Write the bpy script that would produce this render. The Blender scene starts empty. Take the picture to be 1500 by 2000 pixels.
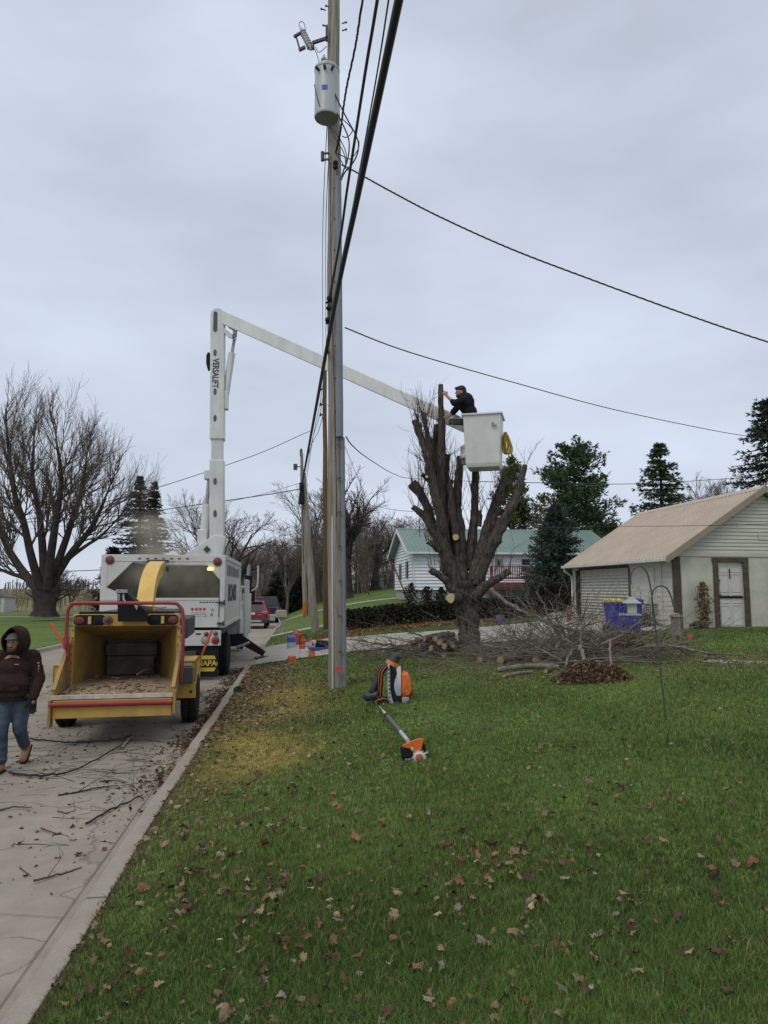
import bpy, bmesh, math, random
import numpy as np
from mathutils import Vector, Matrix, Euler
R = math.radians
random.seed(7); rng = np.random.default_rng(7)
scene = bpy.context.scene
COL = scene.collection
# ------------------------------------------------------------------ camera
F = 1387.0; H = 2.1; PITCH = math.atan(150 / F)
cam_d = bpy.data.cameras.new('camera'); cam = bpy.data.objects.new('camera', cam_d); COL.objects.link(cam)
cam.location = (0, 0, H); cam.rotation_euler = (R(90) + PITCH, 0, 0)
cam_d.sensor_fit = 'VERTICAL'; cam_d.sensor_height = 24; cam_d.sensor_width = 18; cam_d.lens = 24 * F / 2000
cam_d.clip_start = 0.1; cam_d.clip_end = 3000
scene.camera = cam
scene.render.resolution_x = 768; scene.render.resolution_y = 1024
# ------------------------------------------------------------------ sky
SUN_EL, SUN_ROT = R(48), R(215)
world = bpy.data.worlds.new('World'); scene.world = world; world.use_nodes = True
nt = world.node_tree; nt.nodes.clear()
def wn(t): return nt.nodes.new(t)
out = wn('ShaderNodeOutputWorld'); bg = wn('ShaderNodeBackground'); nt.links.new(bg.outputs[0], out.inputs[0])
tc = wn('ShaderNodeTexCoord'); sep = wn('ShaderNodeSeparateXYZ'); nt.links.new(tc.outputs['Generated'], sep.inputs[0])
ramp = wn('ShaderNodeValToRGB'); nt.links.new(sep.outputs['Z'], ramp.inputs[0])
cr = ramp.color_ramp; cr.elements[0].position = 0.0; cr.elements[0].color = (0.54, 0.59, 0.68, 1)
cr.elements[1].position = 1.0; cr.elements[1].color = (0.98, 0.94, 0.88, 1)
for p, c in ((0.12, (0.515, 0.567, 0.665, 1)), (0.35, (0.52, 0.576, 0.685, 1)), (0.68, (0.51, 0.56, 0.66, 1)), (0.86, (0.9, 0.88, 0.84, 1))):
    e = cr.elements.new(p); e.color = c
mp = wn('ShaderNodeMapping'); mp.inputs['Scale'].default_value = (1.4, 1.0, 3.6); mp.inputs['Rotation'].default_value = (0.2, 0.35, 0.3)
nt.links.new(tc.outputs['Generated'], mp.inputs[0])
nz = wn('ShaderNodeTexNoise'); nz.inputs['Scale'].default_value = 1.5; nz.inputs['Detail'].default_value = 4; nz.inputs['Roughness'].default_value = 0.52
nt.links.new(mp.outputs[0], nz.inputs['Vector'])
mr = wn('ShaderNodeMapRange'); mr.inputs['From Min'].default_value = .3; mr.inputs['From Max'].default_value = .7
mr.inputs['To Min'].default_value = .84; mr.inputs['To Max'].default_value = 1.15; nt.links.new(nz.outputs[0], mr.inputs[0])
mul = wn('ShaderNodeMix'); mul.data_type = 'RGBA'; mul.blend_type = 'MULTIPLY'; mul.inputs[0].default_value = 1
nt.links.new(ramp.outputs[0], mul.inputs[6]); nt.links.new(mr.outputs[0], mul.inputs[7])
sky = wn('ShaderNodeTexSky'); sky.sky_type = 'NISHITA'; sky.sun_disc = False; sky.sun_elevation = SUN_EL; sky.sun_rotation = SUN_ROT
sc = wn('ShaderNodeMix'); sc.data_type = 'RGBA'; sc.blend_type = 'MULTIPLY'; sc.inputs[0].default_value = 1; sc.inputs[7].default_value = (.07, .07, .07, 1)
nt.links.new(sky.outputs[0], sc.inputs[6])
mx = wn('ShaderNodeMix'); mx.data_type = 'RGBA'; mx.inputs[0].default_value = 0.94
nt.links.new(sc.outputs[2], mx.inputs[6]); nt.links.new(mul.outputs[2], mx.inputs[7])
nt.links.new(mx.outputs[2], bg.inputs[0]); bg.inputs[1].default_value = 1.13
# ------------------------------------------------------------------ sun (overcast: weak, very soft)
sl = bpy.data.lights.new('sun', 'SUN'); sl.energy = 0.9; sl.angle = R(22); sl.color = (1, .95, .87)
so = bpy.data.objects.new('sun', sl); COL.objects.link(so)
so.rotation_euler = (R(90) - SUN_EL, 0, R(180) - SUN_ROT)
scene.view_settings.view_transform = 'Standard'; scene.view_settings.look = 'None'
scene.view_settings.exposure = 0.1; scene.view_settings.gamma = 1.0
# ------------------------------------------------------------------ helpers
CP, SP = math.cos(PITCH), math.sin(PITCH)
def P(px, py, Y):
    u = (px - 750) / F; v = (1000 - py) / F
    y = CP - v * SP; z = SP + v * CP; t = Y / y
    return Vector((u * t, Y, H + z * t))
def V(*a): return Vector(a)
# ---- terrain functions
_CY = np.array([-30, -5, 0, 3.48, 7.16, 13.63, 18.98, 36.9, 60, 1200.])
_CX = np.array([2.3, -.62, -1.22, -1.62, -2.08, -2.84, -3.47, -5.6, -8.3, -145.])
def curbX(Y): return np.interp(Y, _CY, _CX)
def sstep(a, b, x):
    t = np.clip((x - a) / (b - a), 0, 1); return t * t * (3 - 2 * t)
def hc(Y): return .12 - .095 * sstep(18.7, 19.5, Y) * (1 - sstep(26.2, 27.0, Y))
def roadz(Y): return -0.01 * np.clip(Y - 18, 0, 42)
RW = 7.75
def gz(X, Y):
    X = np.asarray(X, float); Y = np.asarray(Y, float)
    d = X - curbX(Y); b = roadz(Y); dd = np.clip(d, 0, None)
    zr = b + hc(Y) * np.exp(-dd / 1.5) + .12 * (1 - np.exp(-dd / 1.5)) + .9 * (1 - np.exp(-dd / 6.5)) \
        + .045 * np.clip(Y - 22, 0, 42) * (1 - np.exp(-dd / 6.0))
    dl = np.clip(-RW - d, 0, None)
    zl = b + .12 + .1 * (1 - np.exp(-dl / 5)) + .0075 * np.clip(Y - 60, 0, 300) * (1 - np.exp(-dl / 8))
    return np.where(d >= 0, zr, np.where(d <= -RW, zl, b - .12))
def g(X, Y): return float(gz(X, Y))
def gpix(px, py, off=0.0):
    """ground point seen in the direction (px, py) of the photo, used to survey where things stand"""
    lo, hi = 1.0, 400.0
    def f(Y):
        p = P(px, py, Y); d = p.x - curbX(Y)
        zz = g(p.x, Y) if (d >= 0 or d <= -RW) else float(roadz(Y))
        return p.z - zz
    for _ in range(60):
        m = (lo + hi) / 2
        if f(m) > 0: lo = m
        else: hi = m
    p = P(px, py, lo); p.z += off; return p
def noise2(x, y, s=1.0, seed=0):
    x = np.asarray(x) * s; y = np.asarray(y) * s
    r = np.random.default_rng(seed); o = np.zeros(np.broadcast(x, y).shape)
    for k in range(9):
        a = r.uniform(0, 6.283); fr = r.uniform(.6, 3.2); ph = r.uniform(0, 6.283)
        o = o + np.sin((x * math.cos(a) + y * math.sin(a)) * fr + ph + 1.3 * np.sin((x * math.sin(a) - y * math.cos(a)) * fr * .7 + ph * 2)) / (fr ** .3)
    return o / 5.0
# ---- materials
MATS = {}
def mat(name, col, rough=.7, metal=0., nscale=0, namt=.15, bump=0, bscale=None, stretch=(1, 1, 1), col2=None, emit=None, attr=None, detail=5, spec=None, lo=.35, hi=.65):
    if name in MATS: return MATS[name]
    m = bpy.data.materials.new(name); m.use_nodes = True; t = m.node_tree; b = t.nodes['Principled BSDF']
    b.inputs['Roughness'].default_value = rough; b.inputs['Metallic'].default_value = metal
    if spec is None and rough >= .8: spec = .12
    if spec is not None: b.inputs['Specular IOR Level'].default_value = spec
    c = (*col, 1); b.inputs['Base Color'].default_value = c
    N = t.nodes.new; L = t.links.new
    src = None
    if attr:
        a = N('ShaderNodeVertexColor'); a.layer_name = attr; src = a.outputs[0]
    if nscale:
        tcn = N('ShaderNodeTexCoord'); mpn = N('ShaderNodeMapping'); mpn.inputs['Scale'].default_value = stretch
        L(tcn.outputs['Object'], mpn.inputs[0])
        n = N('ShaderNodeTexNoise'); n.inputs['Scale'].default_value = nscale; n.inputs['Detail'].default_value = detail; n.inputs['Roughness'].default_value = .62
        L(mpn.outputs[0], n.inputs['Vector'])
        rr = N('ShaderNodeMapRange'); rr.inputs['From Min'].default_value = lo; rr.inputs['From Max'].default_value = hi; L(n.outputs[0], rr.inputs[0])
        if src is None:
            mixn = N('ShaderNodeMix'); mixn.data_type = 'RGBA'; L(rr.outputs[0], mixn.inputs[0])
            ca = tuple(x * (1 - namt) for x in col) if col2 is None else col
            cb = tuple(min(1, x * (1 + namt)) for x in col) if col2 is None else col2
            mixn.inputs[6].default_value = (*ca, 1); mixn.inputs[7].default_value = (*cb, 1); src = mixn.outputs[2]
        else:
            rr.inputs['To Min'].default_value = 1 - namt; rr.inputs['To Max'].default_value = 1 + namt
            mm = N('ShaderNodeMix'); mm.data_type = 'RGBA'; mm.blend_type = 'MULTIPLY'; mm.inputs[0].default_value = 1
            L(src, mm.inputs[6]); L(rr.outputs[0], mm.inputs[7]); src = mm.outputs[2]
        if bump:
            n2 = n
            if bscale:
                n2 = N('ShaderNodeTexNoise'); n2.inputs['Scale'].default_value = bscale; n2.inputs['Detail'].default_value = 5; L(mpn.outputs[0], n2.inputs['Vector'])
            bp = N('ShaderNodeBump'); bp.inputs['Strength'].default_value = bump; bp.inputs['Distance'].default_value = .02
            L(n2.outputs[0], bp.inputs['Height']); L(bp.outputs[0], b.inputs['Normal'])
    if src is not None: L(src, b.inputs['Base Color'])
    if emit: b.inputs['Emission Color'].default_value = (*emit[0], 1); b.inputs['Emission Strength'].default_value = emit[1]
    MATS[name] = m; return m
# ---- objects
def props(o, label=None, cat=None, group=None, kind=None):
    if label: o['label'] = label
    if cat: o['category'] = cat
    if group: o['group'] = group
    if kind: o['kind'] = kind
    return o
def link(o, parent=None):
    COL.objects.link(o)
    if parent: o.parent = parent
    return o
def thing(name, label, cat, loc=(0, 0, 0), rz=0, group=None, rot=None, scale=1):
    o = bpy.data.objects.new(name, None); COL.objects.link(o); o.location = loc
    o.rotation_euler = rot if rot else (0, 0, rz); o.scale = (scale,) * 3; o.empty_display_size = .2
    return props(o, label, cat, group)
def frame(d):
    d = d.normalized(); a = Vector((0, 0, 1)) if abs(d.z) < .9 else Vector((1, 0, 0))
    u = d.cross(a).normalized(); return u, d.cross(u).normalized()
class MB:
    def __init__(s): s.v = []; s.f = []; s.m = []; s.cur = 0
    def mi(s, i): s.cur = i; return s
    def add(s, vs, fs):
        n = len(s.v); s.v += [tuple(x) for x in vs]; s.f += [tuple(i + n for i in f) for f in fs]; s.m += [s.cur] * len(fs); return s
    def box(s, c, d, rz=0, M=None):
        x, y, z = d[0] / 2, d[1] / 2, d[2] / 2
        vs = [Vector((a * x, b * y, e * z)) for a in (-1, 1) for b in (-1, 1) for e in (-1, 1)]
        if rz: m = Matrix.Rotation(rz, 3, 'Z'); vs = [m @ q for q in vs]
        if M is not None: vs = [M @ q for q in vs]
        vs = [q + Vector(c) for q in vs]
        return s.add(vs, [(0, 1, 3, 2), (4, 6, 7, 5), (0, 4, 5, 1), (2, 3, 7, 6), (0, 2, 6, 4), (1, 5, 7, 3)])
    def b2(s, a, b): return s.box([(a[i] + b[i]) / 2 for i in range(3)], [abs(b[i] - a[i]) for i in range(3)])
    def hull8(s, vs): # 8 corners: bottom 4 ccw, top 4 ccw
        return s.add(vs, [(3, 2, 1, 0), (4, 5, 6, 7), (0, 1, 5, 4), (1, 2, 6, 5), (2, 3, 7, 6), (3, 0, 4, 7)])
    def beam(s, p0, p1, w, h, w1=None, h1=None, up=None):
        p0, p1 = Vector(p0), Vector(p1); d = (p1 - p0).normalized(); up = Vector(up or (0, 0, 1))
        if abs(d.dot(up)) > .98: up = Vector((0, 1, 0))
        u = d.cross(up).normalized(); n = u.cross(d).normalized(); w1 = w1 or w; h1 = h1 or h; vs = []
        for p, a, b in ((p0, w, h), (p1, w1, h1)):
            vs += [p - u * a / 2 - n * b / 2, p + u * a / 2 - n * b / 2, p + u * a / 2 + n * b / 2, p - u * a / 2 + n * b / 2]
        return s.add(vs, [(0, 1, 2, 3), (7, 6, 5, 4), (0, 4, 5, 1), (1, 5, 6, 2), (2, 6, 7, 3), (3, 7, 4, 0)])
    def tube(s, pts, rad, n=8, caps=True, wob=0):
        pts = [Vector(p) for p in pts]; k = len(pts)
        if not hasattr(rad, '__len__'): rad = [rad] * k
        vs = []; u = None
        for i, p in enumerate(pts):
            d = (pts[min(i + 1, k - 1)] - pts[max(i - 1, 0)])
            if d.length < 1e-9: d = Vector((0, 0, 1))
            d.normalize()
            if u is None: u, w = frame(d)
            else: u = (u - d * u.dot(d)).normalized(); w = d.cross(u)
            for j in range(n):
                a = 2 * math.pi * j / n; r = rad[i] * (1 + (random.uniform(-wob, wob) if wob else 0))
                vs.append(p + u * math.cos(a) * r + w * math.sin(a) * r)
        fs = [(i * n + j, i * n + (j + 1) % n, (i + 1) * n + (j + 1) % n, (i + 1) * n + j) for i in range(k - 1) for j in range(n)]
        if caps: fs += [tuple(range(n - 1, -1, -1)), tuple(range((k - 1) * n, k * n))]
        return s.add(vs, fs)
    def cyl(s, p0, p1, r, r1=None, n=16): return s.tube([p0, p1], [r, r if r1 is None else r1], n)
    def lathe(s, prof, c=(0, 0, 0), n=24, M=None):
        vs = []
        for r, z in prof:
            for j in range(n):
                a = 2 * math.pi * j / n; q = Vector((r * math.cos(a), r * math.sin(a), z))
                if M is not None: q = M @ q
                vs.append(q + Vector(c))
        k = len(prof)
        fs = [(i * n + j, i * n + (j + 1) % n, (i + 1) * n + (j + 1) % n, (i + 1) * n + j) for i in range(k - 1) for j in range(n)]
        fs += [tuple(range(n - 1, -1, -1)), tuple(range((k - 1) * n, k * n))]
        return s.add(vs, fs)
    def prism(s, poly, a, b, axis='x'):
        def q(p, t): return {'x': (t, p[0], p[1]), 'y': (p[0], t, p[1]), 'z': (p[0], p[1], t)}[axis]
        n = len(poly); vs = [q(p, a) for p in poly] + [q(p, b) for p in poly]
        return s.add(vs, [tuple(range(n - 1, -1, -1)), tuple(range(n, 2 * n))] + [(i, (i + 1) % n, n + (i + 1) % n, n + i) for i in range(n)])
    def ball(s, c, r, n=12, m=8):
        r = r if hasattr(r, '__len__') else (r, r, r); prof = [(math.sin(math.pi * i / m), -math.cos(math.pi * i / m)) for i in range(m + 1)]
        prof[0] = (.02, -1); prof[-1] = (.02, 1)
        return s.lathe(prof, c, n, Matrix.Diagonal(Vector(r)))
    def build(s, name, mats, parent=None, bevel=0, smooth=True, angle=35, recalc=True, loc=None):
        me = bpy.data.meshes.new(name); me.from_pydata(s.v, [], s.f)
        mats = mats if isinstance(mats, (list, tuple)) else [mats]
        for m in mats: me.materials.append(m)
        if len(mats) > 1: me.polygons.foreach_set('material_index', s.m)
        if recalc:
            bm = bmesh.new(); bm.from_mesh(me); bmesh.ops.recalc_face_normals(bm, faces=bm.faces); bm.to_mesh(me); bm.free()
        if smooth: me.shade_smooth(); me.set_sharp_from_angle(angle=R(angle))
        o = link(bpy.data.objects.new(name, me), parent)
        if loc: o.location = loc
        if bevel:
            b = o.modifiers.new('bevel', 'BEVEL'); b.width = bevel; b.segments = 2; b.limit_method = 'ANGLE'; b.angle_limit = R(40)
        return o
def build_np(name, verts, faces, mt, colors=None, parent=None, smooth=False):
    """verts (n,3), faces (m,k) int"""
    me = bpy.data.meshes.new(name); n = len(verts); m, k = faces.shape
    me.vertices.add(n); me.vertices.foreach_set('co', np.ascontiguousarray(verts, np.float32).ravel())
    me.loops.add(m * k); me.loops.foreach_set('vertex_index', np.ascontiguousarray(faces, np.int32).ravel())
    me.polygons.add(m); me.polygons.foreach_set('loop_start', np.arange(0, m * k, k, dtype=np.int32))
    me.update(calc_edges=True); me.validate()
    if colors is not None:
        a = me.color_attributes.new('col', 'FLOAT_COLOR', 'POINT')
        c = np.ones((n, 4), np.float32); c[:, :3] = colors; a.data.foreach_set('color', c.ravel())
    me.materials.append(mt)
    if smooth: me.shade_smooth()
    return link(bpy.data.objects.new(name, me), parent)
def text_mesh(name, s, size, mt, parent, loc, rot, depth=.002, sx=1, align='CENTER', bold=0):
    c = bpy.data.curves.new(name, 'FONT'); c.body = s; c.size = size; c.extrude = depth; c.align_x = align; c.align_y = 'CENTER'; c.offset = bold
    t = bpy.data.objects.new(name, c); COL.objects.link(t)
    dg = bpy.context.evaluated_depsgraph_get(); me = bpy.data.meshes.new_from_object(t.evaluated_get(dg)); bpy.data.objects.remove(t)
    me.materials.clear(); me.materials.append(mt); o = link(bpy.data.objects.new(name, me), parent)
    o.location = loc; o.rotation_euler = rot; o.scale = (sx, 1, 1); return o
def organic(name, caps, mt, parent=None, voxel=.012, smooth=3, post=None):
    """one continuous surface grown from tapered capsules (p0,p1,r0,r1) and ellipsoids (c,(rx,ry,rz))"""
    b = MB()
    for c in caps:
        if len(c) == 2: b.ball(c[0], c[1], 14, 10)
        else:
            p0, p1, r0, r1 = c; b.tube([p0, p1], [r0, r1], 14); b.ball(p0, r0, 14, 10); b.ball(p1, r1, 14, 10)
    o = b.build(name + '_tmp', mt); md = o.modifiers.new('r', 'REMESH'); md.mode = 'VOXEL'; md.voxel_size = voxel
    if smooth: s = o.modifiers.new('s', 'SMOOTH'); s.factor = .6; s.iterations = smooth
    dg = bpy.context.evaluated_depsgraph_get(); me = bpy.data.meshes.new_from_object(o.evaluated_get(dg)); bpy.data.objects.remove(o)
    me.materials.clear(); me.materials.append(mt); me.shade_smooth()
    if post:
        for vtx in me.vertices: vtx.co = post(vtx.co)
    return link(bpy.data.objects.new(name, me), parent)
def catmull(pts, k=4):
    pts = [np.array(p, float) for p in pts]; q = [pts[0]] + pts + [pts[-1]]; o = []
    for i in range(1, len(q) - 2):
        for j in range(k):
            t = j / k; a, b, c, d = q[i - 1], q[i], q[i + 1], q[i + 2]
            o.append(.5 * (2 * b + (c - a) * t + (2 * a - 5 * b + 4 * c - d) * t * t + (3 * b - a - 3 * c + d) * t ** 3))
    o.append(pts[-1]); return o
# =================================================================== GROUND
GREEN = np.array([.094, .146, .036]); YEL = np.array([.26, .21, .055]); BRN = np.array([.13, .10, .05]); FIELD = np.array([.16, .145, .072])
def dryness(X, Y):
    d = X - curbX(Y)
    n = noise2(X, Y, 1.6, 3)
    return np.clip(1.2 * np.exp(-((d - .85) / .68) ** 2) * sstep(6.2, 8.5, Y) * (1 - sstep(13, 16, Y)) * (.72 + 1.0 * n), 0, 1)
def litter(X, Y):
    d = X - curbX(Y); n = noise2(X, Y, 2.3, 5)
    a = np.exp(-np.clip(d, 0, 9) / .75) * sstep(2, 8, Y) * (1 - sstep(17.5, 19, Y)) * .8
    a = a + np.exp(-((d - .7) / .9) ** 2) * sstep(9, 11, Y) * (1 - sstep(17, 18.5, Y)) * .85
    c = np.exp(-(((X - 2.3) / 2.6) ** 2 + ((Y - 14.5) / 2.2) ** 2)) * .75 + np.exp(-(((X - 5.) / 2.2) ** 2 + ((Y - 14.) / 2.) ** 2)) * .95
    return np.clip((a + c) * (.75 + .6 * n) * (1 - .55 * dryness(X, Y)), 0, 1)
def grasscol(X, Y):
    X = np.asarray(X, float); Y = np.asarray(Y, float); dr = dryness(X, Y)[..., None]; li = litter(X, Y)[..., None]
    n = noise2(X, Y, 1.1, 9)[..., None]; n2_ = noise2(X, Y, .45, 19)[..., None]; c = GREEN * (1 + .2 * n + .16 * n2_) * (1 + n2_ * np.array([.10, 0, 0]))
    c = c * (1 - dr) + YEL * dr; c = c * (1 - .8 * li) + BRN * .8 * li; e = np.exp(-((X - curbX(Y)) / .07) ** 2)[..., None] * .7; c = c * (1 - e) + BRN * .8 * e
    return c
ys = np.concatenate([np.arange(-8, 2, 1.), np.arange(2, 34, .25), np.arange(34, 70, 1.), np.arange(70, 130, 5.), np.array([150, 200, 280, 400, 600, 900, 1200.])])
dr_ = np.concatenate([np.array([0, .1]), np.arange(.25, 16, .25), np.arange(16, 50, 2.), np.array([60, 80, 120, 200, 350, 700.])])
dl_ = np.concatenate([np.array([-RW]), -RW - np.array([.1, .5, 1, 2, 3.5, 5, 7, 10, 14, 20, 28, 40, 60, 90, 140, 220, 400, 800.])])[::-1]
ds = np.concatenate([dl_, np.array([-RW + .01, -.01]), dr_])
YY, DD = np.meshgrid(ys, ds, indexing='ij'); XX = curbX(YY) + DD
ZZ = gz(XX, YY)
vv = np.stack([XX, YY, ZZ], -1).reshape(-1, 3); nc = len(ds); nr = len(ys)
ii, jj = np.meshgrid(np.arange(nr - 1), np.arange(nc - 1), indexing='ij'); a = (ii * nc + jj).ravel()
ff = np.stack([a, a + 1, a + nc + 1, a + nc], 1)
gc = grasscol(XX, YY)
fld = (sstep(62, 75, YY) * (DD < -RW))[..., None]; nn = noise2(XX, YY, .08, 4)[..., None]
gc = gc * (1 - fld) + (FIELD * (1 + .3 * nn)) * fld
m_ground = mat('ground_grass', (.06, .1, .03), .95, nscale=9, namt=.5, bump=.6, bscale=60, attr='col', detail=8, spec=.15)
ground = build_np('ground', vv, ff, m_ground, gc.reshape(-1, 3), smooth=True); props(ground, kind='structure')
# =================================================================== ROAD
def strip(d0, d1, z0, z1, y0, y1, step=.5, nd=1):
    ysr = np.arange(y0, y1 + step / 2, step); b = MB()
    for k, y in enumerate(ysr):
        for j in range(nd + 1):
            t = j / nd; d = d0 + (d1 - d0) * t; zz = z0 + (z1 - z0) * t
            b.v.append((float(curbX(y)) + d, float(y), float(roadz(y)) + (zz if not callable(zz) else zz(y))))
    n = nd + 1
    for k in range(len(ysr) - 1):
        for j in range(nd): b.f.append((k * n + j, k * n + j + 1, (k + 1) * n + j + 1, (k + 1) * n + j)); b.m.append(0)
    return b
def concrete(name, col, joint=None, stain=.12, crack=True):
    m = bpy.data.materials.new(name); m.use_nodes = True; t = m.node_tree; N = t.nodes.new; L = t.links.new; b = t.nodes['Principled BSDF']
    b.inputs['Roughness'].default_value = .9; b.inputs['Specular IOR Level'].default_value = .25
    tcn = N('ShaderNodeTexCoord')
    def noise(s, d=6, r=.6):
        n = N('ShaderNodeTexNoise'); n.inputs['Scale'].default_value = s; n.inputs['Detail'].default_value = d; n.inputs['Roughness'].default_value = r; L(tcn.outputs['Object'], n.inputs['Vector']); return n.outputs[0]
    def rng_(x, a, c, lo, hi):
        r = N('ShaderNodeMapRange'); r.inputs['From Min'].default_value = a; r.inputs['From Max'].default_value = c; r.inputs['To Min'].default_value = lo; r.inputs['To Max'].default_value = hi; L(x, r.inputs[0]); return r.outputs[0]
    def mulc(a_, f):
        x = N('ShaderNodeMix'); x.data_type = 'RGBA'; x.blend_type = 'MULTIPLY'; x.inputs[0].default_value = 1
        if isinstance(a_, tuple): x.inputs[6].default_value = (*a_, 1)
        else: L(a_, x.inputs[6])
        L(f, x.inputs[7]); return x.outputs[2]
    c = mulc(col, rng_(noise(.55, 3), .3, .7, 1 - stain, 1 + stain))
    c = mulc(c, rng_(noise(4, 6), .3, .7, .88, 1.1)); c = mulc(c, rng_(noise(160, 3, .8), .3, .7, .72, 1.22))
    # brown organic stains
    sm = N('ShaderNodeMix'); sm.data_type = 'RGBA'; L(rng_(noise(1.1, 5, .7), .52, .75, 0, .42), sm.inputs[0]); L(c, sm.inputs[6]); sm.inputs[7].default_value = (.15, .108, .075, 1); c = sm.outputs[2]
    if crack:
        vo = N('ShaderNodeTexVoronoi'); vo.feature = 'DISTANCE_TO_EDGE'; vo.inputs['Scale'].default_value = .33
        mpn = N('ShaderNodeMapping'); L(tcn.outputs['Object'], mpn.inputs[0])
        nn_ = N('ShaderNodeTexNoise'); nn_.inputs['Scale'].default_value = 2.2; nn_.inputs['Detail'].default_value = 5; L(tcn.outputs['Object'], nn_.inputs['Vector'])
        ad = N('ShaderNodeVectorMath'); ad.operation = 'MULTIPLY_ADD'; L(nn_.outputs['Color'], ad.inputs[0]); ad.inputs[1].default_value = (.5, .5, .5); L(mpn.outputs[0], ad.inputs[2])
        L(ad.outputs[0], vo.inputs['Vector']); c = mulc(c, rng_(vo.outputs['Distance'], 0, .006, .62, 1))
    L(c, b.inputs['Base Color'])
    bp = N('ShaderNodeBump'); bp.inputs['Strength'].default_value = .35; bp.inputs['Distance'].default_value = .01; L(noise(120, 4, .7), bp.inputs['Height']); L(bp.outputs[0], b.inputs['Normal'])
    return m
m_road = concrete('road_concrete', (.272, .245, .205), stain=.2); m_curb = concrete('curb_concrete', (.29, .262, .222), crack=False); m_drive = concrete('drive_concrete', (.36, .345, .31), stain=.08)
m_joint = mat('joint_tar', (.16, .145, .12), .9)
road = strip(-RW + .26, -.26, 0, 0, -8, 130, 1.0, 8).build('road', m_road, smooth=False, recalc=False); props(road, kind='structure')
# kerbs: profile lofted along the road edge (gutter pan, rounded face, top, back)
def kerb(name, side):
    b = MB(); ysr = np.concatenate([np.arange(-8, 40, .25), np.arange(40, 131, 1.)])
    for y in ysr:
        h = float(hc(y)) if side > 0 else .12
        prof = [(-.27, .006), (-.20, .0), (-.175, .3 * h), (-.155, .8 * h), (-.13, h + .002), (-.0, h + .008), (.0, -.05)]
        for (d, z) in prof:
            w = .006 * math.sin(y * 1.7) + .004 * math.sin(y * 5.1)
            dd = d + w if side > 0 else -RW - d - w
            b.v.append((float(curbX(y)) + dd, float(y), float(roadz(y)) + z))
    n = 7
    for k in range(len(ysr) - 1):
        for j in range(n - 1):
            q = (k * n + j, k * n + j + 1, (k + 1) * n + j + 1, (k + 1) * n + j); b.f.append(q if side > 0 else q[::-1]); b.m.append(0)
    return props(b.build(name, m_curb, smooth=False, recalc=False), kind='structure')
kerb('kerb', 1); kerb('kerb_far_side', -1)
# slab joints: thin tar lines across road and along the gutter
b = MB()
def lat(d, y, z): return (float(curbX(y)) + d, y, float(roadz(y)) + z)
for y in np.arange(.6, 60, 4.2):
    y = float(y); b.add([lat(-RW + .25, y + .9, .01), lat(-.28, y, .01), lat(-.28, y + .006, .01), lat(-RW + .25, y + .906, .01)], [(0, 1, 2, 3)])
    hh = float(hc(y)); b.add([lat(-.18, y, hh * .4), lat(-.128, y, hh + .006), lat(.0, y, hh + .012), lat(.0, y + .012, hh + .012), lat(-.128, y + .012, hh + .006), lat(-.18, y + .012, hh * .4)], [(0, 1, 4, 5), (1, 2, 3, 4)])
for y in np.arange(-6, 60, 1.):
    for dd, wd in ((-.272, .008), (-RW / 2, .012)):
        y = float(y); b.add([lat(dd, y, .0125), lat(dd + wd, y, .0125), lat(dd + wd, y + 1, .0125), lat(dd, y + 1, .0125)], [(0, 1, 2, 3)])
props(b.build('road_joints', m_joint, smooth=False, recalc=False), kind='structure')
# driveway and walks follow the terrain
def sheet(name, mt, xs, lo, hi, off=.02, nj=16):
    b = MB()
    for x in xs:
        for j in range(nj + 1):
            y = lo(x) + (hi(x) - lo(x)) * j / nj; b.v.append((x, y, g(x, y) + off))
    for i in range(len(xs) - 1):
        for j in range(nj):
            n = nj + 1; b.f.append((i * n + j, (i + 1) * n + j, (i + 1) * n + j + 1, i * n + j + 1)); b.m.append(0)
    return props(b.build(name, mt, smooth=False, recalc=False), kind='structure')
DLX = [-4.4, -3.5, -2.6, 0, 3, 6, 8.9]; DLY = [19.0, 18.9, 19.35, 19.4, 19.2, 20.0, 22.2]
DUX = [-4.4, -3.4, -1, 2.5, 5.5, 7.0, 8.9]; DUY = [26.4, 26.2, 24.8, 24.4, 26, 30.2, 30.6]
def dlo(x): return float(np.interp(x, DLX, DLY))
def dhi(x): return float(np.interp(x, DUX, DUY))
# left ends are clipped to the kerb
def dv():
    b = MB(); N_ = 60; nj = 28
    for i in range(N_ + 1):
        for j in range(nj + 1):
            t = i / N_; x = -4.3 + 13.1 * t; y = dlo(x) + (dhi(x) - dlo(x)) * j / nj
            x2 = max(x, float(curbX(y)) + .0); b.v.append((x2, y, g(x2 + .001, y) + .022))
    n = nj + 1
    for i in range(N_):
        for j in range(nj): b.f.append((i * n + j, (i + 1) * n + j, (i + 1) * n + j + 1, i * n + j + 1)); b.m.append(0)
    return props(b.build('driveway', m_drive, smooth=False, recalc=False), kind='structure')
dv()
def indrive(X, Y): return (Y > np.interp(X, DLX, DLY)) & (Y < np.interp(X, DUX, DUY)) & (X < 9)
def walk(name, y0, y1, x1, slope=.1):
    b = MB()
    for i in range(21):
        for j in range(3):
            t = i / 20; ya = y0 + (y1 - y0) * j / 2; xa = float(curbX(ya)); x = xa + (x1 - xa) * t; y = ya + slope * (x - xa); b.v.append((x, y, g(x + .001, y) + .02))
    for i in range(20):
        for j in range(2): b.f.append((i * 3 + j, (i + 1) * 3 + j, (i + 1) * 3 + j + 1, i * 3 + j + 1)); b.m.append(0)
    props(b.build(name, m_drive, smooth=False, recalc=False), kind='structure')
walk('path', 31.5, 33.0, -2.6, .35); walk('path', 50, 51.6, 6, .12)
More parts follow.
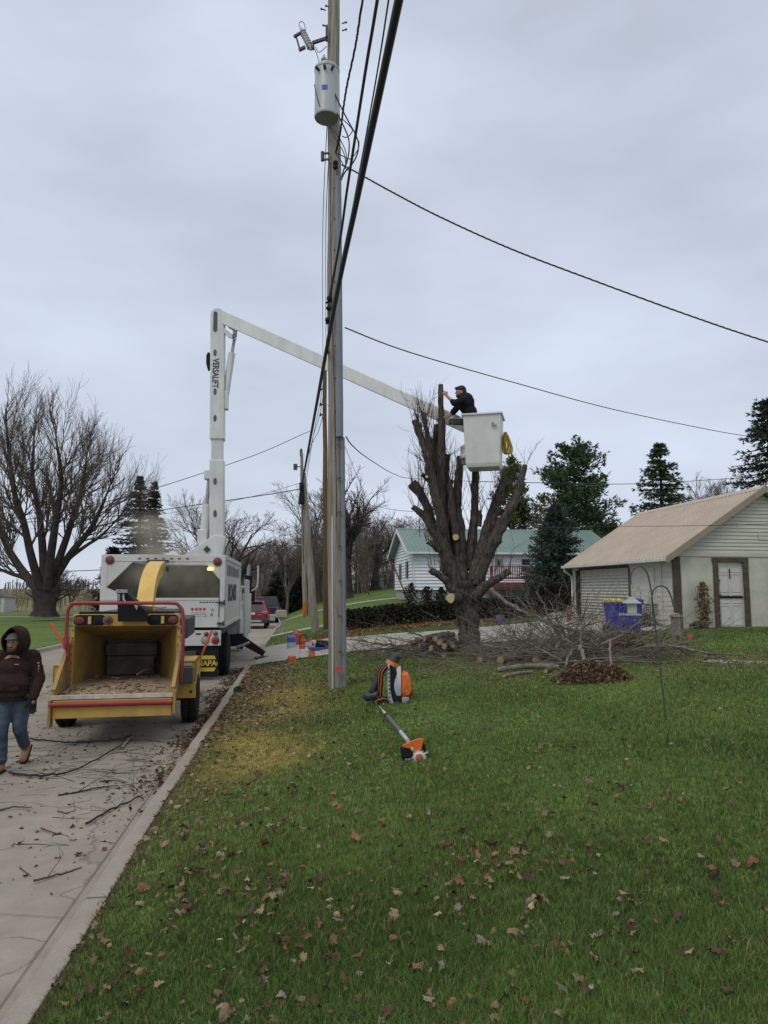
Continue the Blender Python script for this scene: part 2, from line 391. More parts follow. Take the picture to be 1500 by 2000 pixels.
# a pale walk on the far left lawn
b = MB()
for i in range(31):
    x = -40 + i * .9
    for y in (57, 58.6): b.v.append((x, y + .1 * (x + 20) * 0, g(x, y) + .03))
b.f = [(2 * i, 2 * i + 2, 2 * i + 3, 2 * i + 1) for i in range(30)]; b.m = [0] * 30
props(b.build('path', m_drive, smooth=False, recalc=False), kind='structure')
# =================================================================== GRASS BLADES
def in_frustum_sample(n, r0, r1, ang=R(34), power=0):
    r = np.exp(rng.uniform(math.log(r0), math.log(r1), n)) if power == 0 else (r0 ** power + rng.random(n) * (r1 ** power - r0 ** power)) ** (1 / power)
    th = rng.uniform(-ang, ang, n); return r * np.sin(th), r * np.cos(th), r
def pathmask(X, Y): # gravel path band
    yc = np.interp(X, [5.6, 6.6, 9.5, 13], [13.3, 12.6, 11.2, 10.2]); return (np.abs(Y - yc) < .32) & (X > 5.8)
NB = 680000
X, Y, r = in_frustum_sample(NB, 1.9, 34)
d = X - curbX(Y)
keep = (d > -.045) & ~indrive(X, Y) & ~pathmask(X, Y) & (rng.random(NB) > litter(X, Y) * .75)
keep &= ~((X > 8.2) & (Y > 21.9))
X, Y, r, d = X[keep], Y[keep], r[keep], d[keep]; n = len(X)
clump = .5 + .5 * np.clip(noise2(X, Y, 5, 11), -1, 1); tuft = np.clip(noise2(X, Y, 1.3, 12), -1, 1)
h = (.026 + .022 * rng.random(n) + .026 * clump * rng.random(n)) * (1 + .3 * tuft) * np.clip(1 - .35 * dryness(X, Y), .3, 1)
tall = rng.random(n) < .008 + .07 * (noise2(X, Y, 2.1, 33) > .72); h[tall] *= 1.8
w = np.clip(.0009 + .0006 * r, .0016, .016) * (.7 + .6 * rng.random(n))
az = rng.uniform(0, 6.283, n); lean = rng.uniform(.15, 1.05, n) * h; fa = rng.uniform(0, 6.283, n)
Z = gz(X, Y) - .004
cx, sx_ = np.cos(az) * w / 2, np.sin(az) * w / 2; lx, ly = np.cos(fa) * lean, np.sin(fa) * lean
b0 = np.stack([X - cx, Y - sx_, Z], 1); b1 = np.stack([X + cx, Y + sx_, Z], 1)
m0 = np.stack([X - cx * .8 + lx * .35, Y - sx_ * .8 + ly * .35, Z + h * .6], 1); m1 = np.stack([X + cx * .8 + lx * .35, Y + sx_ * .8 + ly * .35, Z + h * .6], 1)
tp = np.stack([X + lx, Y + ly, Z + h * .92], 1)
vs = np.stack([b0, b1, m1, m0, tp], 1).reshape(-1, 3); base = np.arange(n)[:, None] * 5
fs = np.concatenate([base + np.array([[0, 1, 2]]), base + np.array([[0, 2, 3]]), base + np.array([[3, 2, 4]])])
c = grasscol(X, Y) * (1 - 0 * X[:, None]); kk = rng.random(n)[:, None]
c = c * (.62 + .85 * kk) * (1 + .22 * np.clip(noise2(X, Y, 1.0, 14), -1, 1))[:, None]; pale = (rng.random(n) < .09 + .25 * dryness(X, Y))[:, None]; c = np.where(pale, np.array([.27, .24, .12]) * (.6 + .6 * kk), c)
blu = (rng.random(n) < .2)[:, None]; c = np.where(blu & ~pale, c * np.array([.82, .98, 1.25]), c)
m_blade = mat('grass_blade', (.06, .1, .03), .7, attr='col', spec=.08)
tr = m_blade.node_tree; 
grass = build_np('grass', vs, fs, m_blade, np.repeat(c, 5, 0)); props(grass, 'short green lawn grass, yellowing beside the kerb', 'grass', kind='stuff')
# =================================================================== FALLEN LEAVES
def leaf_template(k):
    r_ = np.random.default_rng(40 + k); lob = [5, 5, 3, 7, 5, 1][k]; nrim = 18; a = np.linspace(0, 2 * math.pi, nrim, endpoint=False)
    if lob == 1: rad = .55 + .0 * a; rx, ry = .5, 1.0
    else: rad = .62 + .34 * np.abs(np.cos(a * lob / 2)) ** 1.5 + r_.uniform(-.06, .06, nrim); rx, ry = .85, 1.0
    x = rad * np.sin(a) * rx; y = rad * np.cos(a) * ry
    cu = r_.uniform(.25, .75); z = cu * (x ** 2) * 1.2 + r_.uniform(-.1, .7) * y ** 2 + r_.uniform(-.24, .24, nrim); x = x * r_.uniform(.75, 1.1, nrim)
    hx = x * .5; hy = y * .5; hz = z * .3
    v_ = np.concatenate([np.array([[0, 0, .02]]), np.stack([hx, hy, hz], 1), np.stack([x, y, z], 1)])
    f_ = []
    for i in range(nrim):
        j = (i + 1) % nrim; f_ += [(0, 1 + i, 1 + j), (1 + i, 1 + nrim + i, 1 + nrim + j), (1 + i, 1 + nrim + j, 1 + j)]
    return v_ * .5, np.array(f_)
LT = [leaf_template(k) for k in range(6)]
LCOL = np.array([[.24, .165, .105], [.17, .10, .06], [.115, .06, .04], [.31, .235, .15], [.21, .11, .06], [.25, .18, .10], [.085, .052, .038], [.24, .205, .16]])
def rotm(a, b, c_):
    ca, sa, cb, sb, cc, s_c = np.cos(a), np.sin(a), np.cos(b), np.sin(b), np.cos(c_), np.sin(c_); o = np.zeros((len(a), 3, 3))
    o[:, 0, 0] = ca * cb; o[:, 0, 1] = ca * sb * s_c - sa * cc; o[:, 0, 2] = ca * sb * cc + sa * s_c
    o[:, 1, 0] = sa * cb; o[:, 1, 1] = sa * sb * s_c + ca * cc; o[:, 1, 2] = sa * sb * cc - ca * s_c
    o[:, 2, 0] = -sb; o[:, 2, 1] = cb * s_c; o[:, 2, 2] = cb * cc; return o
def leafmesh(name, X, Y, Z, size, tilt, label, mt, cols=None, cat='leaves', kind='stuff'):
    VS, FS, CS, off = [], [], [], 0; kk = rng.integers(0, 6, len(X)); M_ = rotm(rng.uniform(0, 6.28, len(X)), rng.normal(0, tilt, len(X)), rng.normal(0, tilt, len(X)))
    flip = np.where(rng.random(len(X)) < .5, -1, 1)
    for k in range(6):
        s_ = np.where(kk == k)[0]
        if not len(s_): continue
        tv, tf = LT[k]; q = tv[None] * size[s_][:, None, None]; q = q * np.stack([np.ones(len(s_)), np.ones(len(s_)), flip[s_]], 1)[:, None, :]
        q = np.einsum('nij,nkj->nki', M_[s_], q) + np.stack([X[s_], Y[s_], Z[s_] + size[s_] * .06], 1)[:, None]
        VS.append(q.reshape(-1, 3)); FS.append((np.arange(len(s_))[:, None, None] * len(tv) + tf[None] + off).reshape(-1, 3)); off += len(s_) * len(tv)
        cc = LCOL[rng.integers(0, len(LCOL), len(s_))] if cols is None else cols[s_]
        CS.append(np.repeat(cc * rng.uniform(.55, 1.1, (len(s_), 1)), len(tv), 0))
    o = build_np(name, np.concatenate(VS), np.concatenate(FS), mt, np.concatenate(CS)); return props(o, label, cat, kind=kind) if kind else o
m_leaf = mat('dry_leaf', (.2, .13, .08), .8, attr='col', spec=.2, nscale=60, namt=.25)
# the lawn's loose leaves; the nearest 280 are individuals
X, Y, r = in_frustum_sample(26000, 2.3, 30, power=1.0)
d = X - curbX(Y); cl = np.clip(noise2(X, Y, 2.2, 21), -1, 1) + .35 * np.clip(noise2(X, Y, .7, 22), -1, 1)
pr = np.clip(.03 + .5 * np.clip(cl, 0, 1) ** 1.8 + .9 * litter(X, Y) + (.3 + 1.1 * np.clip(cl + .4, 0, 1)) * np.exp(-np.clip(d, 0, 20) / 1.9), 0, 1) * np.where(r < 9, 1, .8)
k_ = (d > .0) & ~indrive(X, Y) & (rng.random(len(X)) < pr) & ~((X > 8.2) & (Y > 21.9)); X, Y, r = X[k_], Y[k_], r[k_]
o_ = np.argsort(r); X, Y, r = X[o_], Y[o_], r[o_]; NI = min(280, len(X))
Z = gz(X, Y) + rng.uniform(.012, .05, len(X)); S = np.clip(rng.normal(.051, .018, len(X)), .022, .10) * np.where(r > 8, .85, 1)
leafmesh('fallen_leaves', X[NI:], Y[NI:], Z[NI:], S[NI:], .45, 'scattered dry brown and tan leaves lying over the lawn beyond the foreground', m_leaf)
leafmats = [mat('leaf_%s' % nme, tuple(cc * .85), .8, nscale=45, namt=.3, spec=.2) for nme, cc in zip(('tan', 'brown', 'russet_dark', 'pale', 'rust', 'gold', 'black_brown', 'ash'), LCOL)]
lnames = ('tan', 'brown', 'dark russet', 'pale beige', 'rust brown', 'golden tan', 'blackish brown', 'ash grey')
lm = {}
for i in range(NI):
    k = int(rng.integers(0, 6)); cidx = int(rng.choice(8, p=[.17, .2, .14, .08, .14, .1, .1, .07]))
    if (k, cidx) not in lm:
        tv, tf = LT[k]; me = bpy.data.meshes.new('fallen_leaf'); me.from_pydata([tuple(q) for q in tv], [], [tuple(int(z) for z in f) for f in tf]); me.shade_smooth(); me.materials.append(leafmats[cidx]); lm[(k, cidx)] = me
    o = bpy.data.objects.new('fallen_leaf', lm[(k, cidx)]); COL.objects.link(o)
    o.location = (X[i], Y[i], Z[i] - .004); s_ = float(S[i]) * 1.05; o.scale = (s_, s_, s_ * random.choice((-1, 1)))
    o.rotation_euler = (random.gauss(0, .4), random.gauss(0, .4), random.uniform(0, 6.28))
    props(o, '%s curled fallen leaf lying in the foreground grass' % lnames[cidx], 'leaf', '%s fallen leaves in the foreground grass' % lnames[cidx])
# leaf litter in the gutter and at the kerb, and before the hedge
n = 5200; Y = rng.uniform(6.3, 19, n) ** 1.0; dd = -.2 - np.abs(rng.normal(0, .17, n)) * (1 + .9 * np.clip(noise2(Y * 0, Y, 1.1, 8), -.6, 1)); X = curbX(Y) + dd
k_ = rng.random(n) < np.clip(.45 + .6 * noise2(X * 0, Y, 1.6, 31), .05, 1) * sstep(6, 9.5, Y); X, Y = X[k_], Y[k_]
leafmesh('gutter_leaves', X, Y, roadz(Y) + rng.uniform(.005, .05, len(X)), np.clip(rng.normal(.045, .016, len(X)), .02, .09), .5, 'brown leaf litter and wood chips drifted along the gutter', m_leaf, cols=LCOL[rng.choice([1, 2, 5, 6, 0], len(X))] * .8)
n = 5200; X = rng.uniform(-2.6, 4.2, n); Y = 26.6 + .14 * X + np.abs(rng.normal(0, .62, n)) * -1 + .9; Z = gz(X, Y) + .03
leafmesh('hedge_leaves', X, Y, Z, np.clip(rng.normal(.10, .03, n), .04, .16), .7, 'band of orange brown leaves raked in front of the hedge', m_leaf, cols=LCOL[rng.choice([0, 4, 1, 5], n)] * np.array([1.25, 1.05, .95]))
n = 4200; Y = rng.uniform(8, 18.6, n); dd = np.abs(rng.normal(.1, .9, n)); X = curbX(Y) + dd; k_ = rng.random(n) < np.clip(litter(X, Y) + .1, 0, 1); X, Y = X[k_], Y[k_]
leafmesh('leaf_litter', X, Y, gz(X, Y) + rng.uniform(.01, .035, len(X)), np.clip(rng.normal(.045, .014, len(X)), .02, .08), .5, 'small brown leaf litter matted over the verge beside the kerb', m_leaf, cols=LCOL[rng.choice([0, 1, 3, 5, 6], len(X))])
# loose chips and specks on the road
n = 7500; Y = 5 + 14 * rng.random(n) ** 1.2; dd = rng.uniform(-7, -.3, n); X = curbX(Y) + dd
pk = np.exp(-((Y - 9.3) / 1.5) ** 2) * .95 + .16 + np.exp((dd + .3) / .5) * .5; k_ = rng.random(n) < pk * np.clip(.6 + .6 * noise2(X, Y, 2, 6), 0, 1); X, Y = X[k_], Y[k_]
leafmesh('wood_chips', X, Y, roadz(Y) + .004, np.clip(rng.gamma(3, .011, len(X)), .012, .085), .25, 'dark wood chips and crumbs strewn over the road behind the chipper', m_leaf, cols=LCOL[rng.choice([1, 2, 6, 6, 4], len(X))] * .6)
# pebble path
n = 2600; X = rng.uniform(5.8, 13, n); yc = np.interp(X, [5.6, 6.6, 9.5, 13], [13.3, 12.6, 11.2, 10.2]); Y = yc + rng.normal(0, .15, n)
leafmesh('pebble_path', X, Y, gz(X, Y) + .012, rng.uniform(.03, .075, n), .3, 'narrow strip of pale pebbles crossing the right hand lawn', mat('pebble', (.5, .46, .4), .9, attr='col', nscale=30, namt=.3), cols=np.array([[.42, .39, .34], [.34, .3, .25], [.5, .47, .42], [.28, .25, .21]])[rng.integers(0, 4, n)], cat='gravel')
# =================================================================== COMMON MATERIALS
m_polewood = mat('weathered_pole_wood', (.17, .15, .12), .9, nscale=14, stretch=(2.2, 2.2, .07), col2=(.33, .30, .255), bump=.9, bscale=26, lo=.38, hi=.62)
m_polebrown = mat('brown_pole_wood', (.10, .065, .035), .9, nscale=16, stretch=(2, 2, .1), col2=(.17, .11, .06), bump=.6)
m_cond = mat('grey_plastic_conduit', (.165, .18, .195), .55, nscale=3, namt=.12, stretch=(1, 1, .3))
m_galv = mat('galvanised_steel', (.33, .34, .35), .5, .6, nscale=20, namt=.25)
m_black = mat('black_rubber', (.012, .012, .014), .75, spec=.25)
m_cable = mat('black_cable', (.012, .012, .014), .55)
m_dark = mat('dark_metal', (.045, .045, .048), .6, nscale=12, namt=.3)
m_white = mat('white_paint', (.55, .56, .53), .38, nscale=2.2, namt=.07, detail=8)
m_white2 = mat('boom_white', (.60, .61, .585), .35, nscale=3, namt=.09, stretch=(1, 1, .4), detail=9)
m_orange = mat('orange_plastic', (.62, .13, .015), .5, nscale=20, namt=.15)
m_glass = mat('dark_glass', (.02, .025, .03), .08, spec=.7)
# =================================================================== HOUSE AND GARAGE
def siding_mat(name, col, pitch, groove=.55, rough=.75):
    m = mat(name, col, rough, nscale=3, namt=.08, detail=8); return m
def lap_wall(b, p0, p1, z0, z1fn, pitch, t=.014):
    """lap boards between p0 and p1 (xy), z1fn(s) top height at 0..1; every board leans out at its foot"""
    p0 = Vector((*p0, 0)); p1 = Vector((*p1, 0)); d = p1 - p0; L_ = d.length; u = d / L_; n = Vector((u.y, -u.x, 0))
    z = z0; zmax = max(z1fn(k / 40) for k in range(41))
    while z < zmax - .01:
        zt = min(z + pitch, zmax); ss = [k / 80 for k in range(81) if z1fn(k / 80) >= zt - .02]
        if ss:
            a, c = min(ss), max(ss); A = p0 + u * a * L_; C = p0 + u * c * L_
            b.add([A + n * t + V(0, 0, z), C + n * t + V(0, 0, z), C + n * .002 + V(0, 0, zt), A + n * .002 + V(0, 0, zt), A + V(0, 0, z), C + V(0, 0, z)],
                  [(0, 1, 2, 3), (4, 5, 1, 0)])
        z += pitch
# ---- garage: local x along gable (to the right), local y away from the camera; near corner at local origin
def make_garage():
    ox, oy = 9.02, 22.3; z0 = .86
    t = thing('garage', 'cream sided garage with tan metal roof, brown trim and a rolled door', 'garage', (ox, oy, z0), R(7.8))
    mw = mat('cream_wall', (.47, .455, .385), .85, nscale=1.6, namt=.15, bump=.2, bscale=30, detail=9); ms = mat('cream_board', (.49, .475, .41), .85, nscale=3, namt=.1, stretch=(.4, .4, 3), detail=9)
    mb = mat('brown_trim', (.085, .068, .05), .8, nscale=6, namt=.2)
    W, D, EH, RH = 6.3, 7.8, 2.3, 4.38
    b = MB()
    gd0, gd1, gh = 2.85, 7.12, 1.98
    b.box((.08, gd0 / 2 + .05, EH / 2), (.16, gd0 - .1, EH)); b.box((.08, (gd1 + D) / 2, EH / 2), (.16, D - gd1, EH)); b.box((.08, (gd0 + gd1) / 2, (EH + gh) / 2), (.156, gd1 - gd0, EH - gh))
    b.box((W - .08, D / 2, EH / 2), (.16, D, EH))
    # gable wall with door hole
    dx0, dx1, dh = 1.51, 2.40, 2.08
    b.box((dx0 / 2, .08, EH / 2), (dx0, .16, EH)); b.box(((dx1 + W) / 2, .08, EH / 2), (W - dx1, .16, EH)); b.box(((dx0 + dx1) / 2, .08, (EH + dh) / 2), (dx1 - dx0, .156, EH - dh))
    b.prism([(0, EH), (W, EH), (W / 2, RH - .06)], .02, .14, 'y'); b.prism([(0, EH), (W, EH), (W / 2, RH - .06)], D - .14, D, 'y'); b.box((W / 2, D - .08, EH / 2), (W - .4, .16, EH))
    b.box((W / 2, D / 2, .03), (W - .4, D - .4, .05))
    b.build('wall', mw, t, smooth=False)
    b = MB(); zf = lambda s: EH + (1 - abs(s * 2 - 1)) * (RH - EH - .08)
    lap_wall(b, (0, -.005), (W, -.005), EH + .06, zf, .115, .03)
    b.build('siding', ms, t, smooth=False); b = MB()
    lap_wall(b, (-.005, gd0 - .1), (-.005, 0), .1, lambda s: EH - .12, .15)
    b.build('siding', ms, t, smooth=False); b = MB()
    lap_wall(b, (-.005, D), (-.005, gd1 + .12), .1, lambda s: EH - .12, .15)
    b.build('siding', ms, t, smooth=False)
    b = MB(); b.box((1.6, -.02, EH + .02), (3.4, .03, .13)); b.box((4.8, -.02, EH + .02), (2.9, .03, .11)); b.box((4.1, -.035, EH + .52), (2.2, .02, .05)); b.box((3.02, -.035, EH + .62), (.05, .022, .25)); b.build('belt_board', ms, t, smooth=False)
    b = MB(); b.box((.13, -.026, 1.12), (.26, .045, 2.24)); b.build('corner_board', mb, t, bevel=.004, smooth=False)
    b = MB(); b.box((-.03, 1.55, EH * .5), (.03, 1.0, 1.55)); b.box((-.03, .62, EH * .5), (.02, .04, EH - .2)); b.box((-.05, 1.55, .75), (.05, 1.2, .04)); b.build('wall_panel', ms, t, smooth=False)
    # roof: two ribbed sheets
    sl_ = math.atan2(RH - EH, W / 2); oh = .32; b = MB(); mr_ = mat('tan_metal_roof', (.42, .345, .275), .5, .0, nscale=1.2, namt=.07, stretch=(1, 1, 1), detail=7)
    for s in (0, 1):
        for k in range(38):
            y0 = -.28 + k * (D + .5) / 38; y1 = y0 + (D + .5) / 38
            def q(x, y, dz):
                zz = EH + x * math.tan(sl_) + .11 + dz; return (x if s == 0 else W - x, y, zz)
            for (a, c, h) in ((y0, y0 + .17, 0), (y0 + .17, y0 + .185, .018), (y0 + .185, y1 - .012, .018), (y1 - .012, y1, 0)):
                pass
            xs = (-oh, W / 2)
            prof = [(y0, 0), (y0 + .165, 0), (y0 + .18, .032), (y1 - .013, .032), (y1, 0)]
            for (ya, ha), (yb, hb) in zip(prof[:-1], prof[1:]):
                b.add([q(xs[0], ya, ha), q(xs[1], ya, ha), q(xs[1], yb, hb), q(xs[0], yb, hb)], [(0, 1, 2, 3)])
        pl = [(-oh, EH - oh * math.tan(sl_) + .095), (W / 2, RH + .095), (W / 2, RH + .0), (-oh, EH - oh * math.tan(sl_) + .0)]
        if s: pl = [(W - x, z) for x, z in pl]
        b.prism(pl, -.26, D + .2, 'y')
    b.build('roof', mr_, t, smooth=False)
    b = MB(); zr = RH + .13; b.prism([(W / 2 - .16, zr - .1), (W / 2, zr + .025), (W / 2 + .16, zr - .1), (W / 2 + .14, zr - .12), (W / 2 - .14, zr - .12)], -.3, D + .24, 'y'); b.build('ridge_cap', mr_, t, smooth=False)
    b = MB()
    for s in (0, 1):
        pl = [(-oh - .02, EH - oh * math.tan(sl_) + .15), (W / 2, RH + .15), (W / 2, RH - .07), (-oh - .02, EH - oh * math.tan(sl_) - .07)]
        if s: pl = [(W - x, z) for x, z in pl]
        b.prism(pl, -.305, -.27, 'y')
    b.build('rake_board', mat('tan_trim', (.26, .21, .155), .6, nscale=4, namt=.1), t, smooth=False)
    b = MB(); ge = EH - oh * math.tan(sl_) + .05; b.beam((-oh - .07, -.27, ge), (-oh - .07, D + .2, ge), .11, .10); b.build('gutter', mat('gutter_white', (.55, .55, .52), .5, nscale=4, namt=.1), t, bevel=.01)
    b = MB(); b.tube([(-oh - .06, D + .02, ge - .03), (-oh - .04, D + .02, ge - .16), (-.08, D - .06, ge - .38), (-.07, D - .06, .25), (-.2, D - .1, .12)], .04, 8); b.build('downpipe', MATS['gutter_white'], t)
    # garage door: horizontal ribs
    b = MB()
    nrib = 17
    for k in range(nrib):
        za = .04 + k * (gh - .04) / nrib; zb = .04 + (k + 1) * (gh - .04) / nrib
        b.add([(.03, gd0, za), (.03, gd1, za), (.10, gd1, zb - .03), (.10, gd0, zb - .03), (.03, gd0, zb), (.03, gd1, zb)], [(0, 1, 2, 3), (3, 2, 5, 4)])
    b.build('garage_door', mat('door_cream', (.50, .49, .43), .6, nscale=3, namt=.08), t, smooth=False)
    b = MB(); b.box((-.01, gd1 + .16, gh / 2), (.06, .34, gh)); b.build('door_post', mat('dark_opening', (.035, .03, .026), .9), t, smooth=False)
    b = MB(); b.box((-.01, (gd0 + gd1) / 2, gh + .05), (.05, gd1 - gd0, .10)); b.box((-.012, gd0 - .05, gh / 2), (.05, .1, gh)); b.build('door_frame', mb, t, smooth=False)
    # entry door
    b = MB(); b.box((dx0 - .065, -.03, dh / 2), (.15, .06, dh)); b.box((dx1 + .075, -.03, dh / 2), (.17, .06, dh)); b.box(((dx0 + dx1) / 2, -.032, dh + .07), (dx1 - dx0 + .34, .066, .14)); b.box(((dx0 + dx1) / 2, -.05, .03), (dx1 - dx0 + .3, .16, .06)); b.build('door_casing', mb, t, bevel=.004, smooth=False)
    b = MB(); cx = (dx0 + dx1) / 2; b.box((cx, .06, dh / 2 + .03), (dx1 - dx0 - .02, .04, dh - .05))
    for sx in (-1, 1):
        for (z_, hh) in ((1.86, .18), (1.42, .55), (.93, .25), (.42, .6)):
            xx = cx + sx * .2
            for (dx, dz, w_, h_) in ((0, hh / 2, .3, .018), (0, -hh / 2, .3, .018), (-.15, 0, .018, hh), (.15, 0, .018, hh)): b.box((xx + dx, .032, z_ + dz), (w_, .02, h_))
    dr = b.build('door', mat('door_white', (.53, .52, .47), .55, nscale=4, namt=.07), t, smooth=False)
    b = MB(); b.box((cx, .02, .98), (dx1 - dx0 - .08, .03, .07)); b.build('door_bar', m_black, dr, smooth=False)
    b = MB(); b.box((cx, .02, 1.72), (.022, .02, .3)); b.build('door_slot', m_black, dr, smooth=False)
    b = MB(); b.ball((dx0 + .06, 0, 1.02), .035); b.build('handle', m_dark, dr)
    for z_ in (1.05, 1.5):
        b = MB(); b.box((dx0 + .05, -.01, z_), (.06, .05, .05)); b.build('hinge', m_dark, dr)
    return t
garage = make_garage()
def gl(x, y, z):  # garage-local to world
    return Matrix.Rotation(R(7.8), 3, 'Z') @ V(x, y, 0) + V(9.02, 22.3, z)
# ---- house
def make_house():
    z0 = 1.42; rz = R(8); t = thing('house', 'white sided ranch house with green metal roof and a red deck', 'house', (1.85, 44.2, z0), rz)
    mw = mat('white_siding', (.72, .75, .78), .7, nscale=2, namt=.05); W, D, Hh, FB, RH = 12.9, 7.4, 3.05, .62, 4.6
    b = MB()
    b.box((W / 2, D / 2, (Hh + FB) / 2), (W, D, Hh - FB)); b.prism([(0, Hh), (D, Hh), (D / 2, RH)], 0.001, W - .001, 'x'); b.build('wall', mw, t, smooth=False)
    b = MB(); lap_wall(b, (0, 0), (W, 0), FB, lambda s: Hh, .2, .07); b.build('siding', mw, t, smooth=False); b = MB()
    zf = lambda s: Hh + (1 - abs(2 * s - 1)) * (RH - Hh) - .02
    lap_wall(b, (0, D), (0, 0), FB, zf, .2, .07); b.build('siding', mw, t, smooth=False)
    b = MB(); b.box((W / 2, D / 2, 0), (W - .1, D - .1, 2 * FB)); b.build('foundation', mat('block_foundation', (.36, .36, .35), .9, nscale=3, namt=.15), t, smooth=False)
    b = MB(); b.box((-.0, -.0, (Hh + FB) / 2), (.12, .12, Hh - FB)); b.build('corner_post', mat('trim_white', (.62, .64, .66), .6), t, smooth=False)
    mr_ = mat('green_metal_roof', (.13, .205, .185), .45, nscale=1.5, namt=.07); b = MB(); tn = (RH - Hh) / (D / 2); oh = .45
    for s in (0, 1):
        pl = [(-oh, Hh - oh * tn), (D / 2, RH), (D / 2, RH + .1), (-oh, Hh - oh * tn + .1)]
        if s: pl = [(D - y, z) for y, z in pl]
        b.prism(pl, -.5, W + .5, 'x')
        for k in range(58):
            x = -.45 + k * (W + .9) / 58
            if s == 0: b.beam((x, -oh, Hh - oh * tn + .11), (x, D / 2, RH + .11), .035, .03)
    b.prism([(D / 2 - .15, RH + .06), (D / 2, RH + .15), (D / 2 + .15, RH + .06)], -.51, W + .51, 'x')
    b.build('roof', mr_, t, smooth=False)
    b = MB()
    for s in (0, 1):
        pl = [(-oh - .02, Hh - oh * tn + .1), (D / 2, RH + .1), (D / 2, RH - .12), (-oh - .02, Hh - oh * tn - .12)]
        if s: pl = [(D - y, z) for y, z in pl]
        b.prism(pl, -.54, -.50, 'x')
    b.box((W / 2, -oh - .05, Hh - oh * tn + .03), (W + 1, .09, .13)); b.build('fascia', MATS['trim_white'], t, smooth=False)
    b = MB(); b.cyl((9.2, 2.4, 3.9), (9.2, 2.4, 4.5), .06); b.build('vent_pipe', m_dark, t)
    m_gl2 = mat('window_dark', (.02, .024, .03), .5, spec=.15)
    def window(x0, x1, z0_, z1, side='front', shade=m_gl2):
        f = MB(); gmb = MB()
        if side == 'front':
            f.box(((x0 + x1) / 2, -.03, (z0_ + z1) / 2), (x1 - x0 + .14, .06, z1 - z0_ + .14)); gmb.box(((x0 + x1) / 2, -.065, (z0_ + z1) / 2), (x1 - x0, .012, z1 - z0_)); f.box(((x0 + x1) / 2, -.075, (z0_ + z1) / 2), (x1 - x0, .02, .03))
        else:
            f.box((-.03, (x0 + x1) / 2, (z0_ + z1) / 2), (.06, x1 - x0 + .14, z1 - z0_ + .14)); gmb.box((-.065, (x0 + x1) / 2, (z0_ + z1) / 2), (.012, x1 - x0, z1 - z0_)); f.box((-.075, (x0 + x1) / 2, (z0_ + z1) / 2), (.02, .05, z1 - z0_))
        w = f.build('window', MATS['trim_white'], t, smooth=False); gmb.build('pane', shade, w, smooth=False)
    mgl = mat('window_grey', (.05, .055, .06), .5, spec=.2)
    window(6.95, 7.5, 1.75, 2.55, 'front', mgl)
    window(1.6, 2.6, 1.35, 2.45, 'side'); window(4.3, 5.3, 1.3, 2.35, 'side')
    b = MB(); b.box((5.45, -.03, 1.98), (.75, .06, 1.5)); d_ = b.build('door', MATS['trim_white'], t, smooth=False)
    b = MB(); b.box((5.45, -.07, 2.3), (.5, .012, .55)); b.build('pane', mat('door_pane', (.3, .29, .3), .2), d_, smooth=False); b = MB(); b.box((5.45, -.08, 2.3), (.13, .012, .3)); b.build('wreath', mat('wreath', (.09, .05, .05), .9), d_, smooth=False)
    # deck
    mred = mat('deck_red', (.16, .03, .035), .6, nscale=5, namt=.2); dk0, dk1, yd = 4.2, 7.95, -2.3; zd = 1.05
    b = MB(); b.box(((dk0 + dk1) / 2, yd / 2, zd - .05), (dk1 - dk0, -yd, .1)); b.box(((dk0 + dk1) / 2, yd - .03, zd - .12), (dk1 - dk0 + .1, .06, .28)); dk = b.build('deck', mred, t, smooth=False)
    b = MB()
    for x in (dk0 + .06, (dk0 + dk1) / 2 + .4, dk1 - .06): b.box((x, yd + .06, .5), (.12, .12, 1.)); 
    b.build('deck_post', mat('post_dark', (.06, .04, .035), .8), t, smooth=False)
    b = MB(); b.beam((dk0, yd, zd + .98), (dk1, yd, zd + .98), .13, .05); b.beam((dk0, yd, zd + .25), (dk1, yd, zd + .25), .05, .08)
    for x in (dk0 + .05, (dk0 + dk1) / 2 + .4, dk1 - .05): b.box((x, yd, zd + .5), (.1, .1, 1.0))
    b.beam((dk1, yd, zd + .98), (dk1, 0, zd + .98), .13, .05); b.beam((dk1, yd, zd + .25), (dk1, 0, zd + .25), .05, .08)
    for k in range(26):
        x = dk0 + .15 + k * (dk1 - dk0 - .3) / 25; b.box((x, yd - .03, zd + .58), (.06, .03, .78))
    for k in range(14): b.box((dk1, yd + .15 + k * .15, zd + .58), (.03, .06, .78))
    b.build('railing', mred, dk, smooth=False)
    return t
house = make_house()
# white shed at the far left edge
p = gpix(4, 1196); t = thing('shed', 'small white shed at the left edge beside the big bare tree', 'shed', (p.x - 1.2, p.y, p.z), R(4))
b = MB(); b.box((0, 1.2, .75), (2.6, 2.4, 1.5)); b.build('wall', mat('shed_white', (.5, .51, .5), .7, nscale=3, namt=.06), t, smooth=False)
b = MB(); b.prism([(-1.45, 1.45), (1.45, 1.45), (0, 2.0)], -.1, 2.5, 'y'); b.build('roof', mat('shed_roof', (.12, .12, .12), .9), t, smooth=False)
b = MB(); b.box((.55, -.02, .7), (.8, .04, 1.25)); b.build('door', MATS['shed_white'], t, smooth=False)
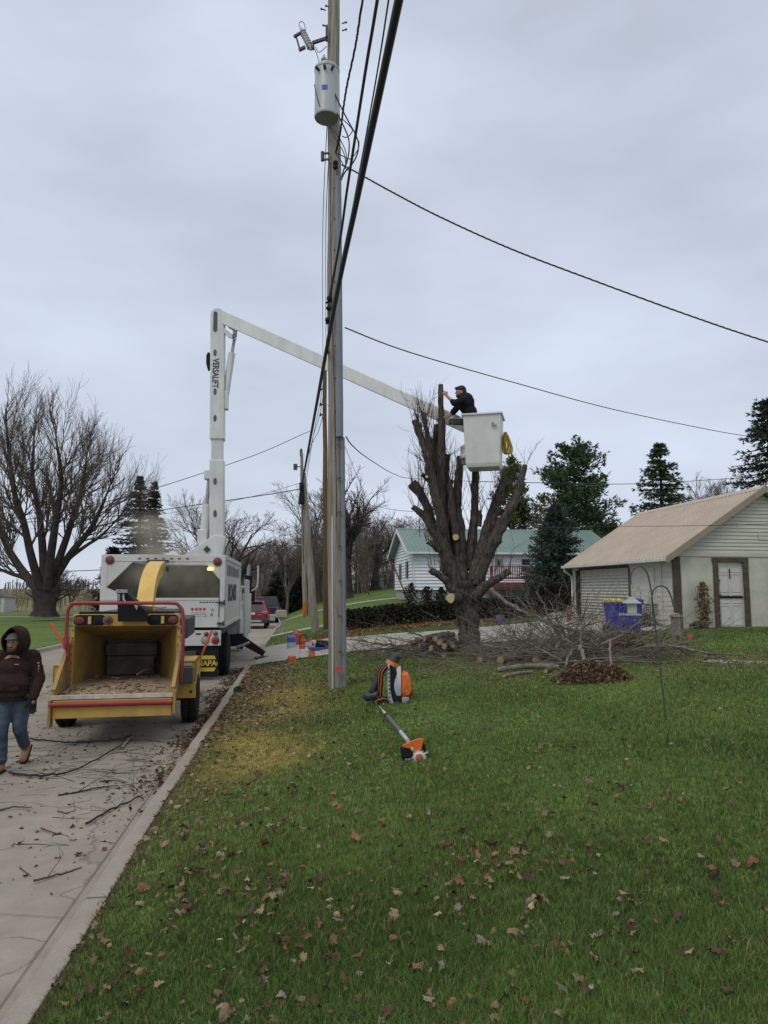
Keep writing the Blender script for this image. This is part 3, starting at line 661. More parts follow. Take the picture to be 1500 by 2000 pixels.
# =================================================================== UTILITY POLES
def wooden_pole(name, label, base, top, r0, r1, mt, cat='utility pole', bury=.3):
    t = thing(name, label, cat, base); b = MB(); d = Vector(top) - Vector(base); n = 16; pts = [d * (k / n) for k in range(n + 1)]; pts[0] = pts[0] - V(0, 0, bury)
    pts = [q + V(.012 * math.sin(k * 1.3), .01 * math.cos(k), 0) for k, q in enumerate(pts)]
    b.tube(pts, [r0 + (r1 - r0) * k / n for k in range(n + 1)], 20, wob=.012); b.build('pole', mt, t, angle=60); return t, d
MB0 = P(657, 1344, 12.9); MBZ = g(MB0.x, 12.9); base = V(MB0.x, 12.9, MBZ); top = P(651, -40, 12.9)
def on_main(z, side=0, front=0):   # a point on the main pole's surface at height z
    k = (z - base.z) / (top.z - base.z); c = base + (top - base) * k; rr = .152 - .035 * k
    return c + V(side * rr, -front * rr, 0)
mp_, dd = wooden_pole('utility_pole', 'tall weathered utility pole in the lawn carrying a grey transformer', base, top, .152, .115, m_polewood)
L0 = lambda v: Vector(v) - base
b = MB()   # conduit down the right front side of the pole
def condpts(zs, s=.93, f=.52): return [L0(on_main(z, s, f)) for z in zs]
b.tube(condpts([base.z - .05, 2, 3.2, 4.86]), .048, 12); b.build('conduit', m_cond, mp_)
b = MB(); b.tube(condpts([4.86, 7.0, 9.9], .62, .98), [.072, .07, .068], 10); b.build('cable_guard', m_cond, mp_)
b = MB(); b.tube([L0(on_main(z, -.35, 1.06)) for z in (base.z, 1.2, 2.2, 3.4)], .016, 6); b.build('ground_wire_guard', mat('pale_moulding', (.5, .49, .46), .7), mp_)
b = MB(); b.tube([L0(on_main(z, -.15 + .35 * math.sin(z * .5), 1.05)) for z in np.arange(3.4, 10.6, .4)], .006, 4); b.build('ground_wire', m_cable, mp_)
b = MB()
for z in np.arange(1.0, 9.9, .62):
    q = L0(on_main(z, .2 if z > 4.9 else .55, 1.12)); b.box(q, (.05, .03, .02)); q = L0(on_main(z + .1, .95, .15)); 
b.build('strap', m_dark, mp_)
b = MB(); b.prism([(-.04, -.05), (.05, -.04), (.045, .05), (-.035, .045)], -.004, 0, 'y'); b.build('tag', mat('flag_red', (.5, .06, .03), .7, nscale=20, namt=.2), mp_, loc=L0(P(661, 1307, 12.66)), smooth=False)
# step bolts and hardware
for (px, py) in ((636, 20), (668, 46), (668, 60), (645, 14), (640, 52)):
    q = L0(P(px, py, 12.85)); b = MB(); b.cyl(q, q + V(.1 if px > 650 else -.1, -.04, 0), .012, n=8); b.ball(q + V(.08 if px > 650 else -.08, -.03, 0), .022, 8, 6); b.build('bolt', m_dark, mp_)
# transformer
tc_ = P(638.5, 185, 12.62); tb = P(639, 226, 12.62); tt_ = P(637, 148, 12.62)
mtr = mat('transformer_grey', (.36, .38, .38), .4, nscale=3, namt=.1, stretch=(1, 1, .4)); rt = .235; hz = 1.0
b = MB(); c0 = L0(V(tc_.x, 12.60, tc_.z - hz / 2)); b.lathe([(rt * .96, 0), (rt, .02), (rt, .04), (rt * .985, .06), (rt * .985, hz - .06), (rt * 1.03, hz - .05), (rt * 1.03, hz - .01), (rt * .9, hz + .03), (.05, hz + .09)], c0, 28)
tr_ = b.build('transformer', mtr, mp_)
b = MB(); b.lathe([(rt * .93, -.004), (rt * .93, .01)], c0, 28); b.build('tank_bottom', mat('tank_bottom', (.2, .2, .19), .7), tr_)
b = MB(); b.lathe([(.07, 0), (.075, .05), (.045, .07), (.07, .10), (.04, .12), (.06, .15), (.03, .18), (.02, .24)], c0 + V(-.06, 0, hz + .06), 12); b.build('bushing', m_galv, tr_)
for a in (-2.2, -1.65, -1.1):
    q = c0 + V(math.cos(a) * rt, math.sin(a) * rt, hz - .16); b = MB(); b.cyl(q, q + V(math.cos(a) * .09, math.sin(a) * .09, .02), .028, n=8); b.build('terminal', m_dark, tr_)
b = MB(); b.box(c0 + V(-.02, -rt - .0, hz * .47), (.10, .012, .085)); b.build('label_plate', mat('label_blue', (.03, .09, .42), .5), tr_, smooth=False)
b = MB(); b.box(c0 + V(.02, rt + .02, hz * .7), (.18, .14, .1)); b.box(c0 + V(.02, rt + .02, hz * .3), (.18, .14, .1)); b.build('bracket', m_dark, tr_)
# fuse cutout on its arm
A_ = lambda px, py, Y=12.75: L0(P(px, py, Y))
b = MB(); b.beam(A_(640, 74), A_(610, 84), .05, .05); b.beam(A_(638, 50), A_(638, 80), .04, .05); b.build('cutout_arm', m_dark, mp_)
b = MB(); b.tube([A_(588, 56), A_(592, 64), A_(598, 77), A_(604, 90), A_(608, 97)], [.03, .05, .06, .05, .03], 10)
for k in range(6):
    q = A_(591 + k * 2.4, 62 + k * 4.8); q2 = A_(591.6 + k * 2.4, 63.4 + k * 4.8); b.cyl(q, q2, .066, n=12)
cu = b.build('fuse_cutout', mat('porcelain', (.36, .36, .38), .3), mp_)
b = MB(); b.beam(A_(574, 72), A_(588, 64), .05, .04); b.tube([A_(579, 74), A_(582, 84), A_(586, 98)], .018, 6); b.beam(A_(584, 98), A_(596, 92), .05, .05); b.beam(A_(600, 92), A_(614, 93), .07, .06); b.build('fuse_holder', m_dark, cu)
for pts in ([(588, 56), (584, 48), (588, 42), (594, 46), (597, 60)], [(616, 92), (622, 102), (630, 98), (638, 90)], [(615, 97), (620, 110), (625, 127)]):
    b = MB(); b.tube(catmull([A_(*q) for q in pts], 5), .007, 5); b.build('jumper', m_cable, mp_)
# clevis and insulators
b = MB(); q = A_(637, 306, 12.8); b.beam(A_(644, 299), A_(630, 300), .03, .03); b.beam(A_(644, 311), A_(630, 312), .03, .03); b.cyl(A_(630, 297), A_(630, 314), .035, n=10); b.build('clevis', m_dark, mp_)
b = MB(); b.lathe([(.03, 0), (.05, .02), (.05, .06), (.03, .08), (.05, .1), (.05, .14), (.03, .16)], A_(655, 330, 12.68), 10); b.build('insulator', m_black, mp_)
b = MB()
for (px, py) in ((643, 588), (642, 607), (640, 630)): b.lathe([(.02, 0), (.05, .03), (.05, .07), (.02, .1)], A_(px, py, 12.7), 10)
b.beam(A_(648, 586), A_(636, 592), .03, .03); b.beam(A_(648, 628), A_(636, 632), .03, .03); b.tube([A_(642, 586), A_(643, 640)], .012, 6); b.build('insulator', m_black, mp_)
# drip loops below the transformer
loops = [[(627, 152), (633, 168), (655, 215), (668, 240), (680, 268), (682, 290), (678, 315), (672, 330), (666, 350)],
         [(641, 150), (646, 165), (664, 205), (682, 240), (694, 262), (700, 280), (698, 300), (688, 320), (674, 336), (666, 352)],
         [(614, 165), (622, 200), (640, 240), (662, 268), (676, 300), (674, 325)], [(641, 245), (655, 270), (672, 300), (675, 325)],
         [(656, 298), (670, 305), (685, 310), (700, 290), (701, 275)], [(654, 297), (665, 312), (676, 330), (690, 333)],
         [(668, 232), (682, 245), (688, 256), (678, 268), (668, 266)]]
for i, pts in enumerate(loops):
    b = MB(); b.tube(catmull([A_(x, y, 12.5 - .05 * (i % 3)) for x, y in pts], 5), .014 if i < 2 else .009, 6); b.build('lead_wire', m_cable, mp_)
# ---- poles further along
bp = gpix(616, 1232); bp.y = 29.6; bp = V(P(616, 1230, 29.6).x, 29.6, g(P(616, 1230, 29.6).x, 29.6)); tpp = P(591, 925, 29.6)
lp, _ = wooden_pole('leaning_pole', 'pale leaning wooden pole beside the drive holding the thick cable', bp, tpp, .165, .12, m_polewood)
b = MB(); b.beam(P(590, 960, 29.4) - bp, P(587, 985, 29.4) - bp, .18, .12); b.lathe([(.06, 0), (.1, .05), (.1, .35), (.05, .4)], P(589, 960, 29.4) - bp, 10); b.lathe([(.06, 0), (.1, .05), (.1, .35), (.05, .4)], P(590, 985, 29.4) - bp, 10); b.build('cable_clamp', m_black, lp)
b = MB(); b.tube([P(591, 985, 29.4) - bp, P(592, 1060, 29.4) - bp, P(593, 1100, 29.4) - bp], .02, 6); b.build('down_wire', m_cable, lp)
x_ = P(636.5, 1226, 30.5).x; bb = V(x_, 30.5, g(x_, 30.5)); bt = P(634, 724, 30.5)
wooden_pole('brown_pole', 'slim brown treated utility pole standing just behind the tall grey one', bb, bt, .125, .085, m_polebrown)
BRN_TOP = bt
b = MB()
brp = bpy.data.objects['brown_pole']
for py in (760, 790, 810): b.beam(P(631, py, 30.3) - bb, P(626, py, 30.3) - bb, .05, .05); b.lathe([(.03, 0), (.06, .05), (.03, .15)], P(626, py + 3, 30.3) - bb, 8)
b.build('insulator', m_dark, brp)
x_ = P(597, 1197, 47).x; fb = V(x_, 47, g(x_, 47)); ft = P(589, 885, 47)
fp, _ = wooden_pole('far_pole', 'distant grey pole with orange painted foot and blue conduit, behind the leaning one', fb, ft, .19, .1, m_polewood)
b = MB(); b.tube([V(.25, -.1, 0), V(.22, -.1, 3.4)], .09, 8); b.build('conduit', m_cond, fp); b = MB(); b.tube([V(-.02, -.06, .0), V(-.02, -.06, .95)], .185, 14); b.build('painted_foot', mat('orange_mark', (.4, .12, .04), .8, nscale=9, namt=.4), fp)
b = MB(); b.beam(P(589, 912, 47) - fb, P(578, 911, 47) - fb, .06, .06); b.box(P(577, 912, 47) - fb, (.25, .15, .4)); b.lathe([(.05, 0), (.09, .1), (.09, .5), (.03, .6)], P(588, 893, 47) - fb, 8); b.build('fuse_cutout', m_dark, fp)
# =================================================================== CABLES
def cable(name, label, pts, r, n=8, mt=None, k=8, twist=0, group=None):
    cp = catmull(pts, k); b = MB()
    if twist:
        for ph in (0, 2.1, 4.2):
            q = []
            dense = catmull(cp, 3)
            for i, p_ in enumerate(dense): q.append(Vector(p_) + V(math.cos(i * twist + ph) * r * .8, 0, math.sin(i * twist + ph) * r * .8))
            b.tube(q, r * .6, 5)
    else: b.tube([Vector(x) for x in cp], r, n)
    o = b.build(name, mt or m_cable); return props(o, label, 'cable', group)
def lerp(a, b_, t): return Vector(a) * (1 - t) + Vector(b_) * t
def span(a, b_, sag, n=8, ext=0):
    return [lerp(a, b_, t) - V(0, 0, sag * 4 * t * (1 - t)) for t in [k / n for k in range(n + 1)]]
a_ = P(589, 950, 29.4); m_ = P(655, 590, 10.6); z_ = P(779, 0, 4.95); e_ = z_ + (z_ - m_) * 1.1
cable('comm_cable', 'thickest black overhead cable sweeping down across the tall pole', [a_, lerp(a_, m_, .33), lerp(a_, m_, .66), m_, lerp(m_, z_, .5), z_, e_], .036, 12)
a_ = P(642, 590, 12.75); m_ = P(697, 247, 9.9); z_ = P(737, 0, 7.9); e_ = z_ + (z_ - m_) * 1.5
cable('power_cable', 'brownish second thickest cable running parallel left of the thickest one', [a_, P(664, 470, 11.9), P(678, 370, 11.), m_, P(716, 125, 8.8), z_, e_], .022, 8, mat('brown_cable', (.03, .022, .022), .6))
a_ = P(656, 296, 12.7); z_ = P(708, 0, 9.6)
cable('service_triplex', 'twisted cable meeting the tall pole just below the transformer', [a_, P(664, 262, 12.3), P(670, 215, 11.8), P(678, 165, 11.2), P(694, 90, 10.5), z_, z_ + (z_ - P(694, 90, 10.5)) * 4], .015, 6, twist=.35)
a_ = P(646, 640, 12.7); z_ = P(759, 0, 6.6)
cable('thin_messenger', 'thin straight wire just left of the thickest cable', [a_, P(690, 400, 10.5), P(718, 248, 8.9), P(742, 110, 7.6), z_, z_ + (z_ - P(742, 110, 7.6)) * 2.5], .010, 6)
a_ = P(690, 333, 12.6)
cable('service_drop', 'upper dark twisted wire dropping from the tall pole towards the right edge', [P(668, 322, 12.7), a_, P(760, 372, 12.6), P(860, 424, 12.6), P(1000, 487, 12.7), P(1160, 548, 12.9), P(1340, 614, 13.1), P(1500, 668, 13.4), P(1700, 728, 13.8)], .0135, 6, twist=.6, k=14)
cable('lower_drop', 'lower thin wire running from the tall pole into the pines at right', [P(674, 640, 12.9), P(800, 688, 15), P(1000, 746, 18.5), P(1200, 800, 22.5), P(1400, 842, 27), P(1490, 856, 29.5), P(1560, 866, 31)], .013, 6)
for i, (x1, x2) in enumerate(((640, 631), (646, 637))):
    cable('distribution_wire', ('left', 'right')[i] + ' of two thin wires hugging the left side of the tall pole', [P(x1 - 1, 238 if i == 0 else 250, 12.9), P(x2, 420, 17), P(x2 - 1, 560, 22), P(x2, 740, 30.3)], .009, 5, group='thin wires left of the pole')
cable('street_wire', 'highest wire crossing the street behind the lift boom to the left', [P(607, 842, 40), P(589, 849, 38), P(500, 888, 37), P(350, 939, 36), P(240, 972, 36), P(120, 1000, 36), P(-40, 1035, 36)], .018, 5)
cable('street_wire', 'heavier middle wire crossing the street behind the boom at the top of the truck', [P(588, 946, 29.5), P(570, 958, 31), P(350, 991, 36), P(240, 1006, 38), P(80, 1018, 40), P(-40, 1025, 42)], .022, 5)
cable('street_wire', 'fine lowest wire reaching left from the leaning pole top', [P(590, 942, 29.5), P(500, 968, 34), P(350, 999, 38), P(200, 1020, 42), P(-20, 1040, 46)], .010, 5)
cable('street_wire', 'faint low wire in front of the left fields at the big tree', [P(215, 1112, 60), P(150, 1115, 60), P(60, 1116, 60), P(-40, 1116, 60)], .03, 4)
for i, py in enumerate((1, 2, 3)):
    cable('slack_wire', ('leftmost', 'middle', 'rightmost')[i] + ' of three fine wires fanning up from the leaning pole', [P(594 + i * 2, 925 + i * 8, 29.6), P(606 + i * 3, 875 - i * 12, 26), P(622 + i * 2, 842 - i * 30, 22), P(633 + i * 3, 800 - i * 60, 16)], .009, 4, group='fine wires above the leaning pole')
cable('sag_wire', 'dark wire sagging from the tall pole to behind the pruned tree', [P(676, 853, 13), P(690, 872, 15), P(720, 896, 20), P(770, 926, 27), P(810, 935, 32), P(920, 940, 40)], .013, 5)
cable('far_wire', 'thin level wire passing behind the dark pines at right', [P(920, 940, 40), P(1060, 943, 44), P(1240, 945, 50), P(1420, 935, 56), P(1560, 925, 60)], .022, 4)
cable('roof_wire', 'thin near wire crossing in front of the tan garage roof', [P(637, 1022, 30.4), P(900, 1031, 24), P(1100, 1030, 20.5), P(1200, 1028, 19), P(1350, 1027, 17), P(1560, 1022, 15)], .006, 4)
cable('far_wire', 'faint wire sagging left of the pruned tree crown', [P(638, 962, 30.5), P(690, 978, 32), P(740, 990, 35), P(790, 998, 38), P(880, 1004, 42), P(960, 1036, 46)], .012, 4)
# guy wires with red plastic guards
def guy(top_, gp, label, f0):
    d = Vector(gp) - Vector(top_); t = thing('guy_wire', label, 'guy wire', gp, group='guy wires with red guards'); b = MB(); b.tube([-d, V(0, 0, 0)], .012, 5); b.build('wire', m_cable, t)
    b = MB(); b.tube([-d * f0, -d * .5 * f0, V(0, 0, -.05)], .045, 7); b.build('guard', mat('red_guard', (.42, .06, .03), .55, nscale=9, namt=.2), t)
gp = gpix(722, 1161); guy(P(592, 950, 29.6), gp, 'red sleeved guy wire coming down nearest the tall grey pole', .46)
gp = gpix(797, 1173); guy(P(640, 790, 30.4), gp, 'red sleeved guy wire coming down in front of the white house corner', .26)
# =================================================================== BUCKET TRUCK
TRZ = R(7.5)
TO = V(-5.13, 16.62, 0)
t = thing('bucket_truck', 'white bucket truck with chip box and raised two-part boom', 'truck', TO, TRZ)
Tm = Matrix.Translation(TO) @ Matrix.Rotation(TRZ, 4, 'Z'); Ti = Tm.inverted()
def TL(v): return Ti @ Vector(v)
W = 2.78; hw = W / 2; BL = 5.15; zf, zt = 1.2, 2.86
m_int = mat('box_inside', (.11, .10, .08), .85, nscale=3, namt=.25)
b = MB()
th = .05
b.b2((-hw, 0, zf), (-hw + th, BL, zt)); b.b2((hw - th, 0, zf), (hw, BL, zt)); b.b2((-hw + th, BL - th, zf), (hw - th, BL, zt)); b.b2((-hw + th, .02, zf), (hw - th, BL - th, zf + th)); b.b2((-hw + th, .2, zt - .04), (hw - th, 1.1, zt - .002))
b.build('chip_box', m_white, t, smooth=False, bevel=.01)
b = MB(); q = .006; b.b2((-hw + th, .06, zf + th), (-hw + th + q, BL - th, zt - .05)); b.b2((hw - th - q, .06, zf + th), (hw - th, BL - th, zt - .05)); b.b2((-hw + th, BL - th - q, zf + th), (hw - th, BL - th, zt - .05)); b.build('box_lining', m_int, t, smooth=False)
# rear frame: header beam, corner gussets, posts
b = MB(); b.b2((-hw - .01, -.06, zt - .13), (hw + .01, .06, zt + .03)); b.b2((-hw - .01, -.055, 1.9), (-hw + .13, .05, zt - .13)); b.b2((hw - .10, -.055, zf), (hw + .01, .05, zt - .13))
b.prism([(-hw + .13, zt - .13), (-hw + .13, zt - .72), (-hw + .70, zt - .13)], -.05, .0, 'y'); b.prism([(hw - .10, zt - .13), (hw - .10, zt - .56), (hw - .48, zt - .13)], -.05, 0, 'y')
b.build('rear_frame', m_white, t, smooth=False, bevel=.008)
b = MB(); b.prism([(-hw, zf + .1), (-hw, zf + .1 + .95), (-hw + .12, zf + .93), (-hw + .60, 1.93), (-hw + .60, zf + .1)], -.05, -.01, 'y'); b.build('side_gate', m_white, t, smooth=False, bevel=.006)
b = MB(); b.b2((-hw + .0, -.09, zf + .01), (hw - .12, -.055, 1.87)); b.b2((-hw, -.10, 1.83), (hw - .12, -.05, 1.89)); tg = b.build('tailgate', m_white, t, smooth=False, bevel=.006)
m_txt = mat('decal_dark', (.04, .04, .045), .6); m_txr = mat('decal_red', (.4, .04, .05), .6); m_txg = mat('decal_grey', (.2, .2, .21), .6)
random.seed(3)
b = MB()
for k in range(4): b.b2((hw - .74 + k * .09, -.094, 1.60), (hw - .74 + k * .09 + .06, -.091, 1.66))
b.build('decal', m_txr, tg, smooth=False)
b = MB()
for r_ in range(3):
    for k in range(6): b.b2((hw - .72 + k * .06, -.094, 1.54 - r_ * .04), (hw - .72 + k * .06 + random.uniform(.02, .05), -.091, 1.555 - r_ * .04))
b.build('decal', m_txg, tg, smooth=False)
text_mesh('decal_text', 'A', .11, m_txt, tg, (hw - .27, -.094, 1.50), (R(90), 0, 0)); text_mesh('decal_text', 'K', .09, m_txt, tg, (hw - .25, -.094, 1.61), (R(90), 0, 0))
b = MB(); [b.b2((hw - .55 + k * .07, -.094, 1.775), (hw - .55 + k * .07 + .05, -.091, 1.80)) for k in range(6)]; b.build('decal', m_txt, tg, smooth=False)
for z_ in (1.78, 1.3):
    b = MB(); b.box((hw - .06, -.09, z_), (.16, .06, .05)); b.cyl((hw + .01, -.09, z_ - .06), (hw + .01, -.09, z_ + .06), .02, n=8); b.build('hinge', m_dark, t)
# right side ribs and lettering
b = MB()
for y_ in (.06, BL - .06): b.b2((hw, y_ - .05, zf), (hw + .03, y_ + .05, zt))
b.b2((hw, .1, zt - .07), (hw + .035, BL - .1, zt + .03)); b.b2((hw, .1, zf), (hw + .03, BL - .1, zf + .08)); b.b2((-hw - .035, .1, zt - .07), (-hw, BL - .1, zt + .03)); b.build('side_rail', m_white, t, smooth=False)
text_mesh('side_letters', 'BOARS', .62, m_txt, t, (hw + .008, 2.3, 1.98), (R(90), 0, R(90)), depth=.003, sx=1.35, bold=.01)
b = MB(); random.seed(11)
for k in range(16): b.b2((hw + .004, .6 + k * .26, 2.42), (hw + .007, .6 + k * .26 + random.uniform(.1, .2), 2.68 + random.uniform(-.03, .03)))
b.build('side_stripe', m_txg, t, smooth=False)
# chassis and rear panel
b = MB(); b.b2((-.45, -.1, .62), (-.3, 9.0, .9)); b.b2((.3, -.1, .62), (.45, 9.0, .9)); b.b2((-hw + .1, .3, 1.0), (hw - .1, BL - .1, zf - .002)); b.box((0, 2.2, .52), (2., .25, .25)); b.box((0, 6.6, .75), (2.3, 1.9, .55)); b.box((0, -.15, .5), (1.6, .3, .35)); b.build('chassis', m_dark, t, smooth=False)
b = MB(); b.b2((-.1, -.08, .79), (hw - .05, -.02, 1.14)); b.b2((-hw + .05, -.08, .79), (-.5, -.02, 1.14)); pn = b.build('rear_panel', m_white, t, smooth=False, bevel=.006)
m_red = mat('red_lens', (.25, .02, .02), .25); m_redon = mat('red_lens_dull', (.16, .03, .03), .4); m_ring = mat('lens_ring', (.10, .10, .10), .6)
def lamp(x, z, r_, mt, par=pn, y=-.08, nm='tail_light'):
    b = MB(); b.cyl((x, y, z), (x, y - .02, z), r_ * 1.2, n=18); o = b.build(nm, m_ring, par); b = MB(); b.lathe([(r_, 0), (r_, .01), (r_ * .7, .022), (.01, .028)], (0, 0, 0), 18, Matrix.Rotation(R(90), 3, 'X')); q_ = b.build('lens', mt, o); q_.location = (x, y - .018, z)
lamp(hw - .17, .91, .075, m_red); lamp(hw - .17, 1.07, .045, m_ring); lamp(hw - .40, .92, .075, mat('clear_lens', (.3, .3, .28), .3)); lamp(hw - .38, 1.06, .045, m_red)
b = MB(); b.b2((hw - .62, -.085, 1.04), (hw - .5, -.079, 1.08)); b.b2((-.06, -.085, 1.09), (.05, -.079, 1.13)); b.build('decal', m_txt, pn, smooth=False)
lamp(-hw + .18, zt - .10, .085, m_redon, t, -.055, 'marker_light'); lamp(hw - .17, zt - .13, .085, m_redon, t, -.055, 'marker_light')
b = MB(); b.box((hw - .33, -.085, zt - .30), (.13, .05, .06)); b.build('amber_light', mat('amber_lit', (.9, .6, .1), .3, emit=((1, .72, .12), 2.5)), t, bevel=.01)
for k in range(7): 
    b = MB(); b.box((-.55 + k * .18, -.066, zt - .06), (.07, .015, .03)); b.build('clearance_light', m_redon, t, bevel=.004)
# mud flap with hexagon emblem
b = MB(); b.b2((hw - .80, -.02, .08), (hw - .10, .0, .80)); fl = b.build('mud_flap', m_black, t, smooth=False)
m_yel = mat('emblem_yellow', (.55, .42, .05), .6, nscale=9, namt=.1)
hx = [(-.25, 0), (-.17, .18), (.17, .18), (.25, 0), (.17, -.18), (-.17, -.18)]; cx, cz = hw - .36, .38
b = MB(); n = 6; A0 = [(cx + x, cz + z) for x, z in hx]; A1 = [(cx + x * .9, cz + z * .88) for x, z in hx]
b.prism(A0, -.026, -.022, 'y'); em = b.build('emblem', m_yel, fl, smooth=False); b = MB(); b.b2((cx - .225, -.03, cz - .09), (cx + .225, -.0265, cz + .095)); b.build('emblem_band', m_black, em, smooth=False)
b = MB()
text_mesh('emblem_text', 'NAPA', .17, m_yel, em, (cx, -.032, cz - .0), (R(90), 0, 0), sx=1.0, depth=.001, bold=.006)
b = MB(); b.b2((-hw + .2, -.02, .08), (-hw + .85, .0, .80)); b.build('mud_flap', m_black, t, smooth=False)
m_tyre = mat('tyre_rubber', (.022, .021, .02), .85, nscale=8, namt=.3)
def wheel(par, c, r_, w_, rim=(.5, .5, .5), tread=True, side=1, rimmat=None):
    o = bpy.data.objects.new('wheel', None); link(o, par); o.location = c
    M_ = Matrix.Rotation(R(90), 3, 'Y'); b = MB(); w2 = w_ / 2
    b.lathe([(r_ * .6, -w2 * .85), (r_ * .82, -w2), (r_ * .95, -w2 * .9), (r_, -w2 * .7), (r_, -w2 * .12), (r_ * .975, -w2 * .1), (r_ * .975, w2 * .1), (r_, w2 * .12), (r_, w2 * .7), (r_ * .95, w2 * .9), (r_ * .82, w2), (r_ * .6, w2 * .85)], (0, 0, 0), 36, M_)
    if tread:
        for k in range(44):
            a = k * 2 * math.pi / 44
            for s in (-1, 1): b.box((s * w2 * .42, math.cos(a) * r_ * 1.004, math.sin(a) * r_ * 1.004), (w2 * .5, .03, .03))
    b.build('tyre', m_tyre, o)
    b = MB(); b.lathe([(r_ * .58, -w2 * .5), (r_ * .61, -w2 * .8), (r_ * .61, w2 * .8), (r_ * .55, w2 * .8), (r_ * .5, w2 * .4), (r_ * .2, w2 * .5), (r_ * .15, w2 * .7), (.02, w2 * .72)], (0, 0, 0), 28, M_ if side > 0 else Matrix.Rotation(R(-90), 3, 'Y')); b.build('rim', rimmat or m_galv, o); return o
for x in (hw - .06, hw - .34, -hw + .06, -hw + .34): wheel(t, (x, 2.2 - 1.15, .49), .49, .24, side=1 if x > 0 else -1)
for x in (hw - .2, -hw + .2): wheel(t, (x, 8.7, .49), .49, .27, side=1 if x > 0 else -1)
# cab (mostly hidden)
b = MB(); b.prism([(7.3, .75), (7.3, 2.35), (7.6, 2.45), (8.6, 2.45), (9.1, 1.65), (10.2, 1.5), (10.4, 1.3), (10.4, .7)], -1.15, 1.15, 'x'); cab = b.build('cab', m_white, t, bevel=.04, smooth=False)
b = MB(); b.b2((1.152, 7.7, 1.6), (1.16, 8.6, 2.25)); b.b2((-1.16, 7.7, 1.6), (-1.152, 8.6, 2.25)); b.b2((-.8, 7.28, 1.7), (.8, 7.296, 2.2)); b.build('window', m_glass, cab, smooth=False)
b = MB(); b.prism([(8.0, .9), (8.15, 1.25), (8.7, 1.35), (9.25, 1.25), (9.4, .9)], 1.1, 1.28, 'x'); b.build('fender', m_white, cab, bevel=.03)
# tool bins, frames, mirror, exhaust etc. along the right side beyond the box
b = MB(); b.b2((hw - .35, BL + .1, .62), (hw + .02, BL + 1.5, 1.2)); b.b2((hw - .3, BL + .15, 1.2), (hw - .02, BL + 1.3, 2.1)); b.build('tool_bin', m_white, t, smooth=False, bevel=.01)
b = MB()
for y_ in (BL + .3, BL + 1.6): b.tube([(hw + .16, y_, .55), (hw + .16, y_, 2.35)], .045, 8)
b.tube([(hw + .16, BL + .3, 2.35), (hw + .16, BL + 1.6, 2.35)], .045, 8); b.tube([(hw - .1, BL + .3, 2.15), (hw + .16, BL + .3, 2.15)], .045, 8); b.tube([(hw - .25, BL + .1, 1.35), (hw + .16, BL + .35, 1.75)], .05, 8); b.tube([(hw + .05, BL - .1, .5), (hw + .05, BL - .1, 1.2)], .06, 8)
b.build('side_frame', m_white, t)
b = MB(); px0 = hw + .20
b.tube([(px0, 7.4, .62), (px0, 7.4, 1.95)], .035, 8); b.tube([(px0 - .22, 7.4, .62), (px0 - .22, 7.4, 1.95)], .035, 8)
for k in range(12): b.cyl((px0 - .22, 7.4, .68 + k * .11), (px0, 7.4, .68 + k * .11), .014, n=6)
b.build('ladder', m_white, t)
b = MB(); b.tube([(hw + .1, 7.9, 1.95), (hw + .1, 7.9, 2.95)], .06, 10); b.build('exhaust_stack', m_galv, t); b = MB(); b.tube([(hw + .1, 7.85, 1.9), (hw + .1, 7.85, 2.55)], [.1, .14], 12); b.build('air_cleaner', m_black, t)
b = MB(); b.tube(catmull([(hw + .12, 7.9, 2.0), (hw + .36, 7.9, 2.12), (hw + .42, 7.9, 2.35), (hw + .42, 7.9, 2.9)], 4), .03, 8); b.build('mirror_bar', m_white, t); b = MB(); b.box((hw + .2, 8.6, 1.9), (.2, .1, .5)); b.build('mirror', m_black, t, bevel=.02)
b = MB(); b.tube(catmull([(hw - .1, BL + .5, 2.3), (hw + .05, BL + .6, 2.7), (hw + .16, BL + .7, 2.95), (hw + .2, BL + .8, 3.15)], 4), [.09, .1, .1, .1, .1, .09, .08, .07, .06, .05, .04, .03, .03][:13], 8); b.build('hose_boot', m_black, t)
# outrigger
def outrigger(s):
    b = MB(); y_ = BL - .15; b.beam((s * (hw - .25), y_, .55), (s * (hw + .15), y_, .58), .3, .36); b.beam((s * (hw + .02), y_, .62), (s * (hw + .78), y_, .14), .22, .26, .2, .16); b.build('outrigger', m_black, t, bevel=.015)
    b = MB(); b.lathe([(.32, 0), (.32, .03), (.1, .07)], (s * (hw + .8), y_, .01), 16); b.build('outrigger_pad', m_dark, t); b = MB(); b.tube([(s * (hw - .05), y_ - .16, .35), (s * (hw + .35), y_ - .1, .5)], .045, 8); b.build('hydraulic_ram', m_galv, t)
outrigger(1); outrigger(-1)
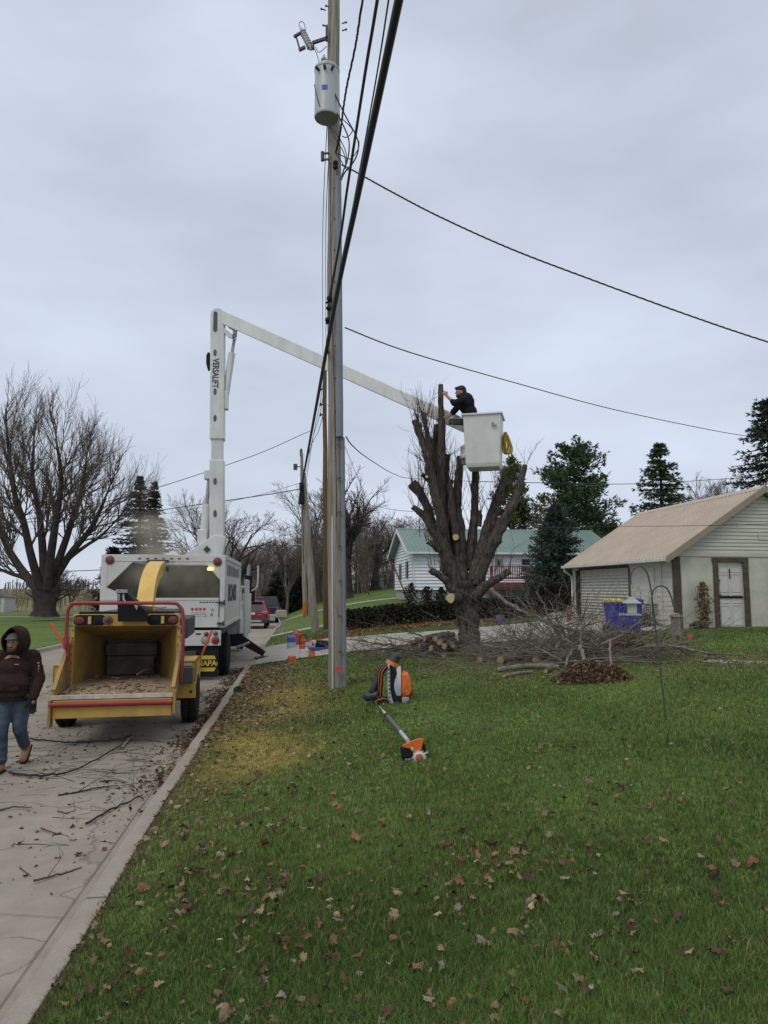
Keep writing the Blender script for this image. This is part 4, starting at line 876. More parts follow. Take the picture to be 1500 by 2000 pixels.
# ---- boom
BY = 22.6
foot = P(421, 1062, BY); elb = P(427, 622, BY)
b = MB(); fL = TL(foot); b.lathe([(.55, 1.2), (.55, 1.5), (.42, 1.6), (.42, 2.2), (.5, 2.3), (.5, 2.75)], (fL.x, fL.y, 0), 24); b.box((fL.x, fL.y, 1.1), (1.6, 1.2, .3)); tu = b.build('turret', m_white2, t)
b = MB(); bl = [TL(P(px, py, BY)) for px, py in ((330, 1120), (358, 1088), (372, 1078), (398, 1060), (420, 1046), (442, 1048), (436, 1088), (400, 1110))]
n = len(bl); b.add([q + V(0, -.28, 0) for q in bl] + [q + V(0, .28, 0) for q in bl], [tuple(range(n)), tuple(range(2 * n - 1, n - 1, -1))] + [(i, n + i, n + (i + 1) % n, (i + 1) % n) for i in range(n)]); b.build('boom_cradle', m_white2, t, bevel=.02)
c_ = TL(P(404, 1073, BY - .32)); b = MB(); b.box(c_, (.16, .02, .16), M=Matrix.Rotation(R(45), 3, 'Y')); b.build('warning_sign', m_txt, t, smooth=False)
def BT(px, py, Y=BY): return TL(P(px, py, Y))
def boomseg(nm, p0, p1, w0, w1, mt=m_white2, bev=.03, par=t, up=(0, 1, 0)):
    b = MB(); b.beam(p0, p1, w0, w0, w1, w1, up=up); return b.build(nm, mt, par, bevel=bev, smooth=False)
lb = boomseg('lower_boom', BT(424, 1062), BT(424.5, 900), .44, .45)
boomseg('boom_insert', BT(424.5, 905), BT(425, 850), .36, .36, mat('fibreglass', (.56, .58, .56), .35, nscale=4, namt=.05), .02, lb)
l2 = boomseg('lower_boom', BT(425, 860), BT(426, 618), .46, .45)
b = MB(); e2 = BT(426, 620); b.cyl(e2 + V(0, -.225, 0), e2 + V(0, .225, 0), .222, n=28); b.build('elbow_housing', m_white2, t)
c_ = BT(420.5, 628, BY - .24); b = MB(); pts = []
for k in range(20):
    a = 2 * math.pi * k / 20; pts.append((.062 * math.cos(a), (.28 if math.sin(a) > 0 else -.28) + .062 * math.sin(a)))
b.prism(pts, -.01, .0, 'y'); o = b.build('boom_slot', mat('slot_grey', (.07, .075, .075), .7), l2); o.location = c_
text_mesh('boom_text', 'VERSALIFT', .27, m_txt, l2, BT(420.5, 729, BY - .236), (R(90), R(90), 0), sx=.78, depth=.001, bold=.008)
m_dec = mat('oval_decal', (.09, .10, .10), .6)
for i, py in enumerate((689, 765, 817, 940, 1003)):
    b = MB(); b.lathe([(.055, 0), (.055, .004)], (0, 0, 0), 16, Matrix.Diagonal(Vector((1, 1, 1)))); o = b.build('oval_decal', m_dec, l2 if py < 850 else lb); o.rotation_euler = (R(90), 0, 0); o.scale = (1, 2.1, 1); o.location = BT(420, py, BY - .235)
b = MB(); b.prism([(-.09, .28), (.06, .2), (.06, -.2), (-.09, -.3), (-.14, -.1), (-.14, .16)], -.12, .12, 'y'); o = b.build('control_box', m_black, l2); o.location = BT(412, 706)
# lift cylinders
b = MB(); b.cyl(BT(398, 1056), BT(404, 985), .14, n=16); cy_ = b.build('lift_cylinder', m_white2, t); b = MB(); b.cyl(BT(404, 985), BT(409, 925), .06, n=12); b.build('piston_rod', m_galv, cy_); b = MB(); b.box(BT(408, 928), (.28, .3, .3)); b.build('cylinder_mount', m_white2, cy_, bevel=.03); b = MB(); b.box(BT(396, 1050), (.3, .4, .5)); b.build('cylinder_mount', m_white2, cy_, bevel=.03)
b = MB(); b.cyl(BT(440, 778), BT(453, 690), .11, n=16); b.box(BT(440, 785), (.2, .3, .5)); c2 = b.build('upper_cylinder', m_white2, t); b = MB(); b.cyl(BT(453, 690), BT(458, 662), .05, n=12); b.build('piston_rod', m_galv, c2)
b = MB(); b.beam(BT(440, 800), BT(441, 765), .16, .3); b.build('cylinder_bracket', m_white2, c2, bevel=.02)
# elbow links
for i, pl in enumerate(([(440, 632), (447, 616), (458, 622), (464, 640), (462, 662), (454, 662), (455, 645), (447, 640)], [(438, 640), (452, 652), (462, 655), (456, 662), (446, 658), (438, 650)])):
    for dy in (-.2, .14):
        v_ = [BT(x, y, BY + dy) for x, y in pl]; v2 = [q + V(0, .06, 0) for q in v_]; n = len(v_); b = MB(); b.add(v_ + v2, [tuple(range(n)), tuple(range(2 * n - 1, n - 1, -1))] + [(k, n + k, n + (k + 1) % n, (k + 1) % n) for k in range(n)]); b.build('elbow_link', m_white2, t, smooth=False)
b = MB(); b.cyl(BT(451, 620, BY - .24), BT(451, 620, BY + .24), .06, n=12); b.cyl(BT(457, 655, BY - .24), BT(457, 655, BY + .24), .06, n=12); b.build('pivot_pin', m_galv, t)
ub0 = TL(P(441, 622, BY)); ub1 = TL(P(918, 836, 17.75))
ub = boomseg('upper_boom', ub0, ub1, .42, .34, m_white2, .03, t, (0, 0, 1))
dirn = (ub1 - ub0).normalized()
# bucket hung on the boom tip
bkC = P(945, 866, 17.35); bk = MB(); m_bk = mat('bucket_fibreglass', (.60, .60, .56), .4, nscale=2.5, namt=.08, detail=9)
BKR = R(-14); Mb = Matrix.Rotation(BKR, 3, 'Z'); hb = 1.30
def ring(w, d_, z, inset=0): return [Mb @ V(sx * (w / 2 - inset), sy * (d_ / 2 - inset), z) for sx, sy in ((-1, -1), (1, -1), (1, 1), (-1, 1))]
levels = [(.78, .66, -hb / 2), (.83, .72, -hb / 2 + .10), (.92, .80, hb / 2)]
vs = []; 
for w_, d_, z_ in levels: vs += ring(w_, d_, z_)
w_, d_, z_ = levels[2]; vs += ring(w_, d_, z_, .04) + ring(.8, .7, -hb / 2 + .12, .03)
fs = [(3, 2, 1, 0)] + [(k * 4 + j, k * 4 + (j + 1) % 4, (k + 1) * 4 + (j + 1) % 4, (k + 1) * 4 + j) for k in range(4) for j in range(4)] + [(16, 17, 18, 19)]
c_ = TL(bkC); Rt = Matrix.Rotation(-TRZ, 3, 'Z')
bk.add([c_ + Rt @ q for q in vs], fs); bko = bk.build('bucket', m_bk, t, bevel=.035, smooth=False)
b = MB(); v1 = ring(1.0, .88, hb / 2 - .02) + ring(1.0, .88, hb / 2 + .03) + ring(.86, .74, hb / 2 + .03) + ring(.86, .74, hb / 2 - .02)
b.add([c_ + Rt @ q for q in v1], [(k * 4 + j, k * 4 + (j + 1) % 4, ((k + 1) % 4) * 4 + (j + 1) % 4, ((k + 1) % 4) * 4 + j) for k in range(4) for j in range(4)]); b.build('bucket_rim', m_bk, bko, bevel=.012, smooth=False)
b = MB(); b.box(c_ + Rt @ Mb @ V(.30, -.44, .34), (.12, .012, .04), rz=BKR - TRZ); b.box(c_ + Rt @ Mb @ V(.27, -.435, .40), (.05, .012, .05), rz=BKR - TRZ); b.build('decal', m_txg, bko, smooth=False)
b = MB(); b.box(c_ + Rt @ V(-.25, .5, -.2), (.5, .3, .5)); b.box(c_ + Rt @ V(-.49, .2, -.30), (.12, .3, .12)); b.build('bucket_mount', m_white2, t, bevel=.03)
b = MB(); b.box(TL(P(893, 824, 17.5)), (.42, .12, .15)); b.build('lift_control', m_dark, t, bevel=.02)
# yellow rope bag hanging at the bucket's right side
rp = P(988, 868, 17.25); b = MB()
random.seed(5)
for k in range(7):
    x0 = random.uniform(-.05, .05); b.tube(catmull([(x0 * .6, random.uniform(-.04, .04), .30), (x0 - .05, random.uniform(-.06, .06), .1), (x0 - .02, 0, -.18), (x0 + .08, random.uniform(-.06, .06), -.22), (x0 + .10, 0, -.05), (x0 * .4 + .02, 0, .25)], 5), .022, 6)
b.tube([(.08, 0, -.2), (.2, 0, -.32)], .012, 5); o = b.build('rope_coil', mat('yellow_rope', (.36, .24, .04), .8, nscale=25, namt=.35)); o.location = rp; props(o, 'coil of dirty yellow rope hanging on the right side of the bucket', 'rope')
# =================================================================== DUST CLOUD OVER THE CHIP BOX
def dust():
    b = MB(); c = [(P(322, 1100, 16.9), (1.3, 1.0, .75)), (P(300, 1040, 17.6), (.85, .8, .75)), (P(350, 1120, 18.2), (1.0, 1.3, .6)), (P(275, 1125, 18.2), (.8, 1.2, .5))]
    for p_, r_ in c: b.ball(p_, r_, 24, 16)
    o = b.build('dust_cloud', None or m_white); md = o.modifiers.new('r', 'REMESH'); md.mode = 'VOXEL'; md.voxel_size = .12
    dg = bpy.context.evaluated_depsgraph_get(); me = bpy.data.meshes.new_from_object(o.evaluated_get(dg)); bpy.data.objects.remove(o)
    m = bpy.data.materials.new('dust'); m.use_nodes = True; n_ = m.node_tree; n_.nodes.clear(); N = n_.nodes.new
    ou = N('ShaderNodeOutputMaterial'); pv = N('ShaderNodeVolumePrincipled'); n_.links.new(pv.outputs[0], ou.inputs['Volume']); pv.inputs['Color'].default_value = (.92, .82, .64, 1); pv.inputs['Anisotropy'].default_value = .2
    tcn = N('ShaderNodeTexCoord'); nz_ = N('ShaderNodeTexNoise'); nz_.inputs['Scale'].default_value = 1.3; nz_.inputs['Detail'].default_value = 4; n_.links.new(tcn.outputs['Object'], nz_.inputs['Vector'])
    acc = None
    for (p_, r_), wt in zip(c, (1.5, 1.0, .5, .7)):
        mp_n = N('ShaderNodeMapping'); mp_n.vector_type = 'POINT'; mp_n.inputs['Scale'].default_value = tuple(1 / x for x in r_); mp_n.inputs['Location'].default_value = tuple(-p_[i] / r_[i] for i in range(3)); n_.links.new(tcn.outputs['Object'], mp_n.inputs[0])
        ln = N('ShaderNodeVectorMath'); ln.operation = 'LENGTH'; n_.links.new(mp_n.outputs[0], ln.inputs[0]); r2 = N('ShaderNodeMapRange'); r2.interpolation_type = 'SMOOTHSTEP'; r2.inputs['From Min'].default_value = .95; r2.inputs['From Max'].default_value = 0; r2.inputs['To Min'].default_value = 0; r2.inputs['To Max'].default_value = wt; n_.links.new(ln.outputs['Value'], r2.inputs[0])
        if acc is None: acc = r2.outputs[0]
        else:
            ad = N('ShaderNodeMath'); ad.operation = 'ADD'; n_.links.new(acc, ad.inputs[0]); n_.links.new(r2.outputs[0], ad.inputs[1]); acc = ad.outputs[0]
    r3 = N('ShaderNodeMapRange'); r3.inputs['From Min'].default_value = .4; r3.inputs['From Max'].default_value = .66; n_.links.new(nz_.outputs[0], r3.inputs[0])
    ml = N('ShaderNodeMath'); ml.operation = 'MULTIPLY'; n_.links.new(acc, ml.inputs[0]); n_.links.new(r3.outputs[0], ml.inputs[1]); m2 = N('ShaderNodeMath'); m2.operation = 'MULTIPLY'; n_.links.new(ml.outputs[0], m2.inputs[0]); m2.inputs[1].default_value = 1.9; n_.links.new(m2.outputs[0], pv.inputs['Density'])
    me.materials.clear(); me.materials.append(m); o = link(bpy.data.objects.new('dust_cloud', me)); props(o, 'tan cloud of sawdust blowing around the chip box opening', 'dust', kind='stuff')
dust()
# =================================================================== WOOD CHIPPER
CRZ = R(10.5); CO = V(-4.07, 11.47, 0); t = thing('wood_chipper', 'yellow towable wood chipper with open feed table and red bar', 'wood chipper', CO, CRZ)
Ci = (Matrix.Translation(CO) @ Matrix.Rotation(CRZ, 4, 'Z')).inverted()
def CL(v): return Ci @ Vector(v)
def CX(px, py, yl):   # local point at chipper-local y = yl seen at photo pixel
    lo, hi = 5., 25.
    for _ in range(40):
        m = (lo + hi) / 2
        if CL(P(px, py, m)).y < yl: lo = m
        else: hi = m
    return CL(P(px, py, lo))
m_cy = mat('chipper_yellow', (.50, .315, .06), .55, nscale=2.2, col2=(.26, .18, .07), lo=.50, hi=.78, detail=12, bump=.08, bscale=40)
def worn(name, col):
    m = mat(name, col, .6, nscale=1.7, detail=10, col2=(.13, .11, .08), lo=.46, hi=.66, stretch=(1, 1, 1)); return m
m_cyw = worn('worn_yellow', (.33, .21, .05)); m_cred = mat('bar_red', (.22, .022, .028), .5, nscale=5, col2=(.30, .04, .04))
m_wood = mat('sawdust_floor', (.20, .15, .10), .95, nscale=22, col2=(.36, .28, .19), detail=8)
yl, yh, yr = -1.72, -.72, .55         # lip, hopper mouth, rollers
LA, LB = CX(107, 1362, yl), CX(334, 1358, yl)    # lip corners
HA, HB = CX(150, 1330, yh), CX(345, 1326, yh)
HTa, HTb = CX(147, 1222, yh), CX(346, 1222, yh)
zlip = (LA.z + LB.z) / 2; xl, xr = LA.x, LB.x; hxl, hxr = HTa.x, HTb.x; zt_ = HTa.z; zb_ = zlip + .04
rA, rB = V(-.42, yr, .70), V(.42, yr, .70); rC, rD = V(-.42, yr, 1.22), V(.42, yr, 1.22)
def slab(b, quad, n_, th_=.02):
    q = [Vector(x) for x in quad]; nn = (q[1] - q[0]).cross(q[2] - q[0]).normalized() * th_
    if nn.dot(Vector(n_)) < 0: nn = -nn
    b.add(q + [x + nn for x in q], [(0, 1, 2, 3), (7, 6, 5, 4), (0, 4, 5, 1), (1, 5, 6, 2), (2, 6, 7, 3), (3, 7, 4, 0)])
b = MB(); slab(b, [(xl, yl, zlip), (xr, yl, zlip), (hxr, yh, zb_), (hxl, yh, zb_)], (0, 0, -1), .04); slab(b, [(hxl, yh, zb_), (hxr, yh, zb_), rB, rA], (0, 0, -1), .03); b.build('feed_table', m_wood, t, smooth=False)
b = MB(); slab(b, [(hxl, yh, zb_), rA, rC, (hxl, yh, zt_)], (-1, 0, 0)); slab(b, [(hxr, yh, zb_), rB, rD, (hxr, yh, zt_)], (1, 0, 0)); slab(b, [(hxl, yh, zt_), (hxr, yh, zt_), rD, rC], (0, 0, 1)); b.build('hopper', m_cyw, t, smooth=False)
# rollers box at the throat
b = MB(); b.b2((-.42, yr, .7), (.42, yr + .25, 1.3)); b.build('throat', mat('throat_grey', (.055, .05, .042), .8, nscale=3, col2=(.15, .135, .105), detail=9), t, smooth=False)
b = MB(); b.cyl((-.4, yr - .1, 1.12), (.4, yr - .1, 1.12), .125, n=18)
for k in range(10): a = k * .628; b.box((0, yr - .1 + math.cos(a) * .13, 1.12 + math.sin(a) * .13), (.78, .02, .03), M=None)
b.build('feed_roller', MATS['throat_grey'], t)
b = MB(); b.b2((-.36, yr - .26, .72), (.36, yr - .24, 1.0)); b.build('throat_curtain', MATS['throat_grey'], t, smooth=False)
# side wings of the table
wl = CX(148, 1249, yh - .02); wr = CX(344, 1256, yh - .02)
for s, xa, xb, zz in ((-1, xl, hxl, wl.z), (1, xr, hxr, wr.z)):
    b2_ = MB(); v_ = [V(xa, yl, zlip - .12), V(xb + s * .02, yh, zb_ - .1), V(xb + s * .05, yh, zz), V(xa + s * .01, yl, zlip + .09)]
    v2 = [q + V(s * .025, 0, 0) for q in v_]; b2_.add(v_ + v2, [(0, 1, 2, 3), (7, 6, 5, 4), (0, 4, 5, 1), (1, 5, 6, 2), (2, 6, 7, 3), (3, 7, 4, 0)])
    b2_.beam(v_[3] + V(s * .012, 0, 0), v_[2] + V(s * .012, 0, 0), .05, .04)
    b2_.build('table_wing', m_cyw, t, smooth=False)
b = MB(); b.beam((xl - .03, yl - .02, zlip + .005), (xr + .03, yl - .02, zlip + .005), .07, .05); b.build('lip_plate', mat('bare_steel', (.42, .36, .27), .5, .2, nscale=5, col2=(.62, .59, .55), detail=8), t, smooth=False)
b = MB(); b.b2((xl - .02, yl - .05, zlip - .27), (xr + .02, yl + .02, zlip - .03)); b.build('front_skirt', m_cy, t, bevel=.01, smooth=False)
b = MB(); b.cyl((xl - .05, yl - .07, zlip - .085), (xr + .03, yl - .07, zlip - .085), .036, n=14); b.build('bumper_bar', m_cred, t)
b = MB(); b.box((xl - .04, yl - .02, zlip - .2), (.03, .16, .36)); b.build('end_plate', m_cyw, t, smooth=False); b = MB(); b.box((xr + .05, yl - .02, zlip - .08), (.03, .14, .3)); b.build('end_plate', m_cyw, t, smooth=False)
# header with lights
hz0, hz1 = zt_ - .01, CX(250, 1199, yh).z
b = MB(); b.b2((hxl - .03, yh - .03, hz0), (hxr + .03, yh + .1, hz1)); b.b2((hxl - .05, yh - .02, zb_), (hxl, yh + .06, hz0)); b.b2((hxr, yh - .02, zb_), (hxr + .05, yh + .06, hz0)); hd = b.build('header', m_cy, t, bevel=.008, smooth=False)
for k in range(7):
    for s in (-1, 1): o = MB(); o.lathe([(.012, 0), (.012, .01)], (0, 0, 0), 8, Matrix.Rotation(R(90), 3, 'X')); o = o.build('bolt', m_dark, hd); o.location = ((hxl if s < 0 else hxr) + s * .025, yh - .03, zb_ + .08 + k * .12)
b = MB(); b.b2((hxl + .05, yh - .02, hz1), (hxr - .05, yh + .12, hz1 + .035)); b.build('header_rubber', m_black, hd, smooth=False)
hzc = (hz0 + hz1) / 2
def oval(x, mt, nm, w_=.085):
    o = MB(); pts = [(w_ * math.cos(a) + (.05 if math.cos(a) > 0 else -.05), .062 * math.sin(a)) for a in np.linspace(0, 2 * math.pi, 25)[:-1]]; o.prism(pts, -.015, 0, 'y'); q = o.build(nm, mt, hd); q.location = (x, yh - .03, hzc); return q
for s in (-1, 1):
    xc = s * .52 + (hxl + hxr) / 2
    o = MB(); pts = [(.075 * math.cos(a) + (.155 if math.cos(a) > 0 else -.155), .08 * math.sin(a)) for a in np.linspace(0, 2 * math.pi, 31)[:-1]]; o.prism(pts, -.012, 0, 'y'); q = o.build('light_surround', m_black, hd); q.location = (xc, yh - .03, hzc)
    for dx, mm in ((s * .15, m_redon), (-s * .12, m_black)): o = MB(); o.lathe([(.055, 0), (.055, .008), (.03, .016)], (0, 0, 0), 16, Matrix.Rotation(R(90), 3, 'X')); q = o.build('tail_light', mm, hd); q.location = (xc + dx, yh - .042, hzc); q.scale = (1.3, 1, 1)
    o = MB(); o.box((xc, yh - .05, hzc), (.045, .02, .11)); o.build('reflector', mat('bracket_yellow', (.5, .36, .12), .5), hd, smooth=False)
o = MB(); o.lathe([(.07, 0), (.07, .02), (.04, .035)], (0, 0, 0), 18, Matrix.Rotation(R(90), 3, 'X')); q = o.build('plate_light', m_ring, hd); q.location = ((hxl + hxr) / 2 - .27, yh - .03, hzc)
o = MB(); o.lathe([(.035, 0), (.02, .02)], (0, 0, 0), 12, Matrix.Rotation(R(90), 3, 'X')); q = o.build('tail_light', m_redon, hd); q.location = ((hxl + hxr) / 2 - .27, yh - .065, hzc)
# red safety hoop
yo = -1.12; pts = [CX(*q, yo) for q in ((127, 1268), (130, 1230), (132, 1196), (139, 1182), (152, 1178), (250, 1178), (335, 1178), (349, 1183), (357, 1196), (358, 1235), (356, 1290), (352, 1330))]
b = MB(); b.tube(catmull(pts, 4), .026, 12); hp = b.build('safety_bar', m_cred, t)
b = MB(); q = CX(131, 1262, yo); b.beam(q + V(-.02, 0, .14), q + V(.02, .05, -.22), .09, .05, .03, .04); b.build('bar_foot', m_cred, hp, bevel=.01)
b = MB(); b.beam(CX(133, 1222, yo), CX(150, 1224, yh), .015, .015); b.beam(CX(357, 1225, yo), CX(346, 1224, yh), .02, .02); b.build('bar_stay', m_galv, t)
# black control housing
yc_ = -1.0; pl = [(230, 1214), (284, 1214), (284, 1193), (247, 1157), (229, 1157)]; v_ = [CX(*q, yc_) for q in pl]; v2 = [q + V(0, .34, 0) for q in v_]; n = 5
b = MB(); b.add(v_ + v2, [tuple(range(n)), tuple(range(2 * n - 1, n - 1, -1))] + [(k, n + k, n + (k + 1) % n, (k + 1) % n) for k in range(n)]); cb = b.build('control_housing', m_black, t, bevel=.008, smooth=False)
b = MB(); q = CX(238, 1155, yc_ - .02); b.box(q, (.16, .05, .05)); q2 = CX(236, 1160, yc_ - .03); b.build('housing_cap', m_galv, cb, bevel=.005)
b = MB(); [b.cyl(CX(x, 1160, yc_ - .03), CX(x, 1173, yc_ - .03), .016, n=8) for x in (233, 241)]; b.build('lever', m_galv, cb)
b = MB(); b.tube(catmull([CX(240, 1165, yc_ - .05), CX(246, 1176, yc_ - .08), CX(262, 1180, yc_ - .06), CX(285, 1184, yc_ - .02), CX(310, 1187, yc_ + .1), CX(325, 1186, yc_ + .3)], 5), .011, 6); b.build('cable_line', m_galv, cb)
b = MB(); pl = [CX(*q, yc_ - .012) for q in ((260, 1178), (270, 1181), (267, 1192))]; b.add(pl + [q + V(0, .008, 0) for q in pl], [(0, 1, 2), (5, 4, 3), (0, 3, 4, 1), (1, 4, 5, 2), (2, 5, 3, 0)]); b.build('warning_sign', mat('sticker_white', (.5, .5, .48), .5), cb, smooth=False)
# engine house, tongue, chute
b = MB(); b.b2((-.62, .85, .6), (.62, 2.6, 1.62)); b.b2((-.75, .82, .55), (.75, .9, 1.45)); b.build('engine_housing', m_cy, t, bevel=.04, smooth=False)
b = MB(); b.b2((-.6, .2, 1.62), (.6, 2.4, 1.72)); b.b2((.62, .75, 1.25), (.85, 2.3, 1.60)); b.build('engine_cover', m_dark, t, bevel=.03, smooth=False)
b = MB(); b.b2((.62, .1, .9), (.8, .5, 1.35)); b.b2((.66, .0, 1.0), (.76, .11, 1.2)); b.cyl((.7, .05, 1.15), (.7, -.1, 1.3), .03, n=8); b.build('hydraulic_valve', m_galv, t)
b = MB(); b.b2((-.55, -1.3, .42), (-.45, 2.6, .56)); b.b2((.45, -1.3, .42), (.55, 2.6, .56)); b.beam((-.5, 2.5, .5), (0, 4.3, .5), .09, .1); b.beam((.5, 2.5, .5), (0, 4.3, .5), .09, .1); b.cyl((-.9, 0, .38), (.9, 0, .38), .05, n=10); b.build('trailer_frame', m_dark, t, smooth=False)
# curved discharge chute
cpts = [CX(283, 1192, .9), CX(287, 1160, 1.15), CX(292, 1136, 1.5), CX(300, 1116, 2.0), CX(309, 1107, 2.6)]
cc = [Vector(x) for x in catmull(cpts, 5)]; b = MB(); vs = []; wd = [.36 + .0 * k for k in range(len(cc))]
for k, q in enumerate(cc):
    d_ = (cc[min(k + 1, len(cc) - 1)] - cc[max(k - 1, 0)]).normalized(); u = V(1, .0, 0); n_ = d_.cross(u).normalized(); w_ = .135; hgt = .12
    vs += [q - u * w_ - n_ * hgt, q + u * w_ - n_ * hgt, q + u * w_ + n_ * hgt, q - u * w_ + n_ * hgt]
fs = [(k * 4 + j, k * 4 + (j + 1) % 4, (k + 1) * 4 + (j + 1) % 4, (k + 1) * 4 + j) for k in range(len(cc) - 1) for j in range(4)] + [(0, 1, 2, 3)]
b.add(vs, fs); ch = b.build('discharge_chute', mat('chute_yellow', (.60, .40, .10), .5, nscale=3, namt=.1), t, angle=30)
b = MB(); q = cc[-1]; b.box(q + V(0, -.03, .12), (.40, .12, .03)); b.box(q + V(.2, -.2, -.05), (.05, .18, .1)); b.build('chute_deflector', m_dark, ch)
# fenders, toolbox, wheels
b = MB(); fz1 = CX(385, 1290, -.35).z; b.b2((.78, -.42, .48), (1.09, -.38, fz1)); b.b2((.78, -.42, fz1 - .04), (1.09, .5, fz1)); b.b2((1.05, -.42, .62), (1.09, .5, fz1)); b.b2((.78, -.44, .42), (1.09, -.38, .66)); fd = b.build('fender', m_cy, t, bevel=.006, smooth=False)
b = MB(); b.b2((-1.0, -.42, .48), (-.66, -.38, .95)); b.b2((-1.0, -.42, .91), (-.66, .5, .95)); b.b2((-1.0, -.42, .62), (-.97, .5, .95)); b.build('fender', m_cy, t, bevel=.006, smooth=False)
b = MB(); b.b2((.82, -.56, .66), (1.05, -.43, .90)); b.build('toolbox', mat('toolbox_grey', (.07, .075, .08), .6), fd, bevel=.012)
b = MB(); b.b2((.80, -.445, .915), (1.02, -.425, .955)); b.build('decal', mat('sticker_white', (.5, .5, .48), .5), fd, smooth=False)
b = MB(); b.cyl((1.02, -.45, .52), (1.02, -.43, .52), .02, n=10); b.build('bolt', m_black, fd)
for x in (-.87, .98): wheel(t, (x, .0, .38), .38, .25, side=1 if x > 0 else -1, tread=True)
# whip markers
m_whip = mat('whip_orange', (.62, .10, .03), .6)
for pts in (((99, 1217), (126, 1262)), ((414, 1231), (391, 1287))):
    b = MB(); q0 = CX(*pts[0], -.45 if pts[0][0] > 200 else yo); q1 = CX(*pts[1], -.45 if pts[0][0] > 200 else yo); b.tube([q1, lerp(q1, q0, .5), q0], [.012, .02, .022], 6); b.build('whip_marker', m_whip, t)
# debris on the table
b = MB(); random.seed(9)
for k in range(170):
    y_ = random.uniform(yl + .05, yh + .9); s = (y_ - yl) / (yr - yl); x_ = random.uniform(-.66, .72) * (1 - .3 * s) ; z_ = zlip + .02 + (.04 * s); L_ = random.uniform(.02, .14); a = random.uniform(0, 3.14)
    b.mi(random.choice((0, 0, 1, 2))).tube([(x_ - math.cos(a) * L_ / 2, y_ - math.sin(a) * L_ / 2, z_), (x_ + math.cos(a) * L_ / 2, y_ + math.sin(a) * L_ / 2, z_ + .008)], random.uniform(.003, .009), 4)
o = b.build('table_chips', [mat('chip_dark', (.09, .06, .04), .9), mat('chip_mid', (.24, .17, .11), .9), mat('chip_pale', (.48, .38, .26), .9)]); o.matrix_world = Matrix.Translation(CO) @ Matrix.Rotation(CRZ, 4, 'Z'); props(o, 'loose wood chips and twigs scattered over the chipper feed table', 'wood chips', kind='stuff')
b = MB(); q0, q1 = CX(268, 1317, yh + .5), CX(297, 1305, yh + 1.0); b.tube([q0, lerp(q0, q1, .5) + V(0, 0, .02), q1], [.012, .01, .006], 6); o = b.build('stick', MATS['chip_pale']); o.matrix_world = Matrix.Translation(CO) @ Matrix.Rotation(CRZ, 4, 'Z'); props(o, 'pale bare stick lying deep in the chipper hopper', 'stick')
